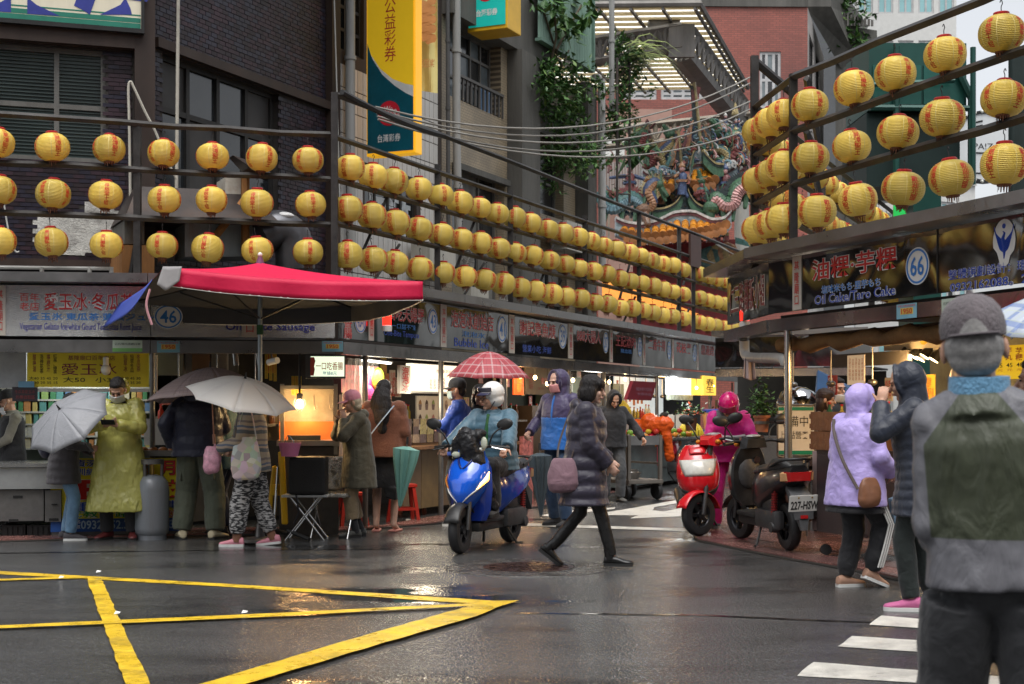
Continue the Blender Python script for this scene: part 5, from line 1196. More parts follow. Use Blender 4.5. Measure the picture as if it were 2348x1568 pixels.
# poster counter
pc=thing('poster_counter','counter wrapped in a yellow and blue driving school poster','counter',SF.pt(SF.hit(270),0,.0)); yp=mat('poster_yellow',(.74,.58,.015),.4,var=.12,dirt=.3); rp=mat('poster_red',(.45,.02,.015),.4)
pbox(pc,'counter_body',SF,118,1055,418,1232,-.5,.04,brushd); pp=pbox(pc,'poster',SF,116,1050,418,1190,.042,.05,yp); pb=pbox(pc,'blue_band',SF,116,1188,418,1218,.042,.052,mat('poster_blue',(.02,.07,.25),.4,var=.15)); pbox(pc,'steel_top',SF,190,1033,420,1046,-.6,.10,brush)
P5=SF.shifted(.053)
lettering(pc,P5,[('資深',172,1054,222,1070,blue_p,white_p,.03),('訓練',172,1073,222,1090,blue_p,white_p,.03),('B',178,1100,250,1145,rp,white_p,.08),('重機·機',172,1150,300,1172,blue_p,white_p,.03),('代教公路',152,1170,300,1186,mat('poster_green',(.02,.25,.06)),white_p,.03),('月',368,1056,402,1090,rp,black_p,.05),('技',366,1100,412,1140,rp,black_p,.05),('車',384,1146,408,1165,blue_p,white_p,.03),('班',384,1168,408,1186,rp,white_p,.03),('安',322,1060,350,1090,rp,black_p,.05)])
P6=SF.shifted(.055); lettering(pc,P6,[('在報名',150,1192,184,1200,white_p,None,.02),('場考照',150,1204,184,1212,white_p,None,.02),('0932.252.330.0937332',186,1192,412,1212,mat('print_paleblue',(.35,.45,.55)),None,.05)])
tray=thing('food_tray','steel tray of round fried buns on the poster counter','food tray',SF.at(365,1043,-.05)); pbox(tray,'tray_body',SF,318,1036,412,1043,-.35,.05,brush); pbox(tray,'white_board',SF,330,960,400,1020,-.5,-.45,mat('pale_board',(.35,.34,.32)))
for i in range(4): MB().ell(SF.at(328+22*i,1033,-.05),(.055,.055,.04)).build('bun',mat('fried_bun',(.30,.11,.03),.5,var=.4,vs_=20),tray,60,world=True)
gas=thing('gas_cylinder','grey gas cylinder with a collar standing before the poster','gas cylinder',SF.at(356,1230,.35)); b0=SF.at(356,1230,.3); b0.z=.0
MB().lathe([(.15,.0),(.15,.05),(.17,.07),(.178,.12),(.178,.52),(.165,.60),(.12,.66),(.04,.68)],20,Matrix.Translation(b0)).build('tank',mat('cylinder_grey',(.17,.19,.21),.4,.2,var=.2,vs_=3,dirt=.5,dirtcol=(.1,.06,.04),streak=True),gas,40,world=True)
mb=MB()
for a in (0,2.1,4.2): mb.tube([b0+V((.10*math.cos(a),.10*math.sin(a),.63)),b0+V((.11*math.cos(a),.11*math.sin(a),.82))],.018,6)
mb.lathe([(.125,.79),(.125,.84),(.105,.84),(.105,.79)],18,Matrix.Translation(b0),caps=False); mb.build('collar',brushd,gas,40,world=True)
MB().tube([b0+V((0,0,.68)),b0+V((0,0,.78))],.025,8).build('valve',mat('brass',(.4,.27,.08),.4,.8),gas,world=True)
# ---- one-bite sausage stall
sB,sp=stall('sausage stall with steel sign half hidden under the crimson parasol',SF,345,768,ham,strip=(556-2,592))
lettering(sp,SF,[('One-Bite Sausage',518,740,722,763,navy_p,None,.03),('一口吃香腸',610,668,755,712,red_p,white_p,.03)]); disc_no(sA,SF,486-100,726,33,28,'46')
mb=MB(); slab(mb,SF,SF.hit(150),SF.hit(151),0.1,.2,-.5,-.49); 
def sticker1950(par,P,x,y,w=52,h=26,z=.023):
    s=pthing('heritage_sticker','blue and yellow 1950 sticker on the steel beam ' +par,'sticker',P,x,y,x+w,y+h,z-.002,z,mat('sticker_blue',(.16,.34,.42),.4),'sheet','stickers on the stall beams'); Q=P.shifted(z)
    pbox(s,'yellow_field',P,x+w*.18,y+h*.28,x+w*.82,y+h*.72,z,z+.001,mat('sticker_yellow',(.55,.4,.08))); lettering(s,Q.shifted(.001),[('1950',x+w*.24,y+h*.32,x+w*.78,y+h*.68,red_p,None,.04),('老攤位消費者服務專線',x+w*.06,y+h*.06,x+w*.94,y+h*.22,red_p,None,.0)])
sticker1950('above the navy padded jacket',SF,360,782); sticker1950('left of the lit sausage sign',SF,738,782,48,24)
stc=pthing('notice_sticker','pale green notice sticker on the beam above the yellow board','sticker',SF,258,780,326,806,.02,.023,mat('sticker_pale',(.42,.5,.42),.4),'sheet'); pbox(stc,'green_foot',SF,258,798,326,806,.023,.024,mat('sticker_green',(.16,.38,.12))); lettering(stc,SF.shifted(.0245),[('公共場所請戴口罩',263,786,322,791,black_p,None,0)])
lb=thing('light_box_sign','lit pale sausage sign box with a red sausage figure','lit sign',SF.at(750,866,.1)); pbox(lb,'casing',SF,700,813,792,867,-.25,.06,mat('dark_casing',(.035,)*3,.4)); lbf=pbox(lb,'lit_face',SF,712,817,789,863,.061,.066,mat('lit_sign_face',(.6,.62,.5),.4,var=.08,emit=(.86,1,.72),es=.5))
P7=SF.shifted(.068); lettering(lb,P7,[('一口吃香腸',724,830,786,848,mat('sign_orange_red',(.5,.08,.01)),None,.03),('每條8元',740,851,772,860,sky_p,None,.02)])
mb=MB(); Mq=P7.frame(716.5,840,0); mb.poly([(-.022,-.1),(.012,-.1),(.024,-.03),(.016,.0),(.03,.06),(.016,.1),(-.02,.1),(-.026,.02)],Mq,.002); mb.build('sausage_figure',mat('sausage_red',(.35,.05,.03)),lb,world=True)
# grill cabinet with glass, steam-warm light
gr=thing('grill_cabinet','glowing steel and glass sausage grill cabinet with hooks','grill',SF.pt(SF.hit(700),0,-.1)); warmst=mat('warm_steel',(.42,.38,.32),.28,.85,var=.2,dirt=.3)
for x in (642,765): pbox(gr,'frame_post',SF,x,880,x+9,1042,-.14,-.05,warmst)
pbox(gr,'frame_top',SF,642,884,774,892,-.6,-.04,warmst); pbox(gr,'hot_plate',SF,634,1010,778,1022,-.7,.02,warmst); pbox(gr,'base',SF,640,1024,776,1225,-.6,-.06,mat('grill_base',(.09,.08,.07),.5,.5,var=.3,dirt=.5)); pbox(gr,'back_plate',SF,640,966,776,1010,-.62,-.58,mat('orange_glow_plate',(.55,.17,.05),.4,.3,var=.2)); pbox(gr,'pane',SF,651,893,764,1008,-.66,-.63,mat('misted_glass',(.26,.24,.20),.35,var=.5,vs_=3)); pbox(gr,'pan',SF,660,998,735,1009,-.4,-.1,mat('dark_pan',(.05,)*3,.35,.6))
for x in (720,756): MB().tube(smooth_path([SF.at(x,905,-.3),SF.at(x,930,-.3),SF.at(x+2,938,-.3),SF.at(x+6,936,-.3),SF.at(x+6,930,-.3)],3),.006,5).build('hook',warmst,gr,world=True)
lbp=SF.at(687,926,.02); bl=thing('lit_bulb','glaring warm bulb in a wire cage beside the grill','light bulb',lbp); MB().ell(lbp,(.045,.045,.055)).build('globe',glow('bulb_glow',(1,.66,.28),160),bl,60,world=True); MB().tube([lbp+V((0,0,.06)),lbp+V((0,0,.16)),SF.at(687,808,.0)],.012,6).build('cord',black_p,bl,world=True); MB().lathe([(.03,.05),(.035,.11),(.01,.12)],10,Matrix.Translation(lbp)).build('socket',brushd,bl,world=True)
mb=MB()
for i in range(6):
    a=i/6*2*math.pi; mb.tube([lbp+V((.05*math.cos(a),.05*math.sin(a),.06)),lbp+V((.065*math.cos(a),.065*math.sin(a),0)),lbp+V((.02*math.cos(a),.02*math.sin(a),-.09))],.003,4)
mb.build('cage',brushd,bl,world=True); point(SF.at(700,950,-.35),(1,.5,.16),8,.1,gr)
for i,(x,y0,y1) in enumerate(((607,812,868),(617,812,872),(627,812,874),(668,862,905),(676,862,907),(684,862,907))):
    pr=pthing('price_strip','yellow vertical price strip with tiny red print, %s from the left' % nth(i),'price tag',SF,x,y0,x+7,y1,-.26,-.25,mat('strip_yellow',(.5,.36,.03),.5),'strip','yellow price strips in the sausage stall'); lettering(pr,SF.shifted(-.249),[(vert('香腸五條四十元'),x+1.5,y0+2,x+5.5,y1-2,red_p,None,0)])
cc=thing('cctv_camera','small white security camera under the beam','camera',SF.at(627,825,-.05)); MB().tube([SF.at(615,830,-.1),SF.at(636,826,.02)],.035,12).build('camera_body',white_p,cc,40,world=True); MB().tube([SF.at(620,806,-.08),SF.at(624,822,-.05)],.012,6).build('bracket',brushd,cc,world=True); MB().tube([SF.at(614,830,-.11),SF.at(615,830,-.10)],.028,12).build('lens',black_p,cc,world=True)
wok=thing('hanging_wok','round steel wok hanging in the dark of the sausage stall','wok',SF.at(478,925,-.5)); MB().ell(SF.at(478,918,-.5),(.13,.06,.11)).build('pan_body',brush,wok,60,world=True); MB().tube([SF.at(478,905,-.5),SF.at(480,850,-.5)],.012,6).build('handle',brushd,wok,world=True)
for x,y,X,Y,m,nm in ((350,810,420,860,mat('grey_box',(.10,.10,.10)),'fan_housing'),(440,812,480,850,mat('brown_box',(.07,.04,.025)),'wall_box'),(500,808,520,850,brushd,'pipe_box'),(560,930,640,1010,mat('tan_panel',(.20,.14,.08)),'tan_panel'),(352,955,470,1015,mat('cream_panel',(.30,.27,.22)),'cream_panel'),(350,1016,470,1030,mat('dark_metal',(.03,)*3),'shelf_edge')): pbox(sB,nm,SF,x,y,X,Y,-1.2,-.9,m)
for x in (535,590): MB().tube([SF.at(x,808,-.3),SF.at(x+3,835,-.3)],.03,10).build('hanging_can',brushd,sB,40,world=True)
rd=pthing('red_cloth','yellow sheet with red stamps hanging askew behind the raincoat','price board',SF,402,890,440,945,-.32,-.31,yb,'sheet'); lettering(rd,SF.shifted(-.309),[('冰茶\n果汁\n大杯',406,895,436,940,red_p,None,.05)])
post(sB,SF,422,.0,1.0,.02,.035,mat('pale_pipe',(.4,.4,.38),.4)); post(sB,SF,348,0,2,-.05,.03)
# ---- corner panel and the stalls along the street
XS=[(783,858,None),(858,1024,None),(1024,1180,None),(1180,1314,None),(1314,1405,None),(1405,1480,None),(1480,1545,None),(1545,1602,None),(1602,1652,None),(1652,1700,None),(1700,1740,None),(1740,1774,None),(1774,1802,None)]
labels=['narrow corner stall front with a vertical red sausage sign','tempura stall numbered 43 with lit menus','shaved ice stall numbered 41 behind the red plaid umbrella','octopus stall numbered 39 with dark menu cloth','stall numbered 37 behind the hooded man','stall with wall clutter behind the walking woman','fruit stall with a red tilted menu board','fruit stall with a glaring white menu board','stall with a yellow light box behind the pink rider','stall behind the potted plant at the street end','dim stall second from the far end of the left row','dim stall third from the far end of the left row','dim stall at the very end of the left row']
sts=[]
for (x0,x1,_),lab in zip(XS,labels):
    st_w=max(3,(x1-x0)*.09)
    sts.append(stall(lab,SS,x0,x1,steel,strip=(x1-14,x1-2) if x1 == 858 else (x1-st_w,x1-1.5)))
sp=sts[0][1]; lettering(sp,SS,[(vert('吃香腸'),787,702,806,776,red_p,white_p,.03)]); disc_no(sp,SS,825,736,13,28,'45-1')
def street_sign(i,big,mid,small,num,x0,x1,ya,yb_):
    sp=sts[i][1]; w=x1-x0; h=yb_-ya
    it=[(big,x0+w*.05,ya+h*.06,x0+w*.74,ya+h*.46,red_p,white_p if i < 5 else None,.03)]
    if mid: it.append((mid,x0+w*.22,ya+h*.52,x0+w*.6,ya+h*.66,sky_p,None,.02))
    if small: it.append((small,x0+w*.10,ya+h*.70,x0+w*.66,ya+h*.9,blue_p,None,.02))
    lettering(sp,SS,it)
    if num: disc_no(sp,SS,x0+w*.87,ya+h*.45,w*.075,h*.33,num)
street_sign(1,'一口吃天婦羅','一口甜不辣','One-Bite Tempura','43',866,1010,697,785)
street_sign(2,'泡泡冰創始店','泡泡氷','Bubble Ice','41',1028,1168,712,806)
street_sign(3,'謝記章魚焿',None,'營業小吃 海鮮','39',1186,1304,733,818)
street_sign(4,'888大腸人',None,None,'37',1318,1398,752,826)
street_sign(5,'王記滷肉','豬血糕',None,'35',1408,1474,765,833)
street_sign(6,'二番牛排',None,None,'33',1484,1540,774,838)
street_sign(7,'花枝羹',None,None,'31',1548,1598,782,842)
street_sign(8,'鼎邊趖',None,None,'29',1605,1648,788,846)
wl=thing('warning_lamp','small red flashing warning lamp over the corner of stall 43','warning lamp',SS.at(862,742,.12)); q=SS.at(862,742,.14); MB().lathe([(.055,-.09),(.06,-.03),(.045,-.02)],14,Matrix.Translation(q)).build('base',white_p,wl,40,world=True); MB().lathe([(.05,-.02),(.052,.09),(.03,.11),(.01,.11)],14,Matrix.Translation(q)).build('red_dome',mat('red_lens',(.5,.01,.01),.2,emit=(1,.02,.01),es=1.6),wl,40,world=True)
for i,x in enumerate((858,1030,1175,1320,1400,1520,1640)): post(sts[min(i+1,9)][0],SS,x,0,1.97,-.12,.032)
# stall 43 / 41 contents
tubeL=thing('fluorescent_tube','bare fluorescent tube glowing under the beam of stall 43','lamp',SS.at(888,828,-.1)); MB().tube([SS.at(857,824,-.15),SS.at(920,832,-.15)],.016,10).build('tube',glow('tube_glow',(1,.95,.82),14),tubeL,world=True); MB().tube([SS.at(853,820,-.15),SS.at(924,829,-.15)],.02,6).build('holder',brushd,tubeL,world=True)
l=bpy.data.lights.new('tube_light','AREA'); l.shape='RECTANGLE'; l.size=.7; l.size_y=.1; l.energy=16; l.color=(1,.9,.72); o=bpy.data.objects.new('tube_light',l); C.objects.link(o); o.parent=tubeL; o.matrix_basis=wm(tubeL).inverted() @ Matrix.Translation(SS.at(888,838,-.15))
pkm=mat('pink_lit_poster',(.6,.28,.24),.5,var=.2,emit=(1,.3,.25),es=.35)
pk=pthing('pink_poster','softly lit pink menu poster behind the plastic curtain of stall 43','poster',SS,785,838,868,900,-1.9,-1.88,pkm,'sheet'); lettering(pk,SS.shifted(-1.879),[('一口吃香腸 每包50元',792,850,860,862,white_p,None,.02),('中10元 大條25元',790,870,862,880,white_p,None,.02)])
pcurt=thing('plastic_curtain','clear crumpled plastic curtain hanging at the corner stall','curtain',SS.at(830,1050,-.3)); mb=MB(); Q=SS.shifted(-.3); a,c=Q.hit(782),Q.hit(862); mb.grid(lambda u,v_: Q.pt(a+(c-a)*u,1.95-1.1*v_,.03*math.sin(u*38+2*v_)+.02*math.sin(u*90)),60,8)
pm_,nt,b,L=node_mat('clear_plastic'); b.inputs['Base Color'].default_value=(.8,.75,.68,1); b.inputs['Roughness'].default_value=.12; b.inputs['Alpha'].default_value=.16; mb.build('sheet',pm_,pcurt,80,world=True)
wp=pthing('white_pillar_box','glowing pinkish stall corner panel behind the curtain','stall panel',SS,785,905,860,1045,-1.0,-.95,mat('warm_panel',(.45,.30,.22),.5,var=.3,vs_=2),'panel')
ws_=pthing('vertical_sign','white vertical sign with three big red characters for shaved ice','sign',SS,917,838,941,902,-.3,-.26,mat('white_sign_warm',(.6,.55,.47),.4),'board'); lettering(ws_,SS.shifted(-.259),[(vert('泡泡冰'),921,841,937,899,red_p,None,.06)])
lm=pthing('lit_menu_box','bright white lit menu box with red columns in the shaved ice stall','lit sign',SS,943,836,1048,898,-.7,-.62,mat('menu_lit',(.7,.68,.62),.4,var=0,emit=(1,.88,.68),es=.6),'lit_panel'); lettering(lm,SS.shifted(-.618),[(vert('泡泡冰'),1012,866,1020,892,red_p,None,.03)]+[(vert('花生芋頭'),984+9*k,870,990+9*k,892,red_p,None,.0) for k in range(3)]+[('頭記泡泡冰店',1000,848,1040,855,red_p,None,.02)]); pbox(lm,'frame',SS,941,898,1050,902,-.72,-.60,white_p); point(SS.at(1000,915,-.2),(1,.85,.62),26,.2,lm)
cp=pthing('cup_poster','white poster printed with two rows of ice cups','poster',SS,955,908,1046,984,-1.3,-1.28,mat('poster_white',(.55,.55,.52),.5),'sheet'); Q=SS.shifted(-1.278)
for j in range(2):
    for i in range(6):
        x=963+15*i; y=930+33*j; M=Q.frame(x,y,0); mb=MB(); mb.poly([(-.03,-.06),(.03,-.06),(.045,.02),(-.045,.02)],M,.003); mb.build('printed_cup',mat('cup_grey',(.14,.11,.13)),cp,world=True); mb=MB(); mb.poly([(-.045,.022),(.045,.022),(.03,.06),(0,.085),(-.03,.06)],M,.003); mb.build('printed_ice',mat('ice_%d' % ((i+j) % 5),[(.25,.14,.05),(.05,.03,.03),(.2,.3,.1),(.35,.15,.15),(.3,.24,.2)][(i+j) % 5]),cp,world=True)
dc=thing('photo_display','sloping counter display pasted with photographs and cards','display',SS.pt(SS.hit(985),0,-.5)); Q=SS.shifted(-.45)
ps=MB(); 
for j in range(3):
    for i in range(8):
        a=Q.hit(925)+.20*i; z=.93+.10*j; o_=-.20+-.1*j; k=random.choice(list(cnames)); mb=MB(); slab(mb,Q,a+.01,a+.01+random.uniform(.13,.18),z,z+.11,o_,o_+.01); mb.build('photo_card',mat('photo_%d' % random.randrange(6),[(.25,.18,.1),(.4,.36,.28),(.12,.16,.1),(.3,.22,.16),(.45,.4,.2),(.14,.1,.1)][random.randrange(6)],.4,var=.5,vs_=30),dc,world=True)
wd_m=mat('worn_wood',(.17,.085,.04),.5,var=.4,vs_=3,dirt=.5,dirtcol=(.05,.025,.015),streak=True)
mb=MB(); slab(mb,Q,Q.hit(925),Q.hit(1180),.86,.90,-.7,.15); mb.build('countertop',wd_m,dc,world=True)
for i in range(6): 
    mb=MB(); a=Q.hit(925)+i*.48; slab(mb,Q,a,a+.47,.10,.855,-.1,.0); mb.build('front_board',mat('wood_board_%d' % (i % 2),[(.13,.08,.04),(.16,.10,.035)][i % 2],.45,var=.35,vs_=2,dirt=.5),dc,world=True)
bg=thing('pink_bags','bunch of pink and lime plastic bags hanging beside the vertical sign','hanging bags',SS.at(905,955,-.3))
for i,(x,y,k) in enumerate(((893,880,0),(900,895,1),(890,905,0),(908,865,2),(903,920,1),(912,935,0),(896,870,3),(905,945,1),(898,912,3))): MB().ell(SS.at(x,y,-.3+.02*i),(.07,.035,.12),n=9,k=6).build('bag',mat('bag_%d' % k,[(.5,.05,.18),(.42,.03,.16),(.25,.4,.03),(.5,.35,.05)][k],.3,bump=.8,bs=30),bg,60,world=True)
def stool(label,p,rot,m,h=.46,w=.30,splay=.05):
    t=thing('stool',label,'stool',p,rot,'wooden stools before the stalls'); MB().bbox((0,0,h-.02),(w,w*.7,.04),.008).build('seat',m,t)
    for sx in (-1,1):
        for sy in (-1,1): MB().hexa([V((sx*(w*.36+splay)+a,sy*(w*.25+splay)+c,0)) for a,c in ((-.02,-.02),(.02,-.02),(.02,.02),(-.02,.02))]+[V((sx*w*.36+a,sy*w*.25+c,h-.04)) for a,c in ((-.02,-.02),(.02,-.02),(.02,.02),(-.02,.02))]).build('leg',m,t)
    for sy in (-1,1): MB().box((0,sy*(w*.25+.03),.16),(w*.85,.02,.035)).build('rail',m,t)
    return t
redw=mat('red_lacquer_wood',(.36,.025,.015),.35,var=.2,vs_=5,dirt=.4); brw=mat('brown_red_wood',(.17,.045,.02),.45,var=.3,vs_=5,dirt=.3)
stool('brown wooden stool standing before the wooden counter near the blue jacket',G(984,1168),R(10),brw); stool('bright red stool with splayed legs behind the brown jacket',G(924,1196),R(20),redw); stool('red stool half hidden behind the parka wearer',G(805,1207),R(25),redw,.40); stool('second brown stool tucked at the counter behind the teal umbrella',G(945,1178),R(0),brw)
# notices, bottles and ladles that fill the stalls
nb=0
for si,P_,xs_,off in ((1,SF,(360,640),-1.0),(2,SS,(868,915),-1.6),(3,SS,(1060,1170),-1.5),(4,SS,(1190,1300),-1.5),(5,SS,(1320,1400),-1.4),(6,SS,(1410,1475),-1.4),(7,SS,(1610,1695),-1.2),(8,PR,(1850,2160),-1.35)):
    nm_=('sausage stall','tempura stall','shaved ice stall','octopus stall','stall numbered 37','stall behind the walking woman','stall behind the pink rider','right corner stall')[si-1]; Qn=P_.shifted(off); t0,t1=Qn.hit(xs_[0]),Qn.hit(xs_[1])
    for k in range(7):
        t_=t0+(t1-t0)*(k+.5)/7; z=random.uniform(1.35,1.85); w_,h_=random.uniform(.09,.2),random.uniform(.12,.28); c_=random.choice((('pink',(.42,.14,.13)),('white',(.42,.4,.36)),('yellow',(.42,.3,.04)),('red',(.3,.03,.02)),('orange',(.4,.15,.03))))
        o=thing('notice','%s paper notice, %s from left, in the %s' % (c_[0],nth(k),nm_),'notice',Qn.pt(t_,z),0,'paper notices in the stalls'); mb=MB(); slab(mb,Qn,t_-w_/2,t_+w_/2,z,z+h_,0,.008); mb.build('sheet',mat('notice_' +c_[0],c_[1],.6),o,world=True)
        M=Qn.frame(CX+F*Qn.pt(t_).x/Qn.pt(t_).y,900,.012); M.translation.z=z+h_/2; mb=MB(); txt(mb,random.choice(('特價\n一份\n六十元','招牌\n甜不辣','冰品\n果汁','外帶\n內用')),M,w_*.8,h_*.8,.0); mb.build('lettering',red_p if c_[0] != 'red' else white_p,o,world=True)
    sf_=thing('shelf','dark shelf with bottles inside the %s' % nm_,'shelf',Qn.pt((t0+t1)/2,1.2)); mb=MB(); slab(mb,Qn,t0,t1,1.17,1.2,0,.3); mb.build('board',brushd,sf_,world=True)
    for k in range(9):
        t_=t0+(t1-t0)*(k+.5)/9+random.uniform(-.04,.04); c_=random.choice((('brown',(.08,.03,.01)),('green',(.03,.10,.04)),('white',(.4,.4,.36)),('red',(.3,.03,.02)),('yellow',(.4,.3,.05)))); h_=random.uniform(.7,1.1)
        o=thing('sauce_bottle','%s bottle, %s from the left on the shelf of the %s' % (c_[0],nth(k),nm_),'bottle',Qn.pt(t_,1.2,.15),0,'bottles on the stall shelves'); MB().lathe([(.035,0),(.037,.1*h_),(.035,.15*h_),(.014,.19*h_),(.014,.235*h_)],10,Matrix.Translation(Qn.pt(t_,1.2,.15))).build('glass',mat('bottle_' +c_[0],c_[1],.2),o,50,world=True); MB().tube([Qn.pt(t_,1.2+.235*h_,.15),Qn.pt(t_,1.2+.26*h_,.15)],.016,8).build('cap',red_p,o,40,world=True)
    for k in range(3):
        t_=t0+(t1-t0)*(k+.7)/3.3; o=thing('ladle','steel ladle, %s from the left hanging in the %s' % (nth(k),nm_),'ladle',Qn.pt(t_,1.6,.5),0,'ladles hanging in the stalls'); MB().tube([Qn.pt(t_,1.98,.5),Qn.pt(t_,1.66,.5)],.008,6).build('handle',brush,o,world=True); MB().ell(Qn.pt(t_,1.63,.5),(.05,.05,.035)).build('cup',brush,o,60,world=True)
# red banner, menu cloth, bulb in stall 39
rbn=pthing('red_lantern_banner','small glowing red banner hanging beside the lit bulb','banner',SS,1178,852,1200,905,-.3,-.28,mat('red_lit',(.5,.05,.01),.5,emit=(1,.12,.01),es=.45),'cloth')
lettering(rbn,SS.shifted(-.279),[(vert('福春'),1183,860,1195,898,mat('gold_print',(.5,.3,.05)),None,.03)])
mc=pthing('menu_cloth','dim cream menu cloth with red characters in stall 39','menu',SS,1204,846,1290,905,-.5,-.48,mat('dim_cream',(.17,.13,.09),.6,dirt=.4),'cloth'); lettering(mc,SS.shifted(-.478),[('魷魚焿',1240,866,1285,882,red_p,None,.03),(vert('章魚焿'),1212,855,1222,892,mat('dim_red',(.2,.04,.04)),None,.02),('30 元',1232,888,1270,894,mat('dim_red',(.2,)*3),None,.0)])
b2=thing('lit_bulb','warm bulb glowing at the tip of the red plaid umbrella','light bulb',SS.at(1208,860,-.1)); MB().ell(SS.at(1208,860,-.1),(.05,.05,.045)).build('globe',glow('bulb_glow2',(1,.62,.25),18),b2,60,world=True); MB().tube([SS.at(1208,852,-.1),SS.at(1208,820,-.1)],.012,6).build('cord',black_p,b2,world=True); point(SS.at(1208,868,.05),WARM,18,.06,b2)
# fruit stalls further on
rmb=thing('red_menu_board','dark red menu board tilted on its hanger above the fruit','menu',SS.at(1470,918,.2)); Q=SS.shifted(.3); pts=[(1437,916),(1493,918),(1505,876),(1452,873)]
MB().hexa([Q.at(x,y,0) for x,y in pts]+[Q.at(x,y,-.06) for x,y in pts]).build('board',mat('maroon_board',(.14,.012,.02),.4),rmb,world=True); lettering(rmb,Q,[('泡泡冰·果汁·木瓜牛奶',1458,888,1494,897,mat('dim_mauve',(.25,.12,.16)),None,.02),('水果冰品',1460,900,1492,907,mat('dim_mauve',(.25,)*3),None,.02)],.003)
wmn=pthing('lit_menu_board','glaring white lit menu board above the fruit','lit sign',SS,1528,862,1590,905,-.3,-.27,mat('menu_lit_cool',(.7,.7,.68),.4,var=0,emit=(.95,1,.97),es=.75),'lit_panel'); lettering(wmn,SS.shifted(-.268),[(vert('木瓜牛奶'),1534+10*k,868,1540+10*k,892,red_p,None,0) for k in range(5)]); pbox(wmn,'photo_strip',SS,1530,905,1588,917,-.3,-.27,mat('photo_strip',(.45,.5,.4),.4,var=.6,vs_=12)); point(SS.at(1555,880,.1),COOL,30,.15,wmn)
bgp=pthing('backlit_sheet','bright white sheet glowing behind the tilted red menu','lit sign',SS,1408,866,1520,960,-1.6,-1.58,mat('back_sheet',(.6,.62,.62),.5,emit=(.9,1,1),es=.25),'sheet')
ylb=pthing('yellow_light_box','small yellow light box under the beam behind the pink rider','lit sign',SS,1612,862,1641,906,-.2,.05,mat('yellow_lit',(.6,.4,.05),.4,emit=(1,.55,.05),es=.55),'lit_box'); lettering(ylb,SS.shifted(.053),[(vert('春生'),1618,868,1636,900,mat('brown_print',(.12,.06,.01)),None,.04)])
fc=thing('fruit_counter','steel and wood fruit counter with cupboard below','counter',SS.pt(SS.hit(1550),0,.1)); mb=MB(); slab(mb,SS,SS.hit(1408),SS.hit(1602),.82,.86,-.7,.25); mb.build('worktop',brush,fc,world=True); mb=MB(); slab(mb,SS,SS.hit(1408),SS.hit(1602),.08,.815,-.6,.12); mb.build('cupboard',mat('blue_grey_cupboard',(.10,.12,.12),.5,.2,var=.3,dirt=.6,dirtcol=(.1,.06,.04)),fc,world=True); mb=MB(); slab(mb,SS,SS.hit(1405),SS.hit(1600),.0,1.9,-2.0,-1.95); mb.build('back_board',mat('dark_green_back',(.04,.05,.045)),fc,world=True)
def fruit(label,cat,p,pieces,group='fruit on the counter'):
    t=thing(cat.replace(' ','_'),label,cat,p,0,group)
    for nme,mb,m in pieces: mb.build(nme,m,t,60,world=True)
ban_m=mat('banana_yellow',(.52,.38,.03),.45,var=.2,vs_=20); org=mat('orange_fruit',(.55,.20,.02),.4,var=.15); grn=mat('green_fruit',(.15,.28,.03),.4,var=.2)
for k,(x,y,o_) in enumerate(((1451,935,-.2),(1570,985,.0),(1588,985,.05))):
    p=SS.at(x,y,o_); pc_=[]
    for i in range(6):
        a=-.9+.36*i; q=smooth_path([p+V((0,0,.12)),p+V((.10*math.sin(a),-.03,.05)),p+V((.17*math.sin(a),-.06,-.06)),p+V((.16*math.sin(a),-.04,-.14))],3); pc_.append(('banana',MB().tube(q,[.012]+[.026]*(len(q)-2)+[.01],7),ban_m))
    fruit(['bunch of bananas hanging below the tilted red menu','bunch of yellow bananas on the fruit counter','green tipped banana bunch at the counter end'][k],'banana bunch',p,pc_)
for k,x in enumerate(sorted(random.uniform(1425,1590) for _ in range(26))):
    pass; o_=random.uniform(-.1,.2); Q=SS.shifted(o_); p=Q.pt(Q.hit(x),.86+random.choice((.045,.045,.12))); m=random.choice((org,grn,ban_m,mat('red_fruit',(.4,.03,.02),.4)))
    fruit('round %s fruit heaped on the fruit counter, %s piece from the street corner' % ({'orange_fruit': 'orange','green_fruit': 'green','banana_yellow': 'yellow','red_fruit': 'red'}[m.name],nth(k)),'fruit',p,[('flesh',MB().ell(p,(.055,.055,.05)),m),('stalk',MB().tube([p+V((0,0,.045)),p+V((.005,0,.07))],.006,5),mat('stem_bark',(.07,.05,.03)))])
fl=thing('flower_pot','brown pot of orange flowers hanging on the dark post','flower pot',SS.at(1548,960,.3)); p=SS.at(1548,960,.3); MB().lathe([(.09,-.22),(.12,0),(.13,.02),(.10,.02)],14,Matrix.Translation(p)).build('pot',mat('brown_pot',(.12,.05,.03),.5),fl,40,world=True); mb=MB()
for i in range(160): leaf(mb,p+V((random.gauss(0,.14),random.gauss(0,.12),.06+abs(random.gauss(0,.1)))),V((random.gauss(0,1),random.gauss(0,1),.4)),.08,.05,random.choice((0,0,1,2)))
mb.build('flowers',[leaf_ms[0],leaf_ms[1],mat('orange_petal',(.55,.08,.02),.5)],fl,world=True,kind='stuff')
tub=thing('plastic_tub','translucent tub of orange juice with a blue lid on a blue stand','tub',SS.pt(SS.hit(1612),.85,.25)); p=SS.pt(SS.hit(1618),.98,.25); MB().lathe([(.27,0),(.32,.34),(.30,.34)],24,Matrix.Translation(p)).build('tub_body',mat('orange_tub',(.50,.28,.13),.3,emit=(1,.4,.1),es=.05),tub,40,world=True); MB().lathe([(.335,.33),(.335,.38),(.30,.40),(.01,.40)],24,Matrix.Translation(p)).build('lid',mat('blue_lid',(.03,.06,.30),.35),tub,40,world=True); MB().box(p+V((0,0,-.06)),(.7,.5,.11)).build('stand',mat('blue_crate',(.02,.07,.28),.4),tub,world=True)
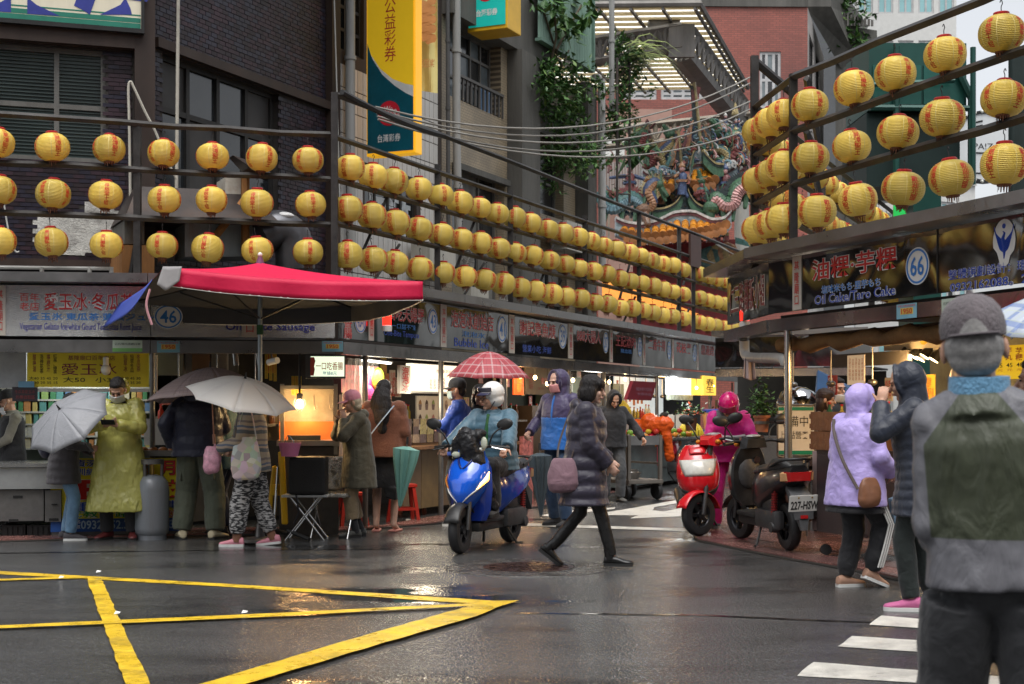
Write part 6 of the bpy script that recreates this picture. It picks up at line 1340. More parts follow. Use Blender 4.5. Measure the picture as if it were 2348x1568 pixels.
ac=pthing('cooler_box','grey steel cooler cabinet under the orange tub','cabinet',SS,1592,1035,1660,1095,-.4,.15,mat('cooler_grey',(.13,.14,.14),.4,.3,dirt=.4),'housing')
for k in range(6): pbox(ac,'vent_slat',SS,1597,1042+7*k,1640,1045+7*k,.151,.16,mat('vent_dark',(.05,)*3))
for k,x in enumerate((1500,1530,1560,1425)): pthing('paper_cups','stack of paper cups on the fruit stall shelf, %s from the street corner' % nth(k),'cups',SS,x,950,x+16,985,-.3,-.2,mat('cup_white',(.5,.46,.4),.5,var=.2),'stack')
point(SS.at(1600,880,-.6),WARM,25,.2,fc); point(SS.at(1360,880,-.8),(1,.75,.5),10,.2,sts[4][0]); point(SS.at(1450,900,-.7),(.95,.9,.8),16,.2,sts[6][0])
for x0,x1,y0,y1,m in ((1300,1335,865,930,mat('clutter_green',(.10,.13,.09))),(1345,1400,880,960,mat('clutter_grey',(.14,.13,.12))),(1220,1270,930,1100,mat('clutter_wood',(.08,.05,.03))),(1405,1430,880,930,mat('clutter_green',(.1,)*3))): pbox(sts[3][0],'stored_box',SS,x0,y0,x1,y1,-1.8,-1.2,m)
# red patterned screen behind the hooded man
psn=pthing('red_price_screen','narrow standing screen with red and white print behind the scooter','price board',SS,1198,1000,1222,1165,.0,.05,mat('red_white_print',(.40,.12,.1),.5,var=.7,vs_=18),'panel')
# striped awning glow above the street signs: orange sheet behind the rails
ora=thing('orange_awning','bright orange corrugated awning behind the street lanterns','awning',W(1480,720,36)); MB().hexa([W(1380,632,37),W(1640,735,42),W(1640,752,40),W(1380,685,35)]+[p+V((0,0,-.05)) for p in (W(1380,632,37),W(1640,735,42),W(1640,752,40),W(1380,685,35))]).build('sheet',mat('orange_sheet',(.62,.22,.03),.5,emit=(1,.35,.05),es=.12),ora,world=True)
for k in range(14):  # row of bulbs added to bring more warm light into the street stalls
    x=1235+33*k; P_=SS; q=P_.at(x,0,random.uniform(-.9,.1)); q.z=random.uniform(1.72,1.9)
    if 1330 < x < 1390: continue
    o=thing('lit_bulb','added warm bulb, %s along the ceiling of the street stalls' % nth(k),'light bulb',q,0,'added bulbs along the street stalls'); MB().ell(q,(.028,.028,.034),n=8,k=6).build('globe',glow('bulb_added',(1,.7,.35),40),o,60,world=True); MB().tube([q+V((0,0,.03)),V((q.x,q.y,2.08))],.006,5).build('cord',black_p,o,world=True)
# air conditioners on the facade
def aircon(label,P,x0,y0,x1,y1,o):
    t=pthing('air_conditioner',label,'air conditioner',P,x0,y0,x1,y1,o-.35,o,mat('ac_white',(.36,.35,.31),.45,dirt=.6,streak=True),'housing','air conditioners on the facades'); M=P.frame((x0+x1)/2+3,(y0+y1)/2,o+.003); r_=abs(P.z(x0,y0)-P.z(x0,y1))*.42
    mb=MB()
    for k in range(1,7): mb.lathe([(r_*k/6,0),(r_*k/6,.01),(r_*k/6-.012,.01),(r_*k/6-.012,0)],24,M,caps=False)
    for k in range(8): mb.tube([M @ V((0,0,.008)),M @ V((r_*math.cos(k*.785),r_*math.sin(k*.785),.008))],.006,4)
    mb.build('fan_grille',mat('ac_grille',(.22,.21,.19)),t,world=True); mb=MB(); mb.lathe([(r_,0),(r_,.002),(.01,.002)],24,M @ Matrix.Translation((0,0,-.001))); mb.build('fan_recess',mat('dark_metal',(.03,)*3),t,world=True)
aircon('white air conditioner with a round grille behind the street lanterns',BS,985,560,1045,640,.45); aircon('grey air conditioner high on the end of the beige house',BS,1300,510,1335,575,.5); aircon('air conditioner behind the bottom lantern row',BS,1080,660,1120,720,.45); aircon('air conditioner at the lower left of the beige house',BS,1160,700,1190,745,.45)
# ================================================================ right stall
zb2,zt2=2.33,2.86
sR,sp=stall('corner stall numbered 66 with mirror steel sign and a dark roof',PR,1762,2900,steel,zb2,zt2,strip=(1818,1838),depth=2.0,beam=(2.14,2.265),roof_over=.25,back=mat('marbled_wall',(.16,.17,.13),.35,var=.5,vs_=2,dirt=.4))
PRs=PL(2.60,14.4,-.07,1)     # its street corner side
mb=MB(); slab(mb,PRs,.01,1.9,zb2,zt2,-.05,0); cs=mb.build('side_sign',steel,sR,world=True)
mb=MB(); slab(mb,PRs,-.02,1.95,2.14,2.265,-.1,.03); slab(mb,PRs,.0,2.0,zt2+.02,zt2+.12,-.5,.26); mb.build('side_beam',MATS['beam_steel'],sR,world=True)
def sidetext(s,t0,t1,z0,z1,m,om,bold):
    u=V((-PRs.d.x,-PRs.d.y,0)); n=V((PRs.n.x,PRs.n.y,0)); M=Matrix((u,V((0,0,1)),n)).transposed().to_4x4(); M.translation=PRs.pt((t0+t1)/2,(z0+z1)/2,.005); M2=M @ Matrix.Translation((0,0,.003))
    mb=MB(); txt(mb,s,M,(t1-t0)*1.02,(z1-z0)*1.05,.03); mb.build('lettering',om,cs,world=True); mb=MB(); txt(mb,s,M2,t1-t0,z1-z0,.008); mb.build('lettering',m,cs,world=True)
sidetext('仁三路攤販小組',.15,1.75,2.42,2.76,mat('sign_maroon',(.16,.03,.04)),white_p,.03)
gut=MB(); 
lettering(sp,PR,[('油粿·芋粿',1858,580,2052,630,red_p,white_p,.04),('塩味米もち·里芋もち',1882,646,2016,665,sky_p,white_p,.03),('Oil Cake/Taro Cake',1865,666,2048,688,blue_p,white_p,.02),('整體規劃設計：環',2172,607,2352,631,blue_p,white_p,.02),('0932162088。2',2176,639,2352,661,blue_p,white_p,.03)]); disc_no(sp,PR,2104,610,27,43,'66')
emb=MB(); Me=PR.frame(2303,552,.004); emb.poly([(.13*math.cos(a)*(1-.25*(math.sin(a) < -.5)),.17*math.sin(a)-.03*(math.sin(a) < -.8)) for a in [i*.2618 for i in range(24)]],Me,.003); emb.build('emblem_field',white_p,sp,world=True)
emb=MB(); M2=Me @ Matrix.Translation((0,0,.004))
for s in (-1,1):
    for k in range(7):
        a=smooth_path([V((s*.01,-.08+.012*k,0)),V((s*(.045+.008*k),-.06+.02*k,0)),V((s*(.075+.006*k),-.0+.02*k,0))],4); emb.tube([M2 @ q for q in a],[.009,.008,.008,.007,.007,.006,.005,.004,.002],4)
emb.tube([M2 @ V(q) for q in ((0,-.14,0),(.01,-.05,0),(-.01,.02,0),(.008,.06,0),(-.012,.075,0))],[.004,.02,.016,.01,.004],5); emb.lathe([(.02,0),(.02,.002),(.01,.002)],12,M2 @ Matrix.Translation((0,.115,0)))
emb.build('bird_emblem',blue_p,sp,world=True)
mb=MB(); slab(mb,PR,PR.hit(2148),PR.hit(2150),zb2,zt2,.001,.006); mb.build('panel_joint',black_p,sp,world=True)
sticker1950('below the number 66 disc',PR,2055,696,46,34,.024)
s2=pthing('notice_sticker','pale blue notice sticker on the beam behind the grey cap','sticker',PR,2158,683,2215,716,.02,.024,mat('sticker_pale',(.42,.5,.42)),'sheet'); lettering(s2,PR.shifted(.025),[('共同打造美食城市',2162,690,2210,698,black_p,None,0)])
wl2=thing('warning_lamp','red warning lamp on the corner end of stall 66','warning lamp',W(1707,735,15.6)); q=W(1707,735,15.6); MB().lathe([(.055,-.12),(.06,-.02),(.05,-.01)],14,Matrix.Translation(q)).build('base',white_p,wl2,40,world=True); MB().lathe([(.052,0),(.055,.10),(.03,.12),(.01,.12)],14,Matrix.Translation(q)).build('red_dome',MATS['red_lens'],wl2,40,world=True)
# underside: canvas roll, dark beams, lamps
cv_m=mat('brown_canvas',(.16,.085,.03),.8,var=.4,vs_=3,dirt=.5,bump=.6,bs=12)
cr2=thing('canvas_roll','rolled brown canvas awning tied under the beam of stall 66','awning',PR.at(1900,790,-.2)); Q=PR.shifted(-.25); a,c=Q.hit(1790),Q.hit(2500); MB().tube([Q.pt(a+(c-a)*i/24,2.02+.02*math.sin(i*1.7)) for i in range(25)],[.075+.018*math.sin(i*2.3) for i in range(25)],12).build('roll',cv_m,cr2,60,world=True)
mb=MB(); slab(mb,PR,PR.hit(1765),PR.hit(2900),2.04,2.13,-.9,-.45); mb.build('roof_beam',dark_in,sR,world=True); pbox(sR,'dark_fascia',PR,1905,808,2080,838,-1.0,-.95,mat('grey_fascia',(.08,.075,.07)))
orn=MB(); Q=PR.shifted(-.5); orn.grid(lambda u,v_: Q.pt(Q.hit(1900)+u*2.2,2.06+.05*v_+.02*math.sin(u*20),-.4*v_),20,4); orn.build('orange_awning_lining',mat('orange_canvas',(.45,.20,.04),.6,var=.3),sR,60,world=True)
for i,(x,y) in enumerate(((1870,811),(1890,816),(1904,821),(1913,815),(1932,823))):
    p=PR.at(x,y,-1.0); sl_=thing('spot_lamp','glowing spotlight under the roof of stall 66, %s from the left' % nth(i),'lamp',p,0,'spotlights under the right stall roof'); M=Matrix.Translation(p) @ Matrix.Rotation(R(35),4,'Y'); MB().lathe([(.055,0),(.05,.06),(.025,.11),(.02,.16)],14,M,caps=False).build('housing',black_p,sl_,40,world=True); MB().lathe([(.05,.004),(.01,.002)],14,M).build('lens',glow('spot_glow',(1,.75,.4),22),sl_,world=True)
point(PR.at(1895,845,-.9),WARM,40,.12,sR); point(PR.pt(PR.hit(2160),1.9,-1.0),WARM,60,.15,sR)
fz=pthing('white_cabinet','white wall cabinet with a round yellow badge under the canvas roll','cabinet',PR,2026,764,2156,800,-1.3,-1.0,mat('cabinet_white',(.5,.47,.38),.4,var=.1),'cabinet_body'); mb=MB(); mb.lathe([(.07,0),(.07,.004),(.01,.004)],20,PR.shifted(-.998).frame(2118,774,0)); mb.build('badge',mat('badge_yellow',(.5,.36,.05)),fz,world=True); mb=MB(); slab(mb,PR,PR.hit(2085),PR.hit(2087),PR.z(2085,800),PR.z(2085,765),-.999,-.99); mb.build('door_gap',black_p,fz,world=True)
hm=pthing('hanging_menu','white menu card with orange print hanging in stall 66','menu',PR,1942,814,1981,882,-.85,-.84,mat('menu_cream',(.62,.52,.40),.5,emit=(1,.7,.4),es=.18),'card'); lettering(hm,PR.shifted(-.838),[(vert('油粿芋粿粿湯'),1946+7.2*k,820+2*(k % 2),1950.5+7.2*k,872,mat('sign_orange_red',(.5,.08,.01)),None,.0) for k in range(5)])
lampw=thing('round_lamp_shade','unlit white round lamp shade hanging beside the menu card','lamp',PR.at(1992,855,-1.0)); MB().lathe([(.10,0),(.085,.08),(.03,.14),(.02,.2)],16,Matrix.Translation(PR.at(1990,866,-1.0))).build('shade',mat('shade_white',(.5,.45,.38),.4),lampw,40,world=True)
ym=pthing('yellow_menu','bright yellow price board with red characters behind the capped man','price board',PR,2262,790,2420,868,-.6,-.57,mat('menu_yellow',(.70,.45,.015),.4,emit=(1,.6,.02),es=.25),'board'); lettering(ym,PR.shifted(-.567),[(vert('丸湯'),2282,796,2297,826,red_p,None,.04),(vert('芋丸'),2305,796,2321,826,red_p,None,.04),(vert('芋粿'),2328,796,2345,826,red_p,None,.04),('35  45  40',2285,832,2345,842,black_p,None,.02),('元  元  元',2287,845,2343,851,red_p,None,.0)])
for i,x in enumerate((1784,1801)):
    pb_=PR.pt(PR.hit(x),0,-.12+.1*i); p=thing('steel_post','shiny steel pipe post at the corner of stall 66, %s one' % ('left','right')[i],'post',pb_,0,'twin posts of stall 66'); MB().tube([pb_+V((0,0,.03)),pb_+V((0,0,2.14))],.034,14).build('pipe',mat('shiny_pipe',(.40,.38,.36),.2,.9,var=.2),p,40,world=True); MB().lathe([(.05,.03),(.05,.06),(.034,.06)],14,Matrix.Translation(pb_)).build('foot_plate',brushd,p,40,world=True)
el=thing('drain_elbow','grey drain pipe elbow under the corner of stall 66','pipe',W(1720,830,15.5)); MB().tube(smooth_path([W(1706,780,15.7),W(1708,812,15.7),W(1725,820,15.4),W(1790,822,14.4),W(1800,835,14.3)],4),.055,10).build('elbow',pg,el,60,world=True)
rg=thing('hanging_rag','pale rag hanging from the corner of stall 66','rag',W(1716,870,15.5)); mb=MB(); mb.grid(lambda u,v_: W(1706+22*u+8*v_*(u-.3),820+52*v_*(1-.2*abs(u-.6)),15.5+.03*math.sin(u*11)),12,12); o=mb.build('cloth',cloth('rag_pink',(.38,.31,.30)),rg,80,world=True)
md=o.modifiers.new('thick','SOLIDIFY'); md.thickness=.008
pp_=thing('potted_plant','bushy green plant in a terracotta pot clamped to the steel post','potted plant',W(1746,990,14.6)); p=W(1746,990,14.6); MB().lathe([(.062,0),(.08,.14),(.09,.145),(.09,.17),(.07,.17)],18,Matrix.Translation(p)).build('pot',mat('terracotta',(.33,.12,.06),.6,var=.2),pp_,40,world=True); MB().lathe([(.082,.08),(.084,.11)],18,Matrix.Translation(p),caps=False).build('clamp_ring',brush,pp_,world=True); MB().tube([p+V((.08,0,.10)),PR.pt(PR.hit(1784),p.z+.12,-.12)],.012,6).build('clamp_arm',brush,pp_,world=True); mb=MB()
for i in range(330):
    z=abs(random.gauss(0,.15)); r_=.10*(1-z*1.2)+.015; leaf(mb,p+V((random.gauss(0,r_*.7),random.gauss(0,r_*.7),.17+z)),V((random.gauss(0,1),random.gauss(0,1),random.gauss(0,.5))),random.uniform(.045,.08),.034,random.choices((0,1,2),(5,4,1))[0])
mb.build('foliage',leaf_ms,pp_,world=True,kind='stuff')
sd=thing('standing_sign','white standing sign with green bands saying it is preparing to open','sign',W(1820,1062,14.9)); SDP=PL(*W(1788,0,14.9).xy,1,-.03)
pbox(sd,'board',SDP,1784,932,1866,1043,-.02,0,mat('sign_cream',(.66,.66,.64),.4,var=.06,dirt=.3,dirtcol=(.25,.22,.18))); gb_=mat('sign_green',(.01,.22,.14),.4)
pbox(sd,'green_band',SDP,1785,933,1865,941,.001,.004,gb_); pbox(sd,'green_band',SDP,1785,1033,1865,1042,.001,.004,gb_); lettering(sd,SDP,[('準備中',1786,953,1852,978,black_p,None,.0),('上9點營業',1786,988,1852,1006,black_p,None,.0)])
mb=MB(); mb.tube(smooth_path([SDP.at(x,y,-.01) for x,y in ((1783,1046),(1783,935),(1787,929),(1862,929),(1867,935),(1867,1046),(1783,1046))],2),.012,6); mb.build('frame',brush,sd,world=True)
for x in (1800,1850): MB().tube([SDP.at(x,1046,-.01),V((*SDP.at(x,1046,-.01).xy,.03))],.012,6).build('leg',brush,sd,world=True)
dm=thing('steel_dome','shiny round steel steamer lid behind the standing sign','lid',W(1828,925,15.8)); MB().lathe([(.23,0),(.225,.05),(.18,.14),(.09,.19),(.01,.2)],24,Matrix.Translation(W(1828,927,15.8))).build('dome',mat('mirror_steel',(.5,.5,.5),.1,1.0,var=0),dm,60,world=True); MB().tube([W(1828,927,15.8),V((*W(1828,927,15.8).xy,.03))],.22,16).build('pot',brush,dm,40,world=True)
ct=thing('food_cart','dark brown wheeled cabinet beside the standing sign','cart',PR.pt(PR.hit(1905),0,.25)); brn=mat('dark_cart',(.035,.025,.025),.4,.2,var=.3,vs_=2,dirt=.5,dirtcol=(.08,.06,.05)); Q=PR.shifted(.32)
pbox(ct,'cabinet_body',PR,1872,1032,1990,1226,-.35,.32,brn); d1=pbox(ct,'door',PR,1874,1044,1930,1222,.321,.335,brn); pbox(ct,'door',PR,1932,1044,1988,1222,.321,.335,brn); pbox(d1,'handle',PR,1922,1130,1928,1150,.336,.35,brushd); pbox(ct,'pale_side',PR,1862,1034,1872,1215,-.3,.2,mat('pinkish_panel',(.30,.22,.21),.5))
for x in (1880,1980): 
    p=Q.pt(Q.hit(x),.085,-.06); MB().lathe([(.05,-.02),(.05,.02)],16,Matrix.Translation(p) @ Matrix.Rotation(R(90),4,'X')).build('wheel',black_p,ct,40,world=True)
for x,y in ((1924,1112),(1942,1118)):
    tp=pthing('tape_cross','white tape cross stuck on the dark cart, %s one' % ('left' if x < 1930 else 'right'),'tape',PR,x-3,y-10,x+3,y+12,.336,.338,white_p,'strip','tape crosses on the cart'); pbox(tp,'strip',PR,x-6,y-3,x+6,y+3,.3385,.34,white_p)
wdx=mat('brown_box_wood',(.15,.055,.02),.45,var=.45,vs_=3,dirt=.3,bump=.3,bs=14)
for k,(y0,y1) in enumerate(((990,1033),(944,988))):
    bx_=thing('wooden_box','%s brown wooden box with finger joints on the dark cart' % ('lower','upper')[k],'box',PR.at(1900,y1,.2),0,'wooden boxes on the cart'); pbox(bx_,'front_board',PR,1858,y0,1976,y1,.30,.33,wdx); pbox(bx_,'box_body',PR,1861,y0+1,1974,y1,-.2,.299,mat('box_wood_dark',(.10,.04,.015),.5,var=.4)); 
    for j in range(2): pbox(bx_,'joint_tooth',PR,1855,y0+5+22*j,1860,y0+16+22*j,.25,.334,wdx)
# farther behind the right stall: green canopy umbrella, blue awning
fu=thing('blue_awning','dark blue printed awning over the far stalls seen under the right stall','awning',W(1900,905,22)); MB().hexa([W(1875,848,21),W(1990,905,22),W(1990,925,21),W(1870,915,20)]+[p+V((0,.1,-.03)) for p in (W(1875,848,21),W(1990,905,22),W(1990,925,21),W(1870,915,20))]).build('sheet',mat('navy_awning',(.02,.06,.14),.5),fu,world=True); 
PSS=PL(3.3,17.6,*DS); fs_,_=stall('far stall on the right side of the market street seen past the steel posts',PL(8.0,24.0,-.9,.42),1640,1995,steel,SB,ST_,depth=1.5); point(W(1880,905,21.5),(1,.8,.6),12,.2,fs_)
cp2=pthing('far_counter','dim far counter with bottles beyond the pink rider','counter',PL(7.0,24.0,-.9,.42),1660,1000,1860,1085,-.6,0,brushd,'front'); 
# ================================================================ people
ftx=bpy.data.textures.new('folds','CLOUDS'); ftx.noise_scale=.17; ftx.noise_depth=2; ft2=bpy.data.textures.new('wrinkles','CLOUDS'); ft2.noise_scale=.05; ft2.noise_depth=1
def soft(o,voxel=.011,it=3,disp=.0):
    m=o.modifiers.new('merge','REMESH'); m.mode='VOXEL'; m.voxel_size=voxel; m.use_smooth_shade=True
    if it: m=o.modifiers.new('smooth','SMOOTH'); m.iterations=it; m.factor=.5
    if disp: m=o.modifiers.new('folds','DISPLACE'); m.texture=ftx; m.strength=disp; m.mid_level=.5; m.texture_coords='LOCAL'; m=o.modifiers.new('wrinkles','DISPLACE'); m.texture=ft2; m.strength=disp*.28; m.mid_level=.5; m.texture_coords='LOCAL'
    return o
skin=mat('skin',(.42,.24,.165),.5,var=.1,vs_=14,sss=.06); skin2=mat('skin_fair',(.50,.31,.235),.5,var=.1,vs_=14,sss=.06); eye_m=mat('eye_dark',(.015,.01,.008),.2); lip_m=mat('lip',(.30,.10,.085),.45); hairb=mat('black_hair',(.010,.008,.008),.5,var=.4,vs_=60,bump=1.0,bs=70,streak=True); hairg=mat('grey_hair',(.20,.195,.19),.6,var=.3,vs_=60,bump=.35,bs=220); mask_m=mat('white_mask',(.55,.56,.56),.7,var=.05)
def ik(a,c,l1,l2,hint):
    d=c-a; L_=min(max(d.length,.05),(l1+l2)*.999); u=d.normalized(); c=a+u*L_
    x=(l1*l1-l2*l2+L_*L_)/(2*L_); h=math.sqrt(max(0,l1*l1-x*x)); k=V(hint)-u*V(hint).dot(u)
    return a+u*x+k.normalized()*h,c
class Person:
    def __init__(s,label,base,ang,H=1.68,lean=0,twist=0,side=0,pelvis=(0,0,.93),feet=None,fyaw=(8,-8),fpitch=(0,0),hands=None,hdir=None,curl=.5,head=(0,0),skin=skin,elb=None,shw=.172,legs_bare=False,voxel=.006,face=True,group=None,palm=None,roll=0):
        s.k=k=H/1.70; s.t=thing('person',label,'person',base,ang,group); s.skin=skin
        s.P=V(pelvis)*k; s.R3=(Matrix.Rotation(R(lean),3,'Y') @ Matrix.Rotation(R(side),3,'X') @ Matrix.Rotation(R(twist),3,'Z'))
        s.RH=s.R3 @ Matrix.Rotation(R(head[0]),3,'Z') @ Matrix.Rotation(R(head[1]),3,'Y') @ Matrix.Rotation(R(roll),3,'X')
        s.neck=s.ub(0,0,1.43); s.hc=s.neck+s.R3 @ V((.015,0,.055))*k+s.RH @ V((.012,0,.105))*k
        s.sh=[s.ub(-.01,q*shw,1.385) for q in (1,-1)]; s.hip=[s.P+V((0,q*.09,-.02))*k for q in (1,-1)]
        feet=feet or ((0,.1,.08),(0,-.1,.08)); hands=hands or (None,None); s.el,s.wr,s.kn,s.an=[],[],[],[]
        for i,q in enumerate((1,-1)):
            h=s.sh[i]+V((.04,q*.07,-.52))*k if hands[i] is None else V(hands[i])*k
            e,w=ik(s.sh[i],h,.285*k,.255*k,(elb[i] if elb and elb[i] else (-.7,q*.6,-.35))); s.el.append(e); s.wr.append(w)
            kn,an=ik(s.hip[i],V(feet[i])*k,.43*k,.42*k,(1,q*.12,.1)); s.kn.append(kn); s.an.append(an)
        s.fyaw,s.fpitch=fyaw,fpitch
        mb=MB(); c=lambda a,b_,r0,r1: mb.cone(a,b_,r0*k,r1*k,8)
        c(s.P,s.ub(0,0,1.25),.06,.06); c(s.ub(0,0,1.25),s.neck,.06,.056); c(s.neck,s.hpt(-.015,0,-.04),.056,.05)
        for i in (0,1):
            c(s.ub(0,0,1.36),s.sh[i],.04,.03); c(s.sh[i],s.el[i],.032,.03); c(s.el[i],s.wr[i],.032,.026)
            r=(.078,.055,.052,.036) if legs_bare else (.04,.035,.035,.03); c(s.hip[i],s.kn[i],r[0],r[1]); c(s.kn[i]+V((-.012,0,-.1))*k if legs_bare else s.kn[i],s.an[i],r[2],r[3])
            if legs_bare: c(s.kn[i],s.kn[i]+V((-.012,0,-.1))*k,.05,.055); c(s.an[i],s.an[i]+Matrix.Rotation(R(fyaw[i]),3,'Z') @ V((.13,0,-.055))*k,.034,.026)
            s.hand(mb,i,(hdir or (None,None))[i],curl if not isinstance(curl,(tuple,list)) else curl[i],(palm or (None,None))[i])
        E=lambda x,y,z,a,b_,d: mb.ell(s.hpt(x,y,z),(a*k,b_*k,d*k),s.RH,12,8)
        E(-.01,0,.03,.097,.076,.095); E(.025,0,-.035,.066,.06,.08); E(.062,0,-.098,.024,.026,.02); E(.076,0,.024,.02,.05,.013); E(.09,0,-.062,.012,.024,.012)
        mb.cone(s.hpt(.09,0,.005),s.hpt(.112,0,-.030),.009*k,.014*k,8)
        for q in (1,-1): E(.064,q*.036,-.028,.024,.02,.024); E(-.005,q*.083,-.008,.02,.011,.032)
        s.body=soft(mb.build('body',skin,s.t),voxel,2)
        if face:
            for q in (1,-1):
                MB().ell(s.hpt(.087,q*.030,.000),(.007*k,.014*k,.0055*k),s.RH,8,6).build('eye',eye_m,s.t,60)
                MB().ell(s.hpt(.094,q*.031,.021),(.005*k,.018*k,.0045*k),s.RH,8,5).build('eyebrow',hairb,s.t,60)
            MB().ell(s.hpt(.099,0,-.062),(.007*k,.022*k,.0075*k),s.RH,8,5).build('mouth',lip_m,s.t,60)
    def ub(s,x,y,z): return s.P+s.R3 @ V((x,y,z-.93))*s.k
    def hpt(s,x,y,z): return s.hc+s.RH @ V((x,y,z))*s.k
    def hand(s,mb,i,d,cl,n):
        k=s.k; q=(1,-1)[i]; w=s.wr[i]; d=V(d).normalized() if d else (w-s.el[i]).normalized(); n=V(n) if n else V((0,-q,0)); n=(n-d*n.dot(d)).normalized(); a=d.cross(n)
        M=Matrix((d,a,n)).transposed(); mb.cone(w-d*.02*k,w+d*.03*k,.024*k,.026*k,8); mb.ell(w+d*.06*k,(.05*k,.040*k,.017*k),M)
        for j,(o,l) in enumerate(((-.030,.060),(-.010,.076),(.011,.070),(.030,.054))):
            p=w+(d*.098+a*o)*k; u1=d*math.cos(cl)+n*math.sin(cl); u2=d*math.cos(2.1*cl)+n*math.sin(2.1*cl); m_=p+u1*l*.55*k; mb.cone(p-d*.015*k,m_,.0095*k,.009*k,6); mb.cone(m_,m_+u2*l*.5*k,.009*k,.0075*k,6)
        sg=-q; p=w+(d*.03-a*sg*.03)*k; u=(d*.75-a*sg*.6+n*.45).normalized(); mb.cone(p,p+u*.045*k,.013*k,.011*k,6); mb.cone(p+u*.045*k,p+(u*.045+(u+n*.5*cl).normalized()*.032)*k,.010*k,.008*k,6)
    # ---- clothes
    def ring(s,z,hw,hd,xo=0.0,n=22,tw=0):
        out=[]
        for j in range(n):
            a=2*math.pi*j/n; ca,sa=math.cos(a),math.sin(a); x=xo+hd*math.copysign(abs(ca) ** .8,ca); y=hw*math.copysign(abs(sa) ** .8,sa)
            low=s.P+V((x,y,z-.93))*s.k; f=min(1,max(0,(z-.78)/.3)); out.append(low.lerp(s.ub(x,y,z),f))
        return out
    PROF=[(.35,.25,.19,0),(.60,.225,.165,0),(.80,.205,.15,0),(.95,.192,.138,0),(1.08,.178,.128,.005),(1.22,.188,.135,.005),(1.32,.185,.128,0),(1.39,.150,.105,-.005),(1.43,.085,.08,0),(1.46,.072,.075,0)]
    def torso(s,mb,z0,z1,g=1.0,puff=0,pitch=.09,flare=0):
        pr=s.PROF; z=z0; rings=[]
        def at(z):
            for a,b_ in zip(pr,pr[1:]):
                if z <= b_[0]: f=(z-a[0])/(b_[0]-a[0]); return [a[i]*(1-f)+b_[i]*f for i in (1,2,3)]
            return pr[-1][1:]
        while z < z1+1e-6:
            hw,hd,xo=at(max(z,pr[0][0])); e=1+(puff*abs(math.sin(math.pi*z/pitch)) if puff else 0); fl=1+flare*max(0,1.15-z); rings.append(s.ring(z,(hw+.012)*g*e*fl,(hd+.012)*g*e*fl,xo)); z += .0225 if puff else .045
        mb.loft(rings)
    def sleeve(s,mb,i,r=.062,r2=.046,puff=0,upto=1.0,pitch=.075):
        a,e,w=s.sh[i],s.el[i],s.wr[i]; k=s.k; a0=a.lerp(s.ub(0,0,1.35),.35); pts,rs=[],[]; L1,L2=(e-a).length,(w-e).length; tot=L1+L2; n=26 if puff else 12
        pts.append(a0); rs.append(r*1.15*k)
        for j in range(n+1):
            u=j/n*upto*tot; p=a.lerp(e,u/L1) if u < L1 else e.lerp(w,(u-L1)/L2); f=u/tot; e_=1+(puff*1.3*abs(math.sin(math.pi*u/pitch)) if puff else .05*math.sin(u*55)); pts.append(p); rs.append((r+(r2-r)*f)*e_*k)
        # round the elbow
        mb.tube(pts,rs,14); mb.ell(a,(r*1.12*k,)*3,n=12); mb.ell(e,(r*.92*k,)*3,n=12)
    def coat(s,m,hem=.80,g=1.0,puff=0,name='jacket',sleeves=True,r=.064,r2=.05,collar=True,disp=.012,hood=None,flare=0,top=1.44,voxel=.0105,pitch=.09):
        mb=MB(); s.torso(mb,hem,top,g,puff,flare=flare,pitch=pitch)
        if sleeves:
            for i in (0,1): s.sleeve(mb,i,r,r2,puff)
        if collar: mb.tube([s.ub(0,0,1.40),s.neck+s.R3 @ V((.005,0,.045))*s.k],[.095*s.k,.075*s.k],16)
        if hood == 'down': mb.ell(s.ub(-.09,0,1.44),(.075*s.k,.13*s.k,.065*s.k),s.R3)
        if hood == 'up':
            mb.ell(s.hpt(-.04,0,.012),(.118*s.k,.105*s.k,.132*s.k),s.RH,16,10); mb.cone(s.neck,s.hpt(-.045,0,-.05),.105*s.k,.095*s.k,14)
            q=[s.hpt(.052-.02*abs(math.sin(a)),.094*math.cos(a),.012+.122*math.sin(a)) for a in [2*math.pi*j/16 for j in range(17)]]; mb.tube(q,.018*s.k,6,caps=False)
        return soft(mb.build(name,m,s.t),voxel,2 if puff else 3,disp)
    def pants(s,m,r=(.105,.078,.066,.058),name='trousers',stop=.0,disp=.016,lift=.0):
        mb=MB(); k=s.k; mb.ell(s.P+V((0,0,.03))*k,(.125*k,.158*k,.13*k),n=16)
        for i in (0,1):
            a,b_,c=s.hip[i]+V((0,0,-.02)),s.kn[i],s.an[i].lerp(s.kn[i],lift); q=[a,a.lerp(b_,.5),b_,b_.lerp(c,.4),b_.lerp(c,.75),b_.lerp(c,.97)]; mb.tube(q,[r[0]*k,(r[0]+r[1])/2*k,r[1]*k,(r[1]+r[2])/2*k,r[2]*k,r[3]*k],14); mb.ell(b_,(r[1]*k,)*3)
        return soft(mb.build(name,m,s.t),.0105,2,disp)
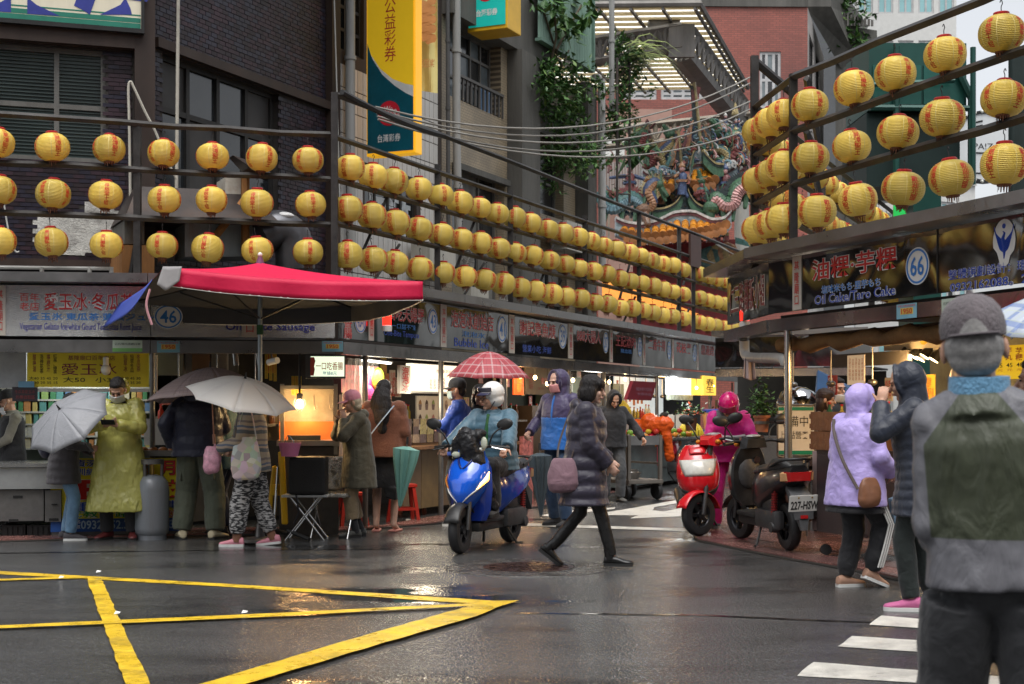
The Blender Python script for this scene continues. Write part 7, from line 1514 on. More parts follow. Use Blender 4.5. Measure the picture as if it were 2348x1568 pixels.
    def shoes(s,m,sole,name='shoe',shaft=0,w=1.0,shm=None):
        k=s.k
        for i in (0,1):
            M=Matrix.Translation(s.an[i]) @ Matrix.Rotation(R(s.fyaw[i]),4,'Z') @ Matrix.Rotation(R(s.fpitch[i]),4,'Y'); h0=-.08*k; sec=[(-.078,.024,.05),(-.07,.034,.085),(-.03,.038,.098),(.03,.040,.082),(.09,.046,.058),(.14,.044,.048),(.178,.03,.038),(.19,.012,.025)]
            def rings(z0,zt): return [[M @ V((x*k,hw*w*k*math.cos(a)*1.0,h0+(z0+(zt(h)-z0)*(.5+.5*math.sin(a)))*k)) for a in [2*math.pi*j/12 for j in range(12)]] for x,hw,h in sec]
            o=MB().loft(rings(.012,lambda h: h+.008)).build(name,m,s.t,50)
            so=[[M @ V((x*k,(hw+.004)*w*k*c,h0+z*k)) for c,z in ((-1,.0),(1,.0),(1.02,.026),(-1.02,.026))] for x,hw,h in sec]; MB().loft(so).build('sole',sole,o,40)
            if shaft: MB().tube([M @ V((-.02*k,0,-.02*k)),s.an[i].lerp(s.kn[i],shaft*.5),s.an[i].lerp(s.kn[i],shaft)],[.045*k,.048*k,.058*k],14).build('boot_shaft',shm or m,o,60)
    def ellp(s,name,m,items,voxel=.009,disp=0,it=2):
        mb=MB()
        for x,y,z,a,b_,d in items: mb.ell(s.hpt(x,y,z),(a*s.k,b_*s.k,d*s.k),s.RH,14,9)
        return soft(mb.build(name,m,s.t),voxel,it,disp)
    def hair_short(s,m=hairb): return s.ellp('hair',m,[(-.022,0,.045,.098,.081,.092),(-.06,0,-.01,.055,.074,.07),(.03,0,.085,.055,.062,.035)],.008,.006)
    def cap(s,m,brim=True,back=False):
        mb=MB(); k=s.k; mb.loft([[s.hpt(-.008+.107*f*math.cos(a),.088*f*math.sin(a),z) for a in [2*math.pi*j/24 for j in range(24)]] for f,z in ((1.0,.030),(1.03,.055),(.99,.082),(.88,.110),(.68,.133),(.40,.147),(.05,.153))]); o=mb.build('cap',m,s.t,60)
        if brim:
            mb=MB(); f=lambda u,v_: s.hpt(.085+.085*v_*(1-.35*(2*u-1) ** 2)-.03*(2*u-1) ** 2,(.085-.01*v_)*(2*u-1),.038-.02*v_-.012*(2*u-1) ** 2); mb.grid(f,14,5); b_=mb.build('brim',m,o,80); q=b_.modifiers.new('t','SOLIDIFY'); q.thickness=.005
        MB().ell(s.hpt(-.008,0,.154),(.008,)*3,n=8,k=5).build('button',m,o)
        return o
    def mask(s,m=mask_m,low=0):
        mb=MB(); f=lambda u,v_: s.hpt(.118-.058*abs(2*u-1) ** 1.7-.02*(1-v_) ** 2,.075*(2*u-1),-.105+.09*v_-low); mb.grid(f,12,7); o=mb.build('face_mask',m,s.t,80); q=o.modifiers.new('t','SOLIDIFY'); q.thickness=.004
        for q_ in (1,-1): MB().tube([s.hpt(.06,q_*.075,-.03-low),s.hpt(.0,q_*.086,.0)],.002,5).build('ear_loop',m,o)
    def glasses(s):
        mb=MB()
        for q in (1,-1): mb.tube([s.hpt(.108,q*.032+.024*math.cos(a),.0+.018*math.sin(a)) for a in [2*math.pi*j/12 for j in range(13)]],.0022,5,caps=False); mb.tube([s.hpt(.106,q*.056,.004),s.hpt(.0,q*.083,.008)],.002,5)
        mb.tube([s.hpt(.110,-.01,.003),s.hpt(.110,.01,.003)],.002,5); mb.build('glasses',mat('thin_frame',(.04,.035,.03),.3,.5),s.t)
    def strap(s,name,m,pts,r=.012,ell=.35):
        return MB().tube(smooth_path([s.ub(*p) for p in pts],5),r*s.k,6,ell=ell).build(name,m,s.t,60)
    def bag(s,name,m,c,rad,disp=.02):
        mb=MB(); mb.ell(s.ub(*c),[1.1*q*s.k for q in rad],s.R3); mb.ell(s.ub(c[0],c[1],c[2]-rad[2]*.35),[1.15*rad[0]*s.k,1.15*rad[1]*s.k,.75*rad[2]*s.k],s.R3); return soft(mb.build(name,m,s.t),.012,4,disp)

# ---- umbrellas
def plaid(name,base,lines,scale=14,rough=.55,tl=.25):
    m,nt,b,L=node_mat(name); tc=N(nt,'TexCoord'); sep=N(nt,'SeparateXYZ'); L(tc.outputs['UV'],sep.inputs[0]); last=None; b.inputs['Roughness'].default_value=rough
    rgb=N(nt,'RGB'); rgb.outputs[0].default_value=(*base,1); last=rgb.outputs[0]
    for ax in (0,1):
        for col,freq,duty,op in lines:
            a=N(nt,'Math',operation='MULTIPLY'); a.inputs[1].default_value=freq; L(sep.outputs[ax],a.inputs[0]); f=N(nt,'Math',operation='FRACT'); L(a.outputs[0],f.inputs[0]); c=N(nt,'Math',operation='LESS_THAN'); c.inputs[1].default_value=duty; L(f.outputs[0],c.inputs[0]); d=N(nt,'Math',operation='MULTIPLY'); d.inputs[1].default_value=op; L(c.outputs[0],d.inputs[0]); x=N(nt,'Mix',data_type='RGBA'); x.inputs[7].default_value=(*col,1); L(d.outputs[0],x.inputs[0]); L(last,x.inputs[6]); last=x.outputs[2]
    L(last,b.inputs['Base Color'])
    if tl: t_=N(nt,'BsdfTranslucent'); L(last,t_.inputs['Color']); mx=N(nt,'MixShader'); mx.inputs[0].default_value=tl; L(b.outputs[0],mx.inputs[1]); L(t_.outputs[0],mx.inputs[2]); L(mx.outputs[0],nt.nodes['Material Output'].inputs['Surface'])
    return m
def umbrella(label,apex,axis,Rr,h,m,shaft=.75,n=8,shm=None,spin=0):
    t=thing('umbrella',label,'umbrella',apex); M3=orient(axis); M=M3.to_4x4() @ Matrix.Rotation(R(spin),4,'Z'); shm=shm or brushd
    me=bpy.data.meshes.new('canopy'); vs,fs,uv=[],[],[]; nu,nv=6,9
    def zz(f): return -h*f ** 1.75
    for k in range(n):
        b0=len(vs); a0,a1=2*math.pi*k/n,2*math.pi*(k+1)/n
        for j in range(nv+1):
            f=.02+.98*j/nv
            for i in range(nu+1):
                u=i/nu; p=V((math.cos(a0),math.sin(a0),0)).lerp(V((math.cos(a1),math.sin(a1),0)),u); sag=4*u*(1-u); r_=Rr*f*(1-.03*sag*f); vs.append(M @ V((p.x*r_,p.y*r_,zz(f)-.0+.035*sag*f*f*h/.3*.3))); uv.append(((u-.5)*Rr*f*.77,Rr*f))
        w=nu+1; fs += [(b0+j*w+i,b0+j*w+i+1,b0+(j+1)*w+i+1,b0+(j+1)*w+i) for j in range(nv) for i in range(nu)]
    me.from_pydata(vs,[],fs); me.materials.append(m); l=me.uv_layers.new(name='uv')
    for p in me.polygons:
        p.use_smooth=True
        for li in p.loop_indices: l.data[li].uv=uv[me.loops[li].vertex_index]
    o=obj('canopy',me,t); q=o.modifiers.new('t','SOLIDIFY'); q.thickness=.003
    for k in range(n):
        a0=2*math.pi*k/n; MB().tube([M @ V((math.cos(a0)*Rr*f,math.sin(a0)*Rr*f,zz(f)-.008)) for f in (.03,.25,.5,.75,1.0)],.0035,5).build('rib',brushd,t)
    MB().tube([M @ V((0,0,.05)),M @ V((0,0,-shaft))],.007,8).build('shaft',shm,t); MB().tube([M @ V((0,0,0)),M @ V((0,0,.06))],[.014,.006],8).build('tip',black_p,t); MB().tube([M @ V((0,0,-shaft+.1)),M @ V((0,0,-shaft))],.015,8).build('handle',shm,t)
    return t
def folded(label,top,tip,r,m):
    top,tip=V(top),V(tip); t=thing('folded_umbrella',label,'umbrella',tip); d=tip-top; M3=orient(d); rings=[]
    for f,q in ((.1,.25),(.14,1.0),(.3,.9),(.6,.55),(.85,.25),(.97,.12)): rings.append([top+d*f+M3 @ V((r*q*(1+(.22 if j % 2 else -.15))*math.cos(2*math.pi*j/20),r*q*(1+(.22 if j % 2 else -.15))*math.sin(2*math.pi*j/20),0)) for j in range(20)])
    MB().loft(rings).build('canopy',m,t,50,world=True); MB().tube([top,tip],.008,8).build('shaft',brushd,t,world=True); MB().tube([top+d*.06,top,top-d.normalized()*.03],.014,8).build('handle',black_p,t,world=True); MB().tube([tip-d*.03,tip],.008,6).build('tip',brushd,t,world=True)
    return t
grey_u=mat('grey_umbrella_cloth',(.19,.195,.21),.45,var=.08,vs_=6,bump=.3,bs=14)
umbrella('grey umbrella tilted back, hiding its holder in blue jeans',W(137,938,14.15),(-.30,-.55,.60),.46,.17,grey_u,.62,8,spin=12)
umbrella('brown plaid umbrella with dark underside beside the white one',W(482,843,14.5),(-.06,.04,1),.66,.32,plaid('brown_plaid',(.30,.23,.22),[((.32,.25,.24),13,.25,.5),((.45,.33,.26),13,.06,.8),((.12,.09,.09),26,.1,.6)]),.78,8,mat('pink_wood',(.35,.18,.13)),spin=10)
wu=plaid('white_umbrella_cloth',(.92,.90,.87),[],tl=.6)
umbrella('white umbrella tilted over the shoulder of the striped sweater',W(562,868,13.7),(.24,-.24,1),.54,.20,wu,.6,8,spin=5)
umbrella('red and white plaid umbrella above the white helmet',W(1120,806,16.3),(.02,-.05,1),.50,.30,plaid('red_plaid',(.42,.07,.085),[((.62,.42,.42),9,.16,.55),((.65,.6,.6),9,.05,.8),((.2,.03,.05),18,.1,.5)],tl=.3),.85,8,black_p,spin=8)
umbrella('pale blue plaid umbrella cut by the right edge',W(2452,668,6.9),(.10,-.12,1),.46,.24,plaid('blue_plaid',(.50,.55,.62),[((.10,.18,.45),8,.3,.6),((.55,.6,.45),16,.1,.6)],tl=.3),.7,8,spin=0)
folded('dark grey folded umbrella held point down by the hooded man',W(1237,1022,16.2),W(1240,1186,16.2),.115,mat('slate_umbrella',(.05,.065,.075),.4,bump=.3,bs=20))
folded('teal folded umbrella hanging beside the black skirt',W(934,1008,15.4),W(916,1165,15.4),.12,mat('teal_umbrella',(.14,.30,.26),.5,var=.1)).location.y += .0
folded('blue plaid folded umbrella hanging behind the striped track pants',W(2056,1120,10.9),W(2065,1282,10.9),.06,plaid('navy_plaid',(.03,.07,.16),[((.2,.3,.4),20,.15,.6)],tl=0))
# ---- the big crimson parasol
par=thing('market_parasol','big square crimson market parasol with a grey underside and a blue edge flap','parasol',V((W(596,0,13.9).x,13.9,0)))
crm=mat('crimson_canvas',(.48,.004,.045),.6,var=.08,vs_=2,bump=.2,bs=10); gry=mat('grey_canvas',(.07,.068,.07),.7,var=.15,vs_=2,bump=.2,bs=9)
cor=[V((-3.12,12.75,W(0,612,12.75).z)),V((-.80,12.75,W(0,645,12.75).z)),V((-1.72,15.25,2.47)),V((-4.22,15.25,2.50))]; apx=V((-2.56,14.45,W(0,602,14.45).z))
mbt,mbu,edge=MB(),MB(),MB()
def psurf(k,u,v_): 
    e=cor[k].lerp(cor[(k+1) % 4],u); e=e+V((0,0,-.05*4*u*(1-u))); p=apx.lerp(e,v_); return p+V((0,0,-.06*4*v_*(1-v_)*(.6+.4*4*u*(1-u))))
for k in range(4): mbt.grid(lambda u,v_: psurf(k,u,v_),14,10); mbu.grid(lambda u,v_: psurf(k,u,v_)+V((0,0,-.006)),14,10)
mbt.build('canopy_top',crm,par,60,world=True); mbu.build('canopy_underside',gry,par,60,world=True)
vl=.165
for k,m in ((0,crm),(1,crm),(2,gry)):
    mb=MB(); mb.grid(lambda u,v_: psurf(k,u,1)+V((.012*math.sin(u*19)*v_,-.012*math.sin(u*23)*v_-.004,-vl*v_)),40,4); o=mb.build('valance',m,par,70,world=True); q=o.modifiers.new('t','SOLIDIFY'); q.thickness=.006
    ctr=sum(cor,V())/4; nin=(ctr-(cor[k]+cor[(k+1) % 4])/2); nin.z=0; nin=nin.normalized()*.010; mb=MB(); mb.grid(lambda u,v_: psurf(k,u,1)+nin+V((.012*math.sin(u*19)*v_,-.012*math.sin(u*23)*v_-.004,-vl*v_+.002)),40,4); mb.build('valance_lining',gry,par,70,world=True)
    MB().tube([psurf(k,u/30,1)+V((.012*math.sin(u/30*19),-.012*math.sin(u/30*23)-.004,-vl)) for u in range(31)],.007,5).build('white_hem',white_p,o,world=True)
bl_=mat('blue_canvas',(.03,.055,.26),.6,var=.12,vs_=3)
mb=MB(); mb.grid(lambda u,v_: psurf(3,.78-u*.78,1)+V((-.16*v_,.02*math.sin(u*9)-.05*v_,-.26*v_)),20,6); o=mb.build('blue_flap',bl_,par,70,world=True); o.modifiers.new('t','SOLIDIFY').thickness=.006
mb=MB(); c0=cor[0]; mb.grid(lambda u,v_: c0+V((.0+.17*u,-.035,.0))*(1-v_)+V((-.05+.2*u,-.05,-.07-.17*(1-abs(u-.4))*.9))*v_,8,6); o=mb.build('turned_corner',mat('pale_grey_canvas',(.22,.21,.21),.7),par,70,world=True); o.modifiers.new('t','SOLIDIFY').thickness=.006
MB().tube([apx+V((0,0,.03)),V((apx.x,apx.y,.02))],.024,12).build('pole',mat('galvanised_pole',(.30,.33,.34),.35,.7,var=.15),par,40,world=True); MB().tube([apx+V((0,0,-.02)),apx+V((0,0,.06))],[.05,.02],12).build('top_cap',mat('purple_cap',(.12,.03,.08)),par,40,world=True); MB().ell(apx+V((0,0,.08)),(.025,.025,.025)).build('finial',white_p,par,world=True); MB().lathe([(.20,.02),(.20,.05),(.05,.07),(.035,.2)],20,Matrix.Translation((apx.x,apx.y,0))).build('base',brushd,par,40,world=True)
for k in range(4):
    MB().tube([apx+V((0,0,-.06)),psurf(k,0,.5)+V((0,0,-.03)),psurf(k,0,1)+V((0,0,-.02))],.012,6).build('arm',rack_m,par,world=True); MB().tube([V((apx.x,apx.y,2.28)),psurf(k,0,.55)+V((0,0,-.04))],.010,6).build('stay',rack_m,par,world=True)
MB().tube(smooth_path([cor[0]+V((-.12,-.02,-.20)),cor[0]+V((-.15,-.03,-.35)),cor[0]+V((-.10,-.03,-.52))],4),.012,6).build('pink_strap',mat('pink_strap',(.40,.20,.22)),par,world=True); MB().lathe([(.035,0),(.035,.1)],10,Matrix.Translation((apx.x,apx.y,2.12))).build('green_collar',mat('green_tape',(.02,.08,.03)),par,world=True)

# ---- the crowd
rub=mat('dark_rubber',(.02,.02,.02),.6); wsole=mat('white_sole',(.6,.6,.58),.5); tanm=mat('tan_cloth',(.33,.26,.17),.8)
blkc=cloth('black_cloth',(.014,.014,.016)); denim=cloth('blue_denim',(.11,.20,.30),var=.3,vs_=6); navy=cloth('navy_cloth',(.018,.022,.045),.5); olive=cloth('olive_trousers',(.075,.085,.06)); A90=R(90)
def strap_bag(): pass
# stall keeper
p=Person('stall keeper in a dark vest and cap behind the left steel counter',V((W(28,0,16.0).x,16.0,0)),R(-150),1.56,head=(-20,10),hands=((.30,.12,1.0),(.32,-.1,1.0))); p.coat(cloth('khaki_shirt',(.17,.16,.13)),.8); p.coat(blkc,.78,1.06,sleeves=False,name='vest',collar=False); p.cap(blkc); p.pants(blkc); p.shoes(blkc,rub); p.mask(low=.05)
# grey umbrella holder
p=Person('person in a grey quilted jacket and blue jeans hidden under the grey umbrella',G(146,1238),R(15),1.52,lean=6,feet=((.02,.08,.08),(.08,-.10,.08)),hands=((.32,.15,1.02),(.30,-.16,1.08)),curl=1.1,face=False)
p.coat(cloth('grey_quilted',(.055,.05,.055),.6),.66,1.12,.05,r=.07,hood='down'); p.pants(denim,(.10,.075,.07,.06)); p.shoes(cloth('grey_knit_shoe',(.06,.055,.06)),wsole); p.hair_short(); p.bag('backpack',navy,(-.20,.02,1.15),(.09,.14,.20))
# raincoat man
yr,nt,b,L=node_mat('yellow_rain_poncho'); b.inputs['Base Color'].default_value=(.50,.48,.13,1); b.inputs['Roughness'].default_value=.25; b.inputs['Specular IOR Level'].default_value=.6; tc=N(nt,'TexCoord'); nn=N(nt,'TexNoise'); nn.inputs['Scale'].default_value=8; nn.inputs['Detail'].default_value=5; nn.inputs['Distortion'].default_value=.8; mpx=N(nt,'Mapping'); mpx.inputs['Scale'].default_value=(1.6,1.6,.7); L(tc.outputs['Object'],mpx.inputs[0]); L(mpx.outputs[0],nn.inputs['Vector']); bp=N(nt,'Bump'); bp.inputs['Strength'].default_value=.7; bp.inputs['Distance'].default_value=.04; L(nn.outputs['Fac'],bp.inputs['Height']); L(bp.outputs[0],b.inputs['Normal']); tp_=N(nt,'BsdfTransparent'); tp_.inputs['Color'].default_value=(.9,.85,.3,1); mx=N(nt,'MixShader'); mx.inputs[0].default_value=.28; L(b.outputs[0],mx.inputs[1]); L(tp_.outputs[0],mx.inputs[2]); L(mx.outputs[0],nt.nodes['Material Output'].inputs['Surface'])
p=Person('man in a yellow plastic rain poncho looking down at his phone',G(274,1236),R(-88),1.70,feet=((.02,.14,.08),(.0,-.13,.08)),fyaw=(12,-25),hands=((.33,.05,1.20),(.33,-.07,1.20)),hdir=((.35,-.75,.1),(.35,.75,.1)),palm=((0,0,1),(0,0,1)),curl=.7,head=(0,34),elb=((-.1,.9,-.6),(-.1,-.9,-.6)))
p.coat(yr,.30,1.12,r=.085,r2=.058,name='rain_poncho',disp=.035,flare=.22); p.hair_short(); p.mask(); p.pants(blkc,(.09,.075,.07,.068)); p.shoes(mat('maroon_shoe',(.10,.02,.02),.4),rub); p.coat(blkc,.9,.95,name='inner_jacket',disp=0,sleeves=False)
ho=p.ellp('hood_rim',yr,[(-.09,.02,-.03,.05,.095,.09),(-.05,-.075,-.05,.05,.02,.08),(-.07,.07,.03,.03,.03,.07)],.009,.01)
ph=thing('mobile_phone','black mobile phone held in both hands over the yellow poncho','phone',wm(p.t) @ V((.43,-.02,1.23))); MB().bbox(wm(p.t) @ V((.43,-.015,1.23)),(.14,.075,.010),.004,Matrix.Rotation(R(-40),3,'X')).build('case',mat('phone_black',(.01,)*3,.15),ph,world=True)
# navy puffer with plaid umbrella
p=Person('person in a navy padded jacket and olive cargo trousers under the brown plaid umbrella',G(455,1236),R(88),1.76,feet=((0,.17,.08),(0,-.17,.08)),fyaw=(25,-25),hands=((.02,.27,.95),(.32,-.12,1.1)),curl=.9,face=False)
p.coat(cloth('navy_padded',(.012,.014,.032),.45),.84,1.22,.055,r=.082,r2=.066,hood='down',pitch=.13); p.pants(olive,(.125,.112,.105,.09),disp=.02); p.shoes(mat('cream_shoe',(.48,.42,.28),.5),rub,w=1.15); p.hair_short()
for q in (1,-1): p.bag('cargo_pocket',olive,(.0,q*.165,.66),(.07,.022,.08),.0)
# person whose hand holds that umbrella
p=Person('person in a teal sleeve behind the navy jacket holding the plaid umbrella',G(515,1226),R(170),1.62,hands=((.18,.05,1.15),(.28,.12,1.13)),curl=1.3,head=(0,5)); p.coat(cloth('dark_teal',(.03,.07,.09)),.75); p.pants(navy); p.shoes(blkc,rub); p.hair_short()
# striped sweater woman
st_m,nt,b,L=node_mat('striped_knit'); tc=N(nt,'TexCoord'); sp_=N(nt,'SeparateXYZ'); L(tc.outputs['Object'],sp_.inputs[0]); mu=N(nt,'Math',operation='MULTIPLY'); mu.inputs[1].default_value=5.5; nn=N(nt,'TexNoise'); nn.inputs['Scale'].default_value=5; L(tc.outputs['Object'],nn.inputs['Vector']); ad=N(nt,'Math',operation='MULTIPLY_ADD'); ad.inputs[1].default_value=.25; L(nn.outputs['Fac'],ad.inputs[0]); L(sp_.outputs[2],mu.inputs[0]); L(mu.outputs[0],ad.inputs[2]); fr_=N(nt,'Math',operation='FRACT'); L(ad.outputs[0],fr_.inputs[0]); cr=N(nt,'ValToRGB'); cr.color_ramp.interpolation='CONSTANT'; els=cr.color_ramp.elements; els[0].color=(.30,.25,.18,1); els[1].position=.3; els[1].color=(.09,.10,.11,1)
for ps_,cl in ((.5,(.34,.27,.21)),(.62,(.10,.12,.17)),(.72,(.32,.26,.19)),(.88,(.16,.13,.12))): e=els.new(ps_); e.color=(*cl,1)
L(fr_.outputs[0],cr.inputs['Fac']); L(cr.outputs['Color'],b.inputs['Base Color']); b.inputs['Roughness'].default_value=.9
pt_m,nt,b,L=node_mat('black_white_print'); tc=N(nt,'TexCoord'); mpx=N(nt,'Mapping'); mpx.inputs['Scale'].default_value=(9,9,30); nn=N(nt,'TexNoise'); nn.inputs['Scale'].default_value=2.2; nn.inputs['Detail'].default_value=6; L(tc.outputs['Object'],mpx.inputs[0]); L(mpx.outputs[0],nn.inputs['Vector']); cr=N(nt,'ValToRGB'); cr.color_ramp.elements[0].position=.47; cr.color_ramp.elements[0].color=(.015,.015,.017,1); cr.color_ramp.elements[1].position=.56; cr.color_ramp.elements[1].color=(.36,.35,.34,1); L(nn.outputs['Fac'],cr.inputs['Fac']); L(cr.outputs['Color'],b.inputs['Base Color']); b.inputs['Roughness'].default_value=.8
p=Person('woman in a striped sweater and black and white patterned trousers under the white umbrella',G(580,1251),R(180),1.58,lean=4,feet=((.16,.08,.08),(-.20,-.08,.09)),fyaw=(0,0),fpitch=(0,6),hands=((.33,.17,1.04),(.22,-.12,1.02)),curl=1.1,face=False,elb=((-.6,.6,-.5),None))
p.coat(st_m,.80,1.18,r=.085,r2=.062,name='striped_sweater'); p.pants(pt_m,(.125,.105,.09,.07),disp=.035,lift=.12); p.shoes(mat('pink_canvas_shoe',(.55,.22,.27),.6),wsole); p.hair_short(); 
for i in (0,1): MB().tube([p.an[i]+V((0,0,-.03)),p.an[i].lerp(p.kn[i],.3)],.045,12).build('sock',cloth('brown_sock',(.16,.07,.04)),p.t,60)
tote,nt,b,L=node_mat('tote_print'); tc=N(nt,'TexCoord'); vo=N(nt,'TexVoronoi'); vo.inputs['Scale'].default_value=14; L(tc.outputs['Object'],vo.inputs['Vector']); hs_=N(nt,'HueSaturation'); hs_.inputs['Saturation'].default_value=.55; hs_.inputs['Value'].default_value=.75; L(vo.outputs['Color'],hs_.inputs['Color']); mx=N(nt,'Mix',data_type='RGBA'); mx.inputs[0].default_value=.5; mx.inputs[7].default_value=(.5,.42,.33,1); L(hs_.outputs[0],mx.inputs[6]); L(mx.outputs[2],b.inputs['Base Color']); b.inputs['Roughness'].default_value=.7
def carried(name,label,cat,o,c,size,m,straps,disp=.02):
    t=thing(name,label,cat,wm(o.t) @ V(c)); mb=MB(); Rz_=Matrix.Rotation(o.t.rotation_euler.z,3,'Z'); x_,y_,z_=size; mb.loft([[wm(o.t) @ (V(c)+V((x_/2*w*math.copysign(abs(math.cos(a)) ** .7,math.cos(a)),y_/2*d*math.copysign(abs(math.sin(a)) ** .8,math.sin(a)),z_*zf))) for a in [2*math.pi*j/16 for j in range(16)]] for zf,w,d in ((-.5,.62,.5),(-.44,.88,.85),(-.25,1.02,1.1),(0,.98,1.0),(.25,.86,.7),(.42,.72,.35),(.5,.60,.2))]); soft(mb.build('bag_body',m,t,world=True),.01,4,disp)
    for s_ in straps: MB().tube(smooth_path([wm(o.t) @ V(q) for q in s_],5),.010,6,ell=.4).build('strap',m if name != 'shoulder_bag' else mat('dark_strap',(.05,.035,.03)),t,60,world=True)
    return t
carried('tote_bag','colourful printed tote bag hanging from the striped sweater','bag',p,(.02,.27,.88),(.30,.10,.42),tote,[[(-.08,.26,1.07),(-.03,.23,1.32),(.02,.20,1.40),(.07,.23,1.3),(.12,.26,1.07)]])
carried('plastic_bag','pink striped plastic bag held in front of the striped sweater','bag',p,(.37,.18,.86),(.17,.14,.26),mat('pink_plastic_bag',(.5,.25,.32),.3,var=.4,vs_=18),[[(.33,.16,.96),(.345,.17,1.02),(.36,.18,.96)]],.04)
# pink cap lady
p=Person('woman in an olive parka and pink cap holding her hands to her mouth',G(822,1231),R(195),1.54,lean=4,feet=((.06,.09,.08),(-.03,-.10,.08)),hands=((.18,.06,1.36),(.20,-.04,1.36)),hdir=((.1,-.1,1),(.1,.1,1)),curl=.5,head=(0,4),elb=((.5,.6,-.8),(.5,-.6,-.8)))
p.coat(cloth('olive_parka',(.062,.055,.035),.7),.58,1.20,r=.085,r2=.066,name='parka',hood='down',disp=.02); p.cap(cloth('pink_cap',(.50,.20,.25))); p.ellp('hair',mat('pale_hair',(.40,.34,.24),.6,var=.3,bump=.7,bs=60),[(-.035,0,.0,.085,.088,.085),(-.05,0,-.06,.06,.085,.06)],.009,.012); p.pants(cloth('beige_trousers',(.23,.17,.10)),(.10,.09,.085,.075),disp=.03,lift=.3); p.shoes(cloth('grey_boot',(.06,.06,.055)),rub,shaft=.55,shm=blkc)
mb=MB(); 
for j in range(9): mb.ell(p.ub(-.10+.02*abs(j-4)*.5,-.14+.035*j,1.345+.012*abs(j-4)),(.04,.035,.035))
soft(mb.build('fur_trim',mat('fur_cream',(.36,.29,.22),.95,var=.3,bump=1,bs=60),p.t),.01,1,.03)
# brown jacket woman
p=Person('woman with long black hair in a brown wool jacket and black skirt',G(880,1219),R(82),1.68,feet=((0,.09,.08),(.0,-.11,.08)),legs_bare=True,face=False,skin=skin2,head=(-10,0))
p.coat(cloth('brown_wool',(.13,.045,.022),.9,bs=90),.84,1.22,r=.085,r2=.07,disp=.01,flare=.35); mb=MB(); mb.loft([p.ring(z,w,d) for z,w,d in ((.50,.165,.14),(.62,.18,.15),(.8,.185,.15),(.95,.16,.13))]); mb.hexa([p.P+V(q) for q in ((.13,-.02,-.42),(.13,-.17,-.42),(-.13,-.17,-.42),(-.13,-.02,-.42))]+[p.P+V(q) for q in ((.12,-.05,-.54),(.12,-.165,-.56),(-.12,-.165,-.56),(-.12,-.05,-.54))]); soft(mb.build('skirt',blkc,p.t),.012,3,.01)
p.ellp('long_hair',hairb,[(-.02,0,.035,.105,.09,.10),(-.08,0,-.06,.085,.11,.12),(-.11,-.005,-.13,.085,.125,.14),(-.145,-.015,-.27,.07,.125,.13),(-.13,-.01,-.2,.075,.13,.14),(-.155,-.02,-.32,.06,.115,.12),(-.16,-.03,-.42,.045,.085,.10)],.009,.02); p.strap('blue_strap',mat('pale_blue_strap',(.25,.33,.42)),[(-.15,-.15,1.42),(-.215,-.02,1.25),(-.215,.14,1.05),(-.14,.22,.98)],.018)
for i in (0,1): MB().bbox(p.an[i]+Matrix.Rotation(R(p.fyaw[i]),3,'Z') @ V((.06,0,-.066)),(.25,.09,.024),.01,Matrix.Rotation(R(p.fyaw[i]),3,'Z')).build('flip_flop',mat('pink_sandal',(.40,.16,.13)),p.t)
# blue jacket man, arms crossed
p=Person('man in a bright blue jacket and black cap with folded arms',G(1052,1204),R(178),1.70,hands=((.24,-.12,1.14),(.26,.12,1.18)),elb=((.3,.7,-.7),(.3,-.7,-.7)),head=(0,0)); p.coat(cloth('royal_blue',(.015,.055,.30),.5),.82,1.1,r=.075,r2=.06,disp=.02); p.cap(blkc); p.hair_short(); p.mask(mat('pale_mask',(.4,.5,.48),.7)); p.pants(blkc); p.shoes(cloth('dark_trainer',(.04,)*3),wsole)
# umbrella lady
p=Person('dark haired woman half hidden under the red plaid umbrella',V((W(1098,0,16.9).x,16.9,0)),R(-80),1.64,hands=(None,(.25,-.05,1.2)),curl=1.2,head=(0,8)); p.coat(blkc,.8); p.pants(blkc); p.shoes(blkc,rub); p.ellp('hair',hairb,[(-.022,0,.045,.105,.09,.095),(-.05,0,-.05,.075,.1,.12),(.05,0,.07,.045,.07,.03)],.008,.01)
# hooded man
pb_=cloth('dark_purple_shell',(.045,.035,.085),.45); bb_=cloth('azure_shell',(.02,.12,.40),.45)
p=Person('tall man in a purple and blue hooded rain jacket wearing a pink mask',V((W(1284,0,16.6).x,16.6,0)),R(-128),1.80,feet=((.05,.12,.08),(-.1,-.14,.08)),hands=((.08,.26,.80),(.12,-.34,1.03)),curl=1.3,head=(-12,8),skin=skin2)
p.coat(pb_,1.12,1.08,name='jacket_yoke',r=.075,r2=.06,hood='up',disp=.015); p.coat(bb_,.84,1.10,name='jacket_body',sleeves=False,collar=False,top=1.24,disp=.015); MB().tube([p.ub(.135,.0,1.10),p.ub(.145,0,1.24),p.ub(.12,0,1.36),p.ub(.09,0,1.43)],[.03,.035,.035,.03],8,ell=.4).build('front_strip',bb_,p.t,60); p.mask(mat('pink_mask',(.60,.27,.27),.7)); p.pants(cloth('navy_jeans',(.025,.05,.10)),(.10,.08,.075,.07)); p.shoes(blkc,rub)
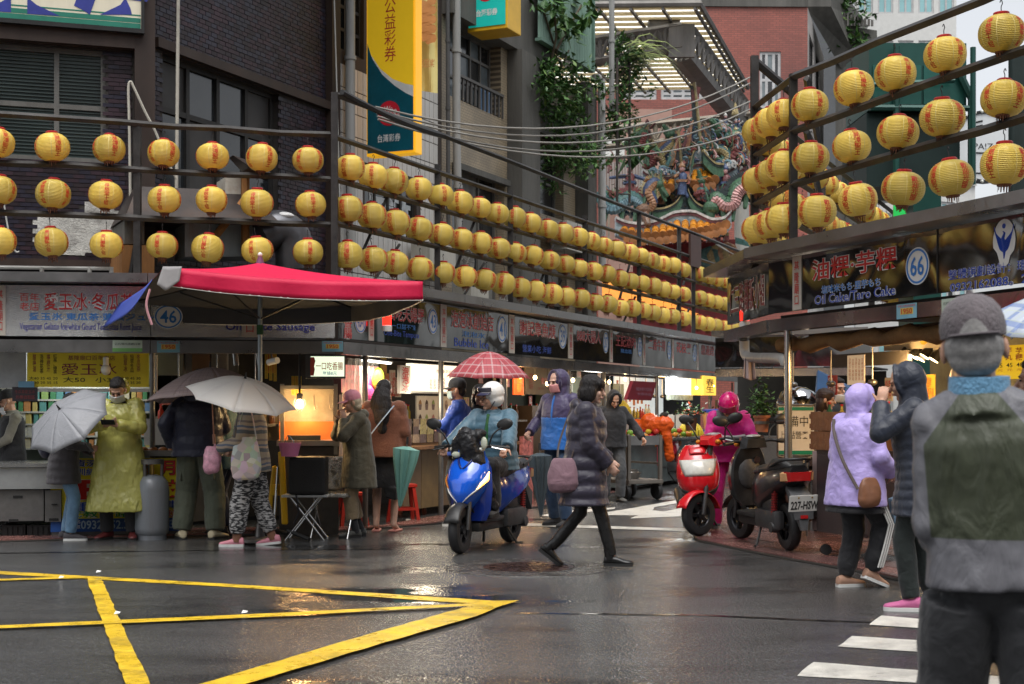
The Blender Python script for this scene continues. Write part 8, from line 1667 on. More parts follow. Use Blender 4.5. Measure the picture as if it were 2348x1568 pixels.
# walking woman
pu=cloth('plum_padded',(.020,.017,.030),.42,var=.08,vs_=5)
p=Person('woman with a black bob in a long dark padded coat striding to the right',G(1338,1300),R(-4),1.64,lean=4,feet=((-.30,.06,.16),(.26,-.08,.08)),fyaw=(0,-4),fpitch=(38,0),hands=((.22,.15,.95),(.22,-.16,.92)),head=(-6,4),skin=skin2,curl=1.0,elb=((-.7,.5,-.3),(-.75,-.5,-.2)))
p.coat(pu,.56,1.20,.075,r=.088,r2=.070,name='padded_coat',hood='down',disp=.010,pitch=.125,voxel=.009); p.ellp('bob_hair',hairb,[(-.02,0,.04,.110,.096,.102),(-.05,0,-.04,.088,.102,.105),(.052,0,.058,.056,.08,.052),(-.01,-.07,-.035,.062,.034,.085),(-.01,.07,-.035,.062,.034,.085)],.008,.006,6); p.pants(mat('black_leggings',(.012,)*3,.35,bump=.5,bs=30),(.085,.062,.055,.045),disp=.008); p.shoes(mat('black_leather',(.012,)*3,.22,bump=.2,bs=30),rub,name='boot',shaft=.62)
bk_=carried('shoulder_bag','mauve cloth shoulder bag at the hip of the walking woman','bag',p,(-.17,-.24,.80),(.27,.13,.29),cloth('mauve_cloth',(.15,.085,.105)),[[(-.10,-.22,.95),(-.05,-.19,1.15),(-.03,-.14,1.38),(-.08,-.05,1.42),(-.2,-.12,1.1),(-.22,-.2,.95)]])
# hoodie man with the trolley
p=Person('man in a black hooded jacket and grey trousers pushing a trolley',G(1402,1151),R(-75),1.64,lean=4,feet=((.05,.12,.08),(-.05,-.1,.08)),hands=((.22,.42,.98),(.05,-.27,.85)),head=(0,28),curl=.9); p.coat(blkc,.84,1.12,r=.075,r2=.06,hood='up',disp=.02); p.pants(cloth('dark_grey_trousers',(.05,.052,.055)),(.10,.085,.08,.075),disp=.03); p.shoes(cloth('grey_boot',(.06,)*3),rub)
# rider in pink
pk_=cloth('magenta_shell',(.48,.012,.19),.4); mag=mat('magenta_helmet',(.50,.01,.14),.15,coat=.6,var=.05)
p=Person('scooter rider in a magenta rain jacket and helmet bending over the red scooter',V((W(1668,0,15.9).x,15.9,0)),R(-95),1.62,lean=30,feet=((.0,.13,.08),(-.05,-.15,.08)),hands=((.42,.24,.86),(.36,-.28,.82)),head=(-25,12),curl=1.1,elb=((-.3,.9,-.2),(-.3,-.9,-.2)))
p.coat(pk_,.82,1.15,r=.08,r2=.06,disp=.022); p.pants(pk_,(.105,.09,.085,.08)); p.shoes(blkc,rub); MB().tube([p.ring(1.24,.235,.185)[j] for j in range(22)]+[p.ring(1.24,.235,.185)[0]],.022,6,ell=1).build('reflective_band',mat('reflective_grey',(.45,.46,.46),.4),p.t,60)
def helmet(p,m,visor,brim=None,full=False):
    o=p.ellp('helmet',m,[(-.012,0,.045,.132,.118,.118) if full else (-.034,0,.052,.124,.118,.112),(-.045,0,-.02,.10,.112,.085)]+([(-.02,0,-.05,.105,.112,.08)] if full else []),.009,0,3)
    mb=MB(); f=lambda u,v_: p.hpt(-.012+(.140-.012*v_)*math.cos((u-.5)*2.3),.126*math.sin((u-.5)*2.3),(.075-.105*v_) if full else (.112-.045*v_)); mb.grid(f,14,5); q=mb.build('visor',visor,o,80); q.modifiers.new('t','SOLIDIFY').thickness=.003
    if brim: mb=MB(); mb.grid(lambda u,v_: p.hpt(.085+.06*v_*(1-.5*(2*u-1) ** 2)-.045*(2*u-1) ** 2,.10*(2*u-1),.06-.02*v_),12,4); q=mb.build('peak',brim,o,80); q.modifiers.new('t','SOLIDIFY').thickness=.006
    for s_ in (1,-1): MB().tube([p.hpt(.0,s_*.09,-.03),p.hpt(.04,s_*.055,-.105)],.006,5).build('chin_strap',blkc,o)
helmet(p,mag,mat('smoked_visor',(.20,.03,.08),.08,coat=.5),full=True)
MB().tube(smooth_path([p.hpt(.02,.10,-.10),p.hpt(.09,.06,-.13),p.hpt(.11,0,-.13),p.hpt(.09,-.06,-.13),p.hpt(.02,-.1,-.1)],4),.045,10).build('grey_scarf',cloth('knit_grey',(.12,.12,.13),bs=80),p.t,60)
# couple behind the wooden boxes
p=Person('woman with brown hair glowing orange in the lamp light behind the wooden boxes',V((W(1886,0,15.6).x,15.6,0)),R(-25),1.57,head=(10,5),skin=skin2); p.coat(cloth('brown_coat',(.10,.06,.04)),.8); p.pants(blkc); p.shoes(blkc,rub); p.ellp('hair',mat('brown_hair',(.03,.016,.012),.4,bump=.6,bs=60),[(-.025,0,.045,.108,.092,.098),(-.05,0,-.07,.08,.105,.14),(.045,0,.075,.05,.075,.04)],.009,.015)
p=Person('man in glasses with his white mask pulled under his chin',V((W(1914,0,16.1).x,16.1,0)),R(-62),1.71,head=(0,5),skin=skin2); p.coat(blkc,.8,1.05); p.pants(blkc); p.shoes(blkc,rub); p.hair_short(); p.glasses(); p.mask(low=.045)
# lilac jacket
li=cloth('lilac_shell',(.36,.29,.58),.5)
p=Person('person in a lilac hooded rain jacket and black striped track pants walking right',G(1960,1347),R(28),1.53,lean=3,feet=((-.03,.09,.08),(.14,-.06,.13)),fyaw=(-10,-8),fpitch=(0,22),hands=((.24,.18,1.0),(.22,-.2,.98)),head=(0,6),face=True,curl=.9)
p.coat(li,.70,1.26,r=.088,r2=.066,hood='up',disp=.022); p.pants(blkc,(.115,.095,.085,.055),disp=.03); p.shoes(mat('tan_trainer',(.38,.22,.15),.6),wsole,w=1.1); mb=MB(); s_=p
p.coat(blkc,.64,1.17,name='under_hem',sleeves=False,collar=False,top=.72,disp=.0)
for j in range(3):
    r_=(.113,.098,.088,.062); q=[p.hip[1],p.hip[1].lerp(p.kn[1],.5),p.kn[1],p.kn[1].lerp(p.an[1],.5),p.kn[1].lerp(p.an[1],.88)]; rr_=(.142,.130,.120,.112,.095)
    MB().tube([a+V((.022*(j-1)-.012,-r__*p.k*.99,0)) for a,r__ in zip(q,rr_)],.0075,6).build('white_stripe',white_p,p.t,60)
p.strap('bag_strap',mat('dark_strap',(.05,.035,.03)),[(-.12,.16,1.42),(-.19,.06,1.28),(-.205,-.08,1.06),(-.16,-.22,.84)],.014)
carried('shoulder_bag','small brown leather bag hanging from the lilac jacket','bag',p,(-.10,-.27,.74),(.20,.09,.22),mat('brown_leather',(.17,.075,.04),.4,var=.2),[])
# navy puffer, arm raised
p=Person('person in a navy padded hood and pink trainers raising a hand to the face',G(2112,1398),R(160),1.66,lean=6,feet=((.06,.08,.08),(-.08,-.08,.08)),hands=((.26,.10,1.42),(.2,-.16,1.3)),hdir=((-.1,-.2,1),None),elb=((.6,.55,-.75),(.3,-.8,-.5)),head=(0,10),curl=.6)
p.coat(cloth('ink_padded',(.014,.018,.030),.45),.66,1.14,.045,r=.078,r2=.06,hood='up',pitch=.07); p.pants(cloth('black_green_jeans',(.012,.017,.016)),(.11,.078,.066,.06),disp=.02); p.shoes(mat('rose_trainer',(.48,.12,.26),.6,bump=.4,bs=120),wsole,w=1.1)
# edge person
p=Person('person in a red jacket cut off by the right edge under the pale blue umbrella',V((W(2392,0,7.0).x,7.0,0)),R(160),1.60,hands=((.25,.1,1.2),None),curl=1.2); p.coat(cloth('red_shell',(.40,.02,.035)),.75,1.1); p.pants(blkc); p.shoes(blkc,rub); p.hair_short()
# the man in the cap, close to the camera
p=Person('elderly man in a grey cap and green grey jacket seen from behind, nearest the camera',V((W(2278,0,3.78).x,3.78,0)),R(73),1.625,side=-4.5,feet=((.02,.14,.08),(-.06,-.15,.08)),hands=((.20,.13,1.0),(.20,-.2,1.0)),face=False,voxel=.005,shw=.124,elb=((-.9,.15,-.4),(-.9,-.15,-.4)))
jk,nt,b,L=node_mat('olive_grey_jacket'); tc=N(nt,'TexCoord'); sp_=N(nt,'SeparateXYZ'); L(tc.outputs['Object'],sp_.inputs[0])
def mth(op,a,c):
    n=N(nt,'Math',operation=op)
    for q,v in enumerate((a,c)):
        if isinstance(v,(int,float)): n.inputs[q].default_value=v
        elif v is not None: L(v,n.inputs[q])
    return n.outputs[0]
yy=mth('ABSOLUTE',mth('SUBTRACT',sp_.outputs[1],mth('MULTIPLY',mth('SUBTRACT',sp_.outputs[2],.89),.079)),None); rag=mth('MINIMUM',mth('MULTIPLY_ADD',mth('SUBTRACT',1.385,sp_.outputs[2]),.75),.150); rag.node.inputs[0].links[0].from_node.inputs[2].default_value=.055
mk=mth('MULTIPLY',mth('LESS_THAN',yy,rag),mth('GREATER_THAN',sp_.outputs[2],1.015)); nn=N(nt,'TexNoise'); nn.inputs['Scale'].default_value=30; nn.inputs['Detail'].default_value=6; L(tc.outputs['Object'],nn.inputs['Vector']); mx=N(nt,'Mix',data_type='RGBA'); mx.inputs[6].default_value=(.105,.105,.118,1); mx.inputs[7].default_value=(.034,.041,.022,1); L(mk,mx.inputs[0]); vm=N(nt,'VectorMath',operation='SCALE'); L(mx.outputs[2],vm.inputs[0]); L(mth('ADD',mth('MULTIPLY',nn.outputs['Fac'],.5),.75),vm.inputs['Scale']); L(vm.outputs[0],b.inputs['Base Color']); b.inputs['Roughness'].default_value=.55
nb=N(nt,'TexNoise'); nb.inputs['Scale'].default_value=7; nb.inputs['Detail'].default_value=8; nb.inputs['Distortion'].default_value=1.2; mp=N(nt,'Mapping'); mp.inputs['Scale'].default_value=(1,1.4,.6); L(tc.outputs['Object'],mp.inputs[0]); L(mp.outputs[0],nb.inputs['Vector']); bp=N(nt,'Bump'); bp.inputs['Strength'].default_value=.8; bp.inputs['Distance'].default_value=.03; L(nb.outputs['Fac'],bp.inputs['Height']); L(bp.outputs[0],b.inputs['Normal'])
mb=MB(); p.torso(mb,.92,1.44,.90); mb.tube([p.ub(-.005,0,1.40),p.neck+V((-.005,0,.03))],[.125*p.k,.088*p.k],20)
for i in (0,1): p.sleeve(mb,i,.057,.050); mb.cone(p.sh[i],p.ub(-.02,(.07,-.07)[i],1.425),.070*p.k,.055*p.k,12)
soft(mb.build('jacket',jk,p.t),.008,6,.016); MB().tube([p.ub(0,0,1.425),p.neck+V((-.005,0,.075))],[.082,.078],20).build('blue_neck_warmer',cloth('blue_knit',(.12,.27,.42),.8,bs=70),p.t,60)
p.ellp('grey_hair',hairg,[(-.035,0,.0,.082,.083,.075),(-.06,0,-.035,.045,.072,.05)],.006,.006); p.ell_=None; cp_=p.cap(cloth('mauve_grey_cap',(.10,.085,.092),.8,bs=80)); 
mb=MB(); mb.grid(lambda u,v_: p.hpt(-.1245+.004*v_+.014*(2*u-1) ** 2,.04*(2*u-1),.036+.04*v_*(1-(2*u-1) ** 2)),10,5); mb.build('strap_gap',hairg,cp_,80); MB().tube([p.hpt(-.122+.030*u*u,.062*u,.034) for u in (-1,-.6,-.2,.2,.6,1)],.009,6,ell=.5).build('adjuster_strap',cloth('cap_strap',(.06,.05,.055)),cp_,60)
p.pants(cloth('charcoal_cloth',(.024,.025,.028),.75),(.108,.092,.084,.078),disp=.02); p.shoes(blkc,rub); p.bag('side_pouch',mat('black_pouch',(.012,)*3,.4),(.03,.13,.80),(.08,.03,.14),.0)
# ================================================================ scooters
tyre_m=mat('tyre_rubber',(.018,.018,.019),.5,var=.2,vs_=20,bump=.3,bs=60); plast=mat('black_scooter_plastic',(.018,)*3,.38,var=.2,vs_=8,bump=.1,bs=90); rim_m=mat('dark_alloy',(.05,.05,.055),.3,.8); chrome=mat('chrome',(.5,.5,.5),.12,1.0,var=0); eng=mat('engine_grey',(.07,.07,.072),.45,.6,var=.3,vs_=12,dirt=.4); clear=mat('clear_lens',(.50,.50,.46),.12,var=.15,vs_=14,coat=.5); amber=mat('amber_lens',(.5,.16,.01),.2); tail=mat('tail_red',(.34,.012,.012),.15,coat=.5)
def scooter(label,base,ang,body,steer=0,lean=0,seat_m=None,lens=True,plate=None,slit=False,blink=False,logo=None,rear_m=None,mirror=True):
    t=thing('motor_scooter',label,'motor scooter',base,ang); t.rotation_euler=(R(lean),0,ang); rear_m=rear_m or body; seat_m=seat_m or plast
    S=Matrix.Translation((.60,0,0)) @ Matrix.Rotation(R(steer),4,'Z') @ Matrix.Translation((-.60,0,0))
    def wheel(M):
        prof=[(.13,-.045),(.17,-.052),(.205,-.045),(.222,-.022),(.226,0),(.222,.022),(.205,.045),(.17,.052),(.13,.045)]; MX=M @ Matrix.Rotation(R(90),4,'X')
        w=MB().lathe(prof+[prof[0]],36,MX,caps=False).build('wheel',tyre_m,t,40); r_=MB(); r_.lathe([(.135,-.04),(.125,-.03),(.125,.03),(.135,.04)],28,MX,caps=False)
        for k in range(5):
            a=k*1.2566; r_.hexa([MX @ V((c*math.cos(a)-d*math.sin(a),c*math.sin(a)+d*math.cos(a),z)) for z in (-.02,.02) for c,d in ((.03,-.022),(.13,-.014),(.13,.014),(.03,.022))])
        r_.lathe([(.04,-.045),(.04,.045)],14,MX); r_.lathe([(.085,.036),(.085,.04),(.04,.04)],20,MX,caps=False); r_.build('rim',rim_m,w,40)
    wheel(S @ Matrix.Translation((.64,0,.226))); wheel(Matrix.Translation((-.62,0,.226)))
    mb=MB()
    for q in (1,-1): mb.tube([S @ V((.64,q*.075,.226)),S @ V((.585,q*.07,.45)),S @ V((.53,q*.05,.62))],[.02,.024,.026],10)
    mb.tube([S @ V((.53,0,.5)),S @ V((.40,0,.95))],.03,10); mb.build('fork',eng,t,50)
    mb=MB(); mb.grid(lambda u,v_: S @ V((.64+.262*math.cos(R(20+150*u)),(.075 if abs(v_-.5) > .3 else .07)*(2*v_-1),.226+(.262-.03*(2*v_-1) ** 2)*math.sin(R(20+150*u)))),16,6); o=mb.build('front_fender',plast if slit and blink else body,t,60); o.modifiers.new('t','SOLIDIFY').thickness=.006
    fw=.86 if plate else 1.04; lv=[(a,b_,c,d*fw) for a,b_,c,d in ((.36,.50,.40,.10),(.44,.60,.40,.165),(.52,.655,.395,.205),(.62,.655,.385,.225),(.72,.625,.38,.22),(.82,.565,.37,.20),(.90,.50,.355,.16),(.95,.455,.345,.115))]
    if slit: lv=[(.42,.60,.42,.05),(.48,.65,.41,.10),(.57,.675,.40,.16),(.68,.655,.39,.205),(.78,.60,.38,.205),(.88,.52,.36,.175),(.95,.455,.345,.12)]; MB().loft([[V((x,w*c,z)) for x,c in ((.43,-.8),(.45,0),(.43,.8),(.38,1),(.36,0),(.38,-1))] for w,z in ((.16,.30),(.205,.40),(.225,.60),(.215,.80),(.16,.90))]).build('leg_shield',mat('deep_blue_paint',(.01,.03,.22),.15,coat=.5) if blink else body,t,40)
    def lev(z):
        z=min(max(z,lv[0][0]),lv[-1][0])
        for a,b_ in zip(lv,lv[1:]):
            if z <= b_[0]: f=(z-a[0])/(b_[0]-a[0]); return [a[i]*(1-f)+b_[i]*f for i in (1,2,3)]
    def ap(a,z,off=0):
        xf,xb,w=lev(z); th=a*math.pi/2; n=V((math.cos(th),math.sin(th)*.8,0)); return V((xb+(xf-xb)*math.cos(th) ** .75 if abs(a) < 1 else xb,w*math.sin(th),z))+n*off
    mb=MB(); mb.loft([[ap(-1+2*j/20,z) for j in range(21)]+[V((lev(z)[1]-.02,lev(z)[2]*.9,z)),V((lev(z)[1]-.02,-lev(z)[2]*.9,z))] for z in [lv[0][0]+(.95-lv[0][0])*i/18 for i in range(19)]]); mb.build('front_apron',body,t,35)
    def patch(name,cs,m,off=.006,par=t):
        mb=MB(); f=lambda u,v_,o: ap((cs[0][0]*(1-u)+cs[1][0]*u)*(1-v_)+(cs[3][0]*(1-u)+cs[2][0]*u)*v_,(cs[0][1]*(1-u)+cs[1][1]*u)*(1-v_)+(cs[3][1]*(1-u)+cs[2][1]*u)*v_,o); mb.grid(lambda u,v_: f(u,v_,off+.012*(1-(2*u-1) ** 4)*(1-(2*v_-1) ** 4)),8,6); o=mb.build(name,m,par,60); q=o.modifiers.new('t','SOLIDIFY'); q.thickness=.012; q.offset=-1; return o
    if slit:
        for q in (1,-1): patch('headlight',[(.16*q,.475),(.78*q,.62),(.88*q,.69),(.42*q,.56)],clear); patch('turn_signal',[(.60*q,.60),(.93*q,.69),(.94*q,.77),(.66*q,.67)],glow('amber_glow',(1,.35,.02),9) if (blink and q > 0) else amber,.009); pass
        for q in (1,-1): patch('chevron',[(0,.80),(.06*q,.80),(.40*q,.92),(.30*q,.92)],mat('navy_trim',(.01,.015,.09),.2),.006)
        patch('white_badge',[(-.16,.90),(.16,.90),(.2,.935),(-.2,.935)],white_p,.007); pass
    else:
        patch('headlight',[(-.42,.63),(.42,.63),(.72,.80),(-.72,.80)],clear,.006); patch('nose_scoop',[(-.28,.86),(.28,.86),(.40,.93),(-.40,.93)],body,.018)
        for q in (1,-1): patch('lower_trim',[(.15*q,.37),(.95*q,.42),(.95*q,.52),(.15*q,.44)],plast,.004)
    if logo:
        mb=MB(); vs,fs,tw,th=txt_raw(logo,.02); mb.add([ap(.42+q.x/tw*.5,.885+q.y/th*.04+q.x/tw*.03,.012) for q in vs],fs); mb.build('lettering',white_p,t)
    mb=MB(); mb.loft([[S @ V((x,y*w,z)) for y,z in ((1,z0),(.8,z1),(-.8,z1),(-1,z0))] for x,w,z0,z1 in ((.50,.07,.95,1.0),(.45,.13,.93,1.04),(.37,.16,.93,1.06),(.30,.12,.94,1.03))]); mb.build('handlebar_cover',body,t,40); MB().ell(S @ V((.36,0,1.055)),(.06,.085,.02)).build('speedometer',mat('dial_grey',(.25,.25,.24),.2,var=.4,vs_=25),t,60)
    for q in (1,-1):
        hb=MB().tube([S @ V((.40,q*.10,1.0)),S @ V((.37,q*.22,1.01)),S @ V((.33,q*.27,1.0))],.016,8).build('handlebar',plast,t,50); MB().tube([S @ V((.33,q*.26,1.0)),S @ V((.30,q*.38,.99))],.021,10).build('grip',plast,hb,50); MB().tube([S @ V((.42,q*.24,1.0)),S @ V((.40,q*.37,.975))],.007,6).build('brake_lever',chrome,hb)
        if mirror: m_=MB().tube(smooth_path([S @ V((.39,q*.2,1.01)),S @ V((.42,q*.25,1.12)),S @ V((.40,q*.33,1.19))],3),.008,6).build('mirror',plast,t,50); MB().ell(S @ V((.39,q*.36,1.22)),(.022,.085,.055),Matrix.Rotation(R(q*12),3,'X')).build('mirror_head',plast,m_,60)
        MB().ell(S @ V((.44,q*.145,.98)),(.045,.03,.025)).build('turn_signal',amber if not slit else clear,t,60)
    MB().ell((.37,0,.70),(.035,.13,.17)).build('inner_panel',plast if slit else eng,t,60); MB().lathe([(.035,0),(.035,.01),(.01,.01)],16,Matrix.Translation((.335,-.07,.82)) @ Matrix.Rotation(R(-100),4,'Y')).build('key_dial',chrome,t,40)
    MB().bbox((.14,0,.30),(.50,.30,.05),.02).build('floorboard',plast,t,40); mb=MB(); mb.bbox((.12,0,.24),(.62,.24,.10),.04); mb.build('belly_pan',plast,t,40)
    mb=MB(); mb.loft([[V((x,w*c,z0+(z1-z0)*d)) for c,d in ((.55,0),(1,.25),(1,.7),(.75,1),(-.75,1),(-1,.7),(-1,.25),(-.55,0))] for x,w,z0,z1 in ((-.06,.10,.32,.70),(-.12,.16,.34,.72),(-.35,.20,.42,.74),(-.60,.19,.52,.76),(-.80,.15,.60,.79),(-.93,.09,.66,.80))]); mb.build('rear_body',rear_m,t,40)
    mb=MB(); mb.loft([[V((x,w*c,zb+h*d)) for c,d in ((1,0),(1,.6),(.7,1),(-.7,1),(-1,.6),(-1,0))] for x,w,zb,h in ((-.02,.09,.70,.03),(-.08,.13,.70,.075),(-.30,.16,.72,.085),(-.48,.15,.74,.075),(-.55,.155,.755,.11),(-.80,.13,.775,.09),(-.88,.08,.785,.03))]); soft(mb.build('seat',seat_m,t),.012,2)
    MB().tube(smooth_path([V((-.60,.15,.80)),V((-.85,.14,.86)),V((-.95,0,.87)),V((-.85,-.14,.86)),V((-.60,-.15,.80))],4),.014,8).build('grab_rail',plast,t,60)
    MB().hexa([V((-.90,y*.13,z)) for y,z in ((-1,.66),(1,.66),(1.1,.755),(-1.1,.755))]+[V((-.955,y*.09,z)) for y,z in ((-1,.67),(1,.67),(1.1,.75),(-1.1,.75))]).build('tail_light',tail,t)
    for q in (1,-1): MB().hexa([V((-.86,q*y,z)) for y,z in ((.125,.66),(.165,.67),(.165,.745),(.135,.755))]+[V((-.92,q*y,z)) for y,z in ((.105,.67),(.135,.675),(.14,.74),(.11,.75))]).build('rear_indicator',mat('pale_amber_lens',(.45,.25,.12),.2),t)
    mb=MB(); mb.hexa([V((-.80,y,z)) for y,z in ((-.09,.58),(.09,.58),(.09,.64),(-.09,.64))]+[V((-1.0,y,z)) for y,z in ((-.09,.32),(.09,.32),(.1,.5),(-.1,.5))]); mb.hexa([V((-.93,-.05,.32)),V((-.93,.05,.32)),V((-1.0,.05,.33)),V((-1.0,-.05,.33)),V((-.97,-.03,.22)),V((-.97,.03,.22)),V((-1.0,.03,.22)),V((-1.0,-.03,.22))]); mb.build('rear_mudguard',mat('worn_grey_plastic',(.07,.072,.075),.5,var=.3,vs_=8),t)
    MB().box((-1.005,0,.345),(.012,.07,.03)).build('reflector',tail,t)
    if plate:
        u,z,n=V((0,-1,0)),V((-.28,0,.96)).normalized(),V((-.96,0,-.28)).normalized(); Mp=Matrix((u,z,-u.cross(z) if u.cross(z).dot(n) < 0 else u.cross(z))).transposed().to_4x4(); Mp.translation=V((-1.02,0,.47)); mb=MB(); mb.bbox((0,0,0),(.30,.155,.006),.0025); mb.v=[Mp @ q for q in mb.v]; pl=mb.build('number_plate',mat('plate_white',(.62,.62,.58),.3,var=.06),t); mb=MB(); txt(mb,plate,Mp @ Matrix.Translation((0,-.018,.005)),.265,.082,.03); mb.build('plate_lettering',black_p,pl)
        mb=MB()
        for x in (-.06,.07): mb.lathe([(.009,.003),(.008,.007),(.001,.007)],8,Mp @ Matrix.Translation((x,.055,0)))
        mb.build('plate_screws',mat('brass',(.4,.27,.08),.4,.8),pl)
    mb=MB(); mb.bbox((-.42,.11,.29),(.52,.12,.19),.05); mb.bbox((-.28,0,.34),(.22,.22,.22),.05); mb.bbox((-.40,.05,.43),(.26,.16,.13),.04); mb.tube([(-.62,.10,.226),(-.62,.18,.226)],.05,14); mb.build('engine',eng,t,40)
    mb=MB(); mb.tube([(-.30,-.10,.22),(-.42,-.14,.24),(-.50,-.15,.28)],.022,8); mb.cone((-.52,-.16,.29),(-.88,-.17,.38),.062,.07,14); mb.build('muffler',plast,t,50)
    mb=MB(); a,c=V((-.60,.14,.28)),V((-.64,.13,.58))
    for i in range(9): mb.tube([a.lerp(c,.2+.08*i),a.lerp(c,.24+.08*i)],.030,10)
    mb.tube([a,c],.014,8); mb.build('shock_absorber',mat('red_spring',(.22,.02,.02),.4,.3),t,50)
    mb=MB(); mb.tube([(-.22,.12,.20),(-.30,.20,.035)],.013,6); mb.tube([(-.22,-.12,.20),(-.30,-.16,.035)],.013,6); mb.tube([(-.30,.2,.035),(-.36,.24,.03)],.013,6); mb.build('centre_stand',plast,t,50)
    MB().box((-.5,.0,.24),(.04,.2,.04)).build('swing_arm',eng,t)
    return t
blue_p_=mat('blue_scooter_paint',(.008,.085,.52),.12,var=.03,coat=.8); red_s=mat('red_scooter_paint',(.50,.010,.016),.12,var=.04,coat=.8); blk_s=mat('black_scooter_paint',(.012,.012,.013),.3,var=.3,vs_=6,coat=.3,dirt=.25,dirtcol=(.09,.085,.08))
fr_=G(1054,1270); ag=R(-112); bpos=fr_-V((math.cos(ag),math.sin(ag),0))*.64
sc1=scooter('bright blue motor scooter with a glowing amber indicator ridden towards the camera',bpos,ag,blue_p_,4,0,slit=True,blink=True,rear_m=mat('blue_black_panel',(.01,.04,.25),.2,coat=.5))
teal=cloth('teal_padded',(.052,.108,.148),.45)
p=Person('rider in a teal padded jacket and white open helmet on the blue scooter',bpos,ag,1.68,lean=4,pelvis=(-.20,0,.84),feet=((.16,.15,.41),(.16,-.15,.41)),hands=((.29,.34,.98),(.29,-.34,.98)),hdir=((.75,-.1,-.35),(.75,.1,-.35)),palm=((0,0,-1),(0,0,-1)),curl=1.1,elb=((-.3,.9,-.35),(-.3,-.9,-.35)),head=(-38,4))
p.coat(teal,.86,1.18,.05,r=.085,r2=.062,pitch=.075,disp=.014); p.pants(blkc,(.11,.09,.08,.07)); p.shoes(cloth('dark_trainer',(.04,)*3),rub); p.glasses(); p.hair_short(); helmet(p,mat('white_helmet',(.66,.65,.62),.2,coat=.5,var=.04),mat('grey_visor',(.06,.06,.08),.1,coat=.4),mat('navy_peak',(.03,.03,.07),.4)); MB().tube([p.ub(.14,0,1.12),p.ub(.15,0,1.28),p.ub(.10,0,1.42)],[.055,.06,.045],10,ell=.35).build('green_shirt',cloth('bottle_green',(.02,.055,.04)),p.t,60)
cv_=thing('rain_cape','crumpled black rain jacket draped over the handlebar of the blue scooter','jacket',bpos,ag); mb=MB()
for a,c,r0,r1 in (((.46,-.08,1.08),(.44,.10,1.12),.07,.08),((.46,.0,1.08),(.40,.06,.80),.12,.13),((.42,.04,.85),(.30,.13,.60),.12,.10),((.34,.10,.65),(.22,.16,.44),.09,.06),((.47,-.10,1.05),(.44,-.12,.90),.06,.05)): mb.cone(a,c,r0,r1,12,ell=.8)
soft(mb.build('cloth',mat('black_nylon',(.016,.016,.018),.32,bump=.7,bs=24),cv_),.011,2,.06)
MB().ell((.50,-.10,.93),(.02,.05,.03)).build('pale_patch',mat('pale_cloth_patch',(.4,.42,.34)),cv_); MB().ell((.46,.17,1.04),(.02,.035,.06)).build('pale_patch',MATS['pale_cloth_patch'],cv_)
ag2=R(-95); f2=V((W(1612,0,14.95).x,14.95,0)); b2_=V((2.05,15.54,.035)); scooter('shiny red motor scooter with a large clear headlight leaning on its stand',b2_,ag2,red_s,-48,3,logo='VP110')
ag3=R(101); r3=V((W(1797,0,13.35).x+.05,13.35,.035)); scooter('worn black motor scooter seen from behind with a white number plate',r3+V((math.cos(ag3),math.sin(ag3),0))*.62,ag3,blk_s,12,-2,plate='227-HSW')
sc4=V((W(1508,0,25.5).x,25.5,.03)); scooter('red scooter parked by the fruit stall under an orange rain cover',sc4,R(-118),mat('cherry_paint',(.40,.012,.04),.15,coat=.7),0,4,slit=True)
oc=thing('orange_cover','bright orange rain cover heaped over the scooter by the fruit stall','rain cover',sc4,R(-118)); mb=MB()
for a,c,r0,r1 in (((.4,-.25,1.05),(.35,.3,1.08),.13,.14),((.4,.0,1.12),(-.1,.05,1.0),.16,.13),((.38,.30,1.0),(.28,.34,.50),.09,.08)): mb.cone(a,c,r0,r1,12)
soft(mb.build('cloth',mat('orange_vinyl',(.62,.085,.008),.4,bump=.5,bs=14),oc),.015,2,.07)
# hand trolley
tr=thing('hand_trolley','low steel framed trolley with rubber wheels pushed by the man in black','trolley',G(1440,1143),R(-62)); stw=mat('trolley_steel',(.17,.15,.13),.45,.5,var=.3,dirt=.4)
for x in (-.45,.45):
    for y in (-.28,.28):
        MB().box((x,y,.60),(.05,.05,.75)).build('frame_post',stw,tr); 
        w_=MB().lathe([(.05,-.03),(.12,-.035),(.135,-.015),(.135,.015),(.12,.035),(.05,.03)],20,Matrix.Translation((x*.8,y,.135)) @ Matrix.Rotation(R(90),4,'X')).build('wheel',tyre_m,tr,40); MB().lathe([(.05,-.02),(.05,.02)],12,Matrix.Translation((x*.8,y,.135)) @ Matrix.Rotation(R(90),4,'X')).build('hub',eng,w_,40); MB().box((x*.8,y,.24),(.06,.05,.1)).build('caster',stw,tr)
MB().bbox((0,0,.28),(1.0,.62,.06),.01).build('deck',stw,tr); MB().box((.45,0,.90),(.04,.56,.14)).build('push_plate',brush,tr); MB().box((.0,.28,.55),(.9,.02,.03)).build('side_bar',stw,tr); MB().box((.0,-.28,.55),(.9,.02,.03)).build('side_bar',stw,tr)
for i,(x,y,h) in enumerate(((-.2,.1,.12),(.18,-.1,.10))): bx=thing('basin','steel basin lying on the trolley deck, %s one' % ('rear','front')[i],'basin',wm(tr) @ V((x,y,.315))); MB().lathe([(.14,0),(.19,h),(.18,h),(.13,.02)],18,caps=False).build('bowl',brush,bx,40)
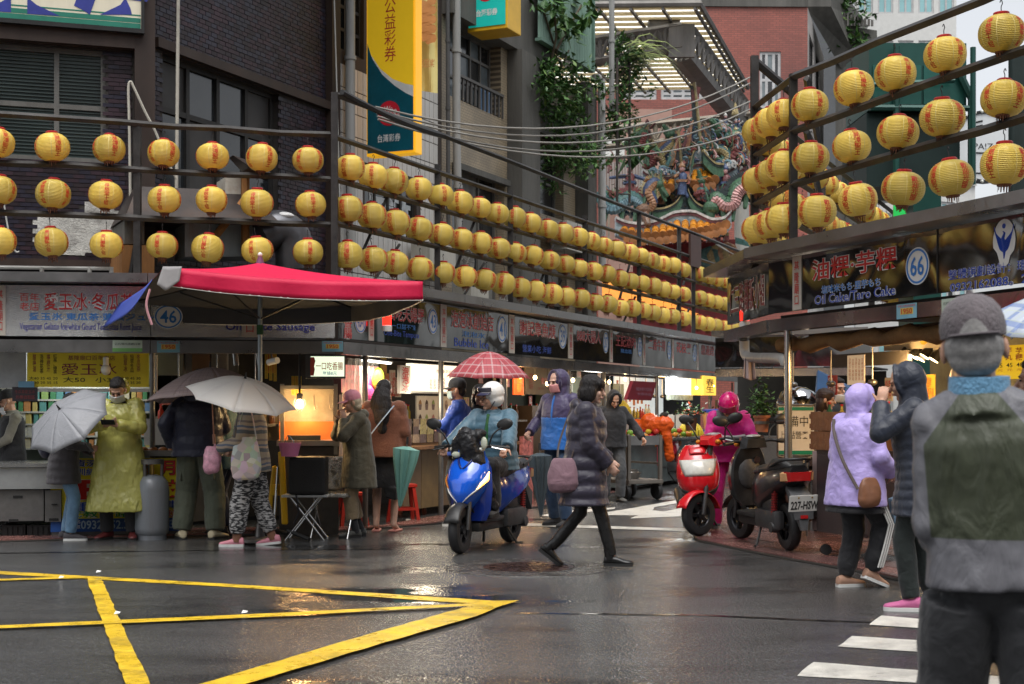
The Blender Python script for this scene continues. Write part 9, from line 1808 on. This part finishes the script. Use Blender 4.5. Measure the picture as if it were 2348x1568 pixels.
# ================================================================ things round the sausage stall
def tubes(t,name,segs,r,m):
    for s_ in segs: MB().tube(s_,r,8).build(name,m,t,50)
ch=thing('folding_chair','folding chair covered in crumpled silver film beside the parka','chair',G(766,1232),R(-100)); tubes(ch,'leg',[[(.2,.2,0),(-.15,.2,.5)],[(.2,-.2,0),(-.15,-.2,.5)],[(-.2,.2,0),(.1,.2,.45)],[(-.2,-.2,0),(.1,-.2,.45)],],.012,chrome); sf=mat('silver_film',(.55,.52,.46),.12,.9,var=.3,vs_=10,bump=1,bs=18); MB().bbox((.0,0,.46),(.40,.40,.05),.02).build('seat',sf,ch); MB().bbox((-.19,0,.68),(.05,.42,.36),.02).build('backrest',sf,ch)
tb=thing('folding_table','small grey folding table with thin steel legs beside the grill','table',G(703,1236),R(0)); MB().bbox((0,0,.46),(.48,.35,.025),.008).build('top',mat('pale_table',(.33,.34,.34),.4),tb); tubes(tb,'leg',[[(.2,.15,0),(-.15,.15,.45)],[(-.2,.15,0),(.15,.15,.45)],[(.2,-.15,0),(-.15,-.15,.45)],[(-.2,-.15,0),(.15,-.15,.45)]],.011,chrome)
bbk=thing('black_case','black fabric insulated case standing on the folding table','bag',G(703,1236)+V((.03,-.05,.475))); MB().bbox(G(703,1236)+V((.03,-.05,.675)),(.38,.30,.39),.03).build('case_body',mat('black_fabric_case',(.012,)*3,.6,bump=.3,bs=60),bbk,world=True); MB().tube([G(703,1236)+V((-.08,-.21,.48)),G(703,1236)+V((-.05,-.22,.3)),G(703,1236)+V((-.1,-.22,.18))],.01,6,ell=.5).build('hanging_strap',blkc,bbk,world=True)
yl=thing('yellow_step_ladder','folded bright yellow step stool leaning at the sausage stall','step ladder',G(640,1235)+V((0,.25,0))); b_=G(640,1235)+V((0,.25,0)); ym_=mat('yellow_plastic',(.58,.33,.01),.35,var=.1); MB().bbox(b_+V((.0,0,.52)),(.07,.05,.78),.02,Matrix.Rotation(R(-3),3,'Y')).build('side_frame',ym_,yl,world=True); MB().bbox(b_+V((-.13,.03,.45)),(.05,.05,.62),.02,Matrix.Rotation(R(6),3,'Y')).build('side_frame',ym_,yl,world=True); MB().bbox(b_+V((-.06,.02,.50)),(.16,.04,.12),.01).build('tread',ym_,yl,world=True); MB().tube([b_+V((-.1,-.03,.0)),b_+V((-.05,-.03,.75))],.014,8).build('leg',chrome,yl,world=True)
bs=thing('pink_basket','small pink plastic basket hanging at the grill','basket',W(664,1046,14.7)); MB().lathe([(.085,0),(.115,.13),(.12,.14),(.11,.14),(.08,.01)],18,Matrix.Translation(W(664,1046,14.7))).build('tub_body',mat('pink_plastic',(.52,.17,.32),.4),bs,40,world=True); MB().tube(smooth_path([W(652,1018,14.7),W(660,998,14.7),W(676,1018,14.7)],5),.005,5).build('handle',chrome,bs,world=True)
for i,(x,y,l_) in enumerate(((640,1228,.34),(690,1240,.3))):
    o=thing('umbrella_base_leg','black steel foot of the parasol stand, %s one' % ('left','right')[i],'stand',G(x,y)); MB().tube([G(x,y)+V((-.15,.1,.10)),G(x,y)+V((.1,-.1,.025))],.022,8).build('foot_bar',plast,o,50,world=True)
# litter on the wet road
for i,(x,y) in enumerate(((140,1329),(225,1316),(268,1412),(560,1410))):
    g_=G(x,y); o=MB().add([g_+V((dx,dy,.014+.006*j)) for j,(dx,dy) in enumerate(((-.018,-.01),(.02,-.012),(.022,.012),(-.012,.016)))],[(0,1,2,3)]); solid('paper_scrap',o,white_p,'small wet paper scrap on the asphalt, %s counted from the left stalls' % nth(i),'litter','paper scraps on the road')
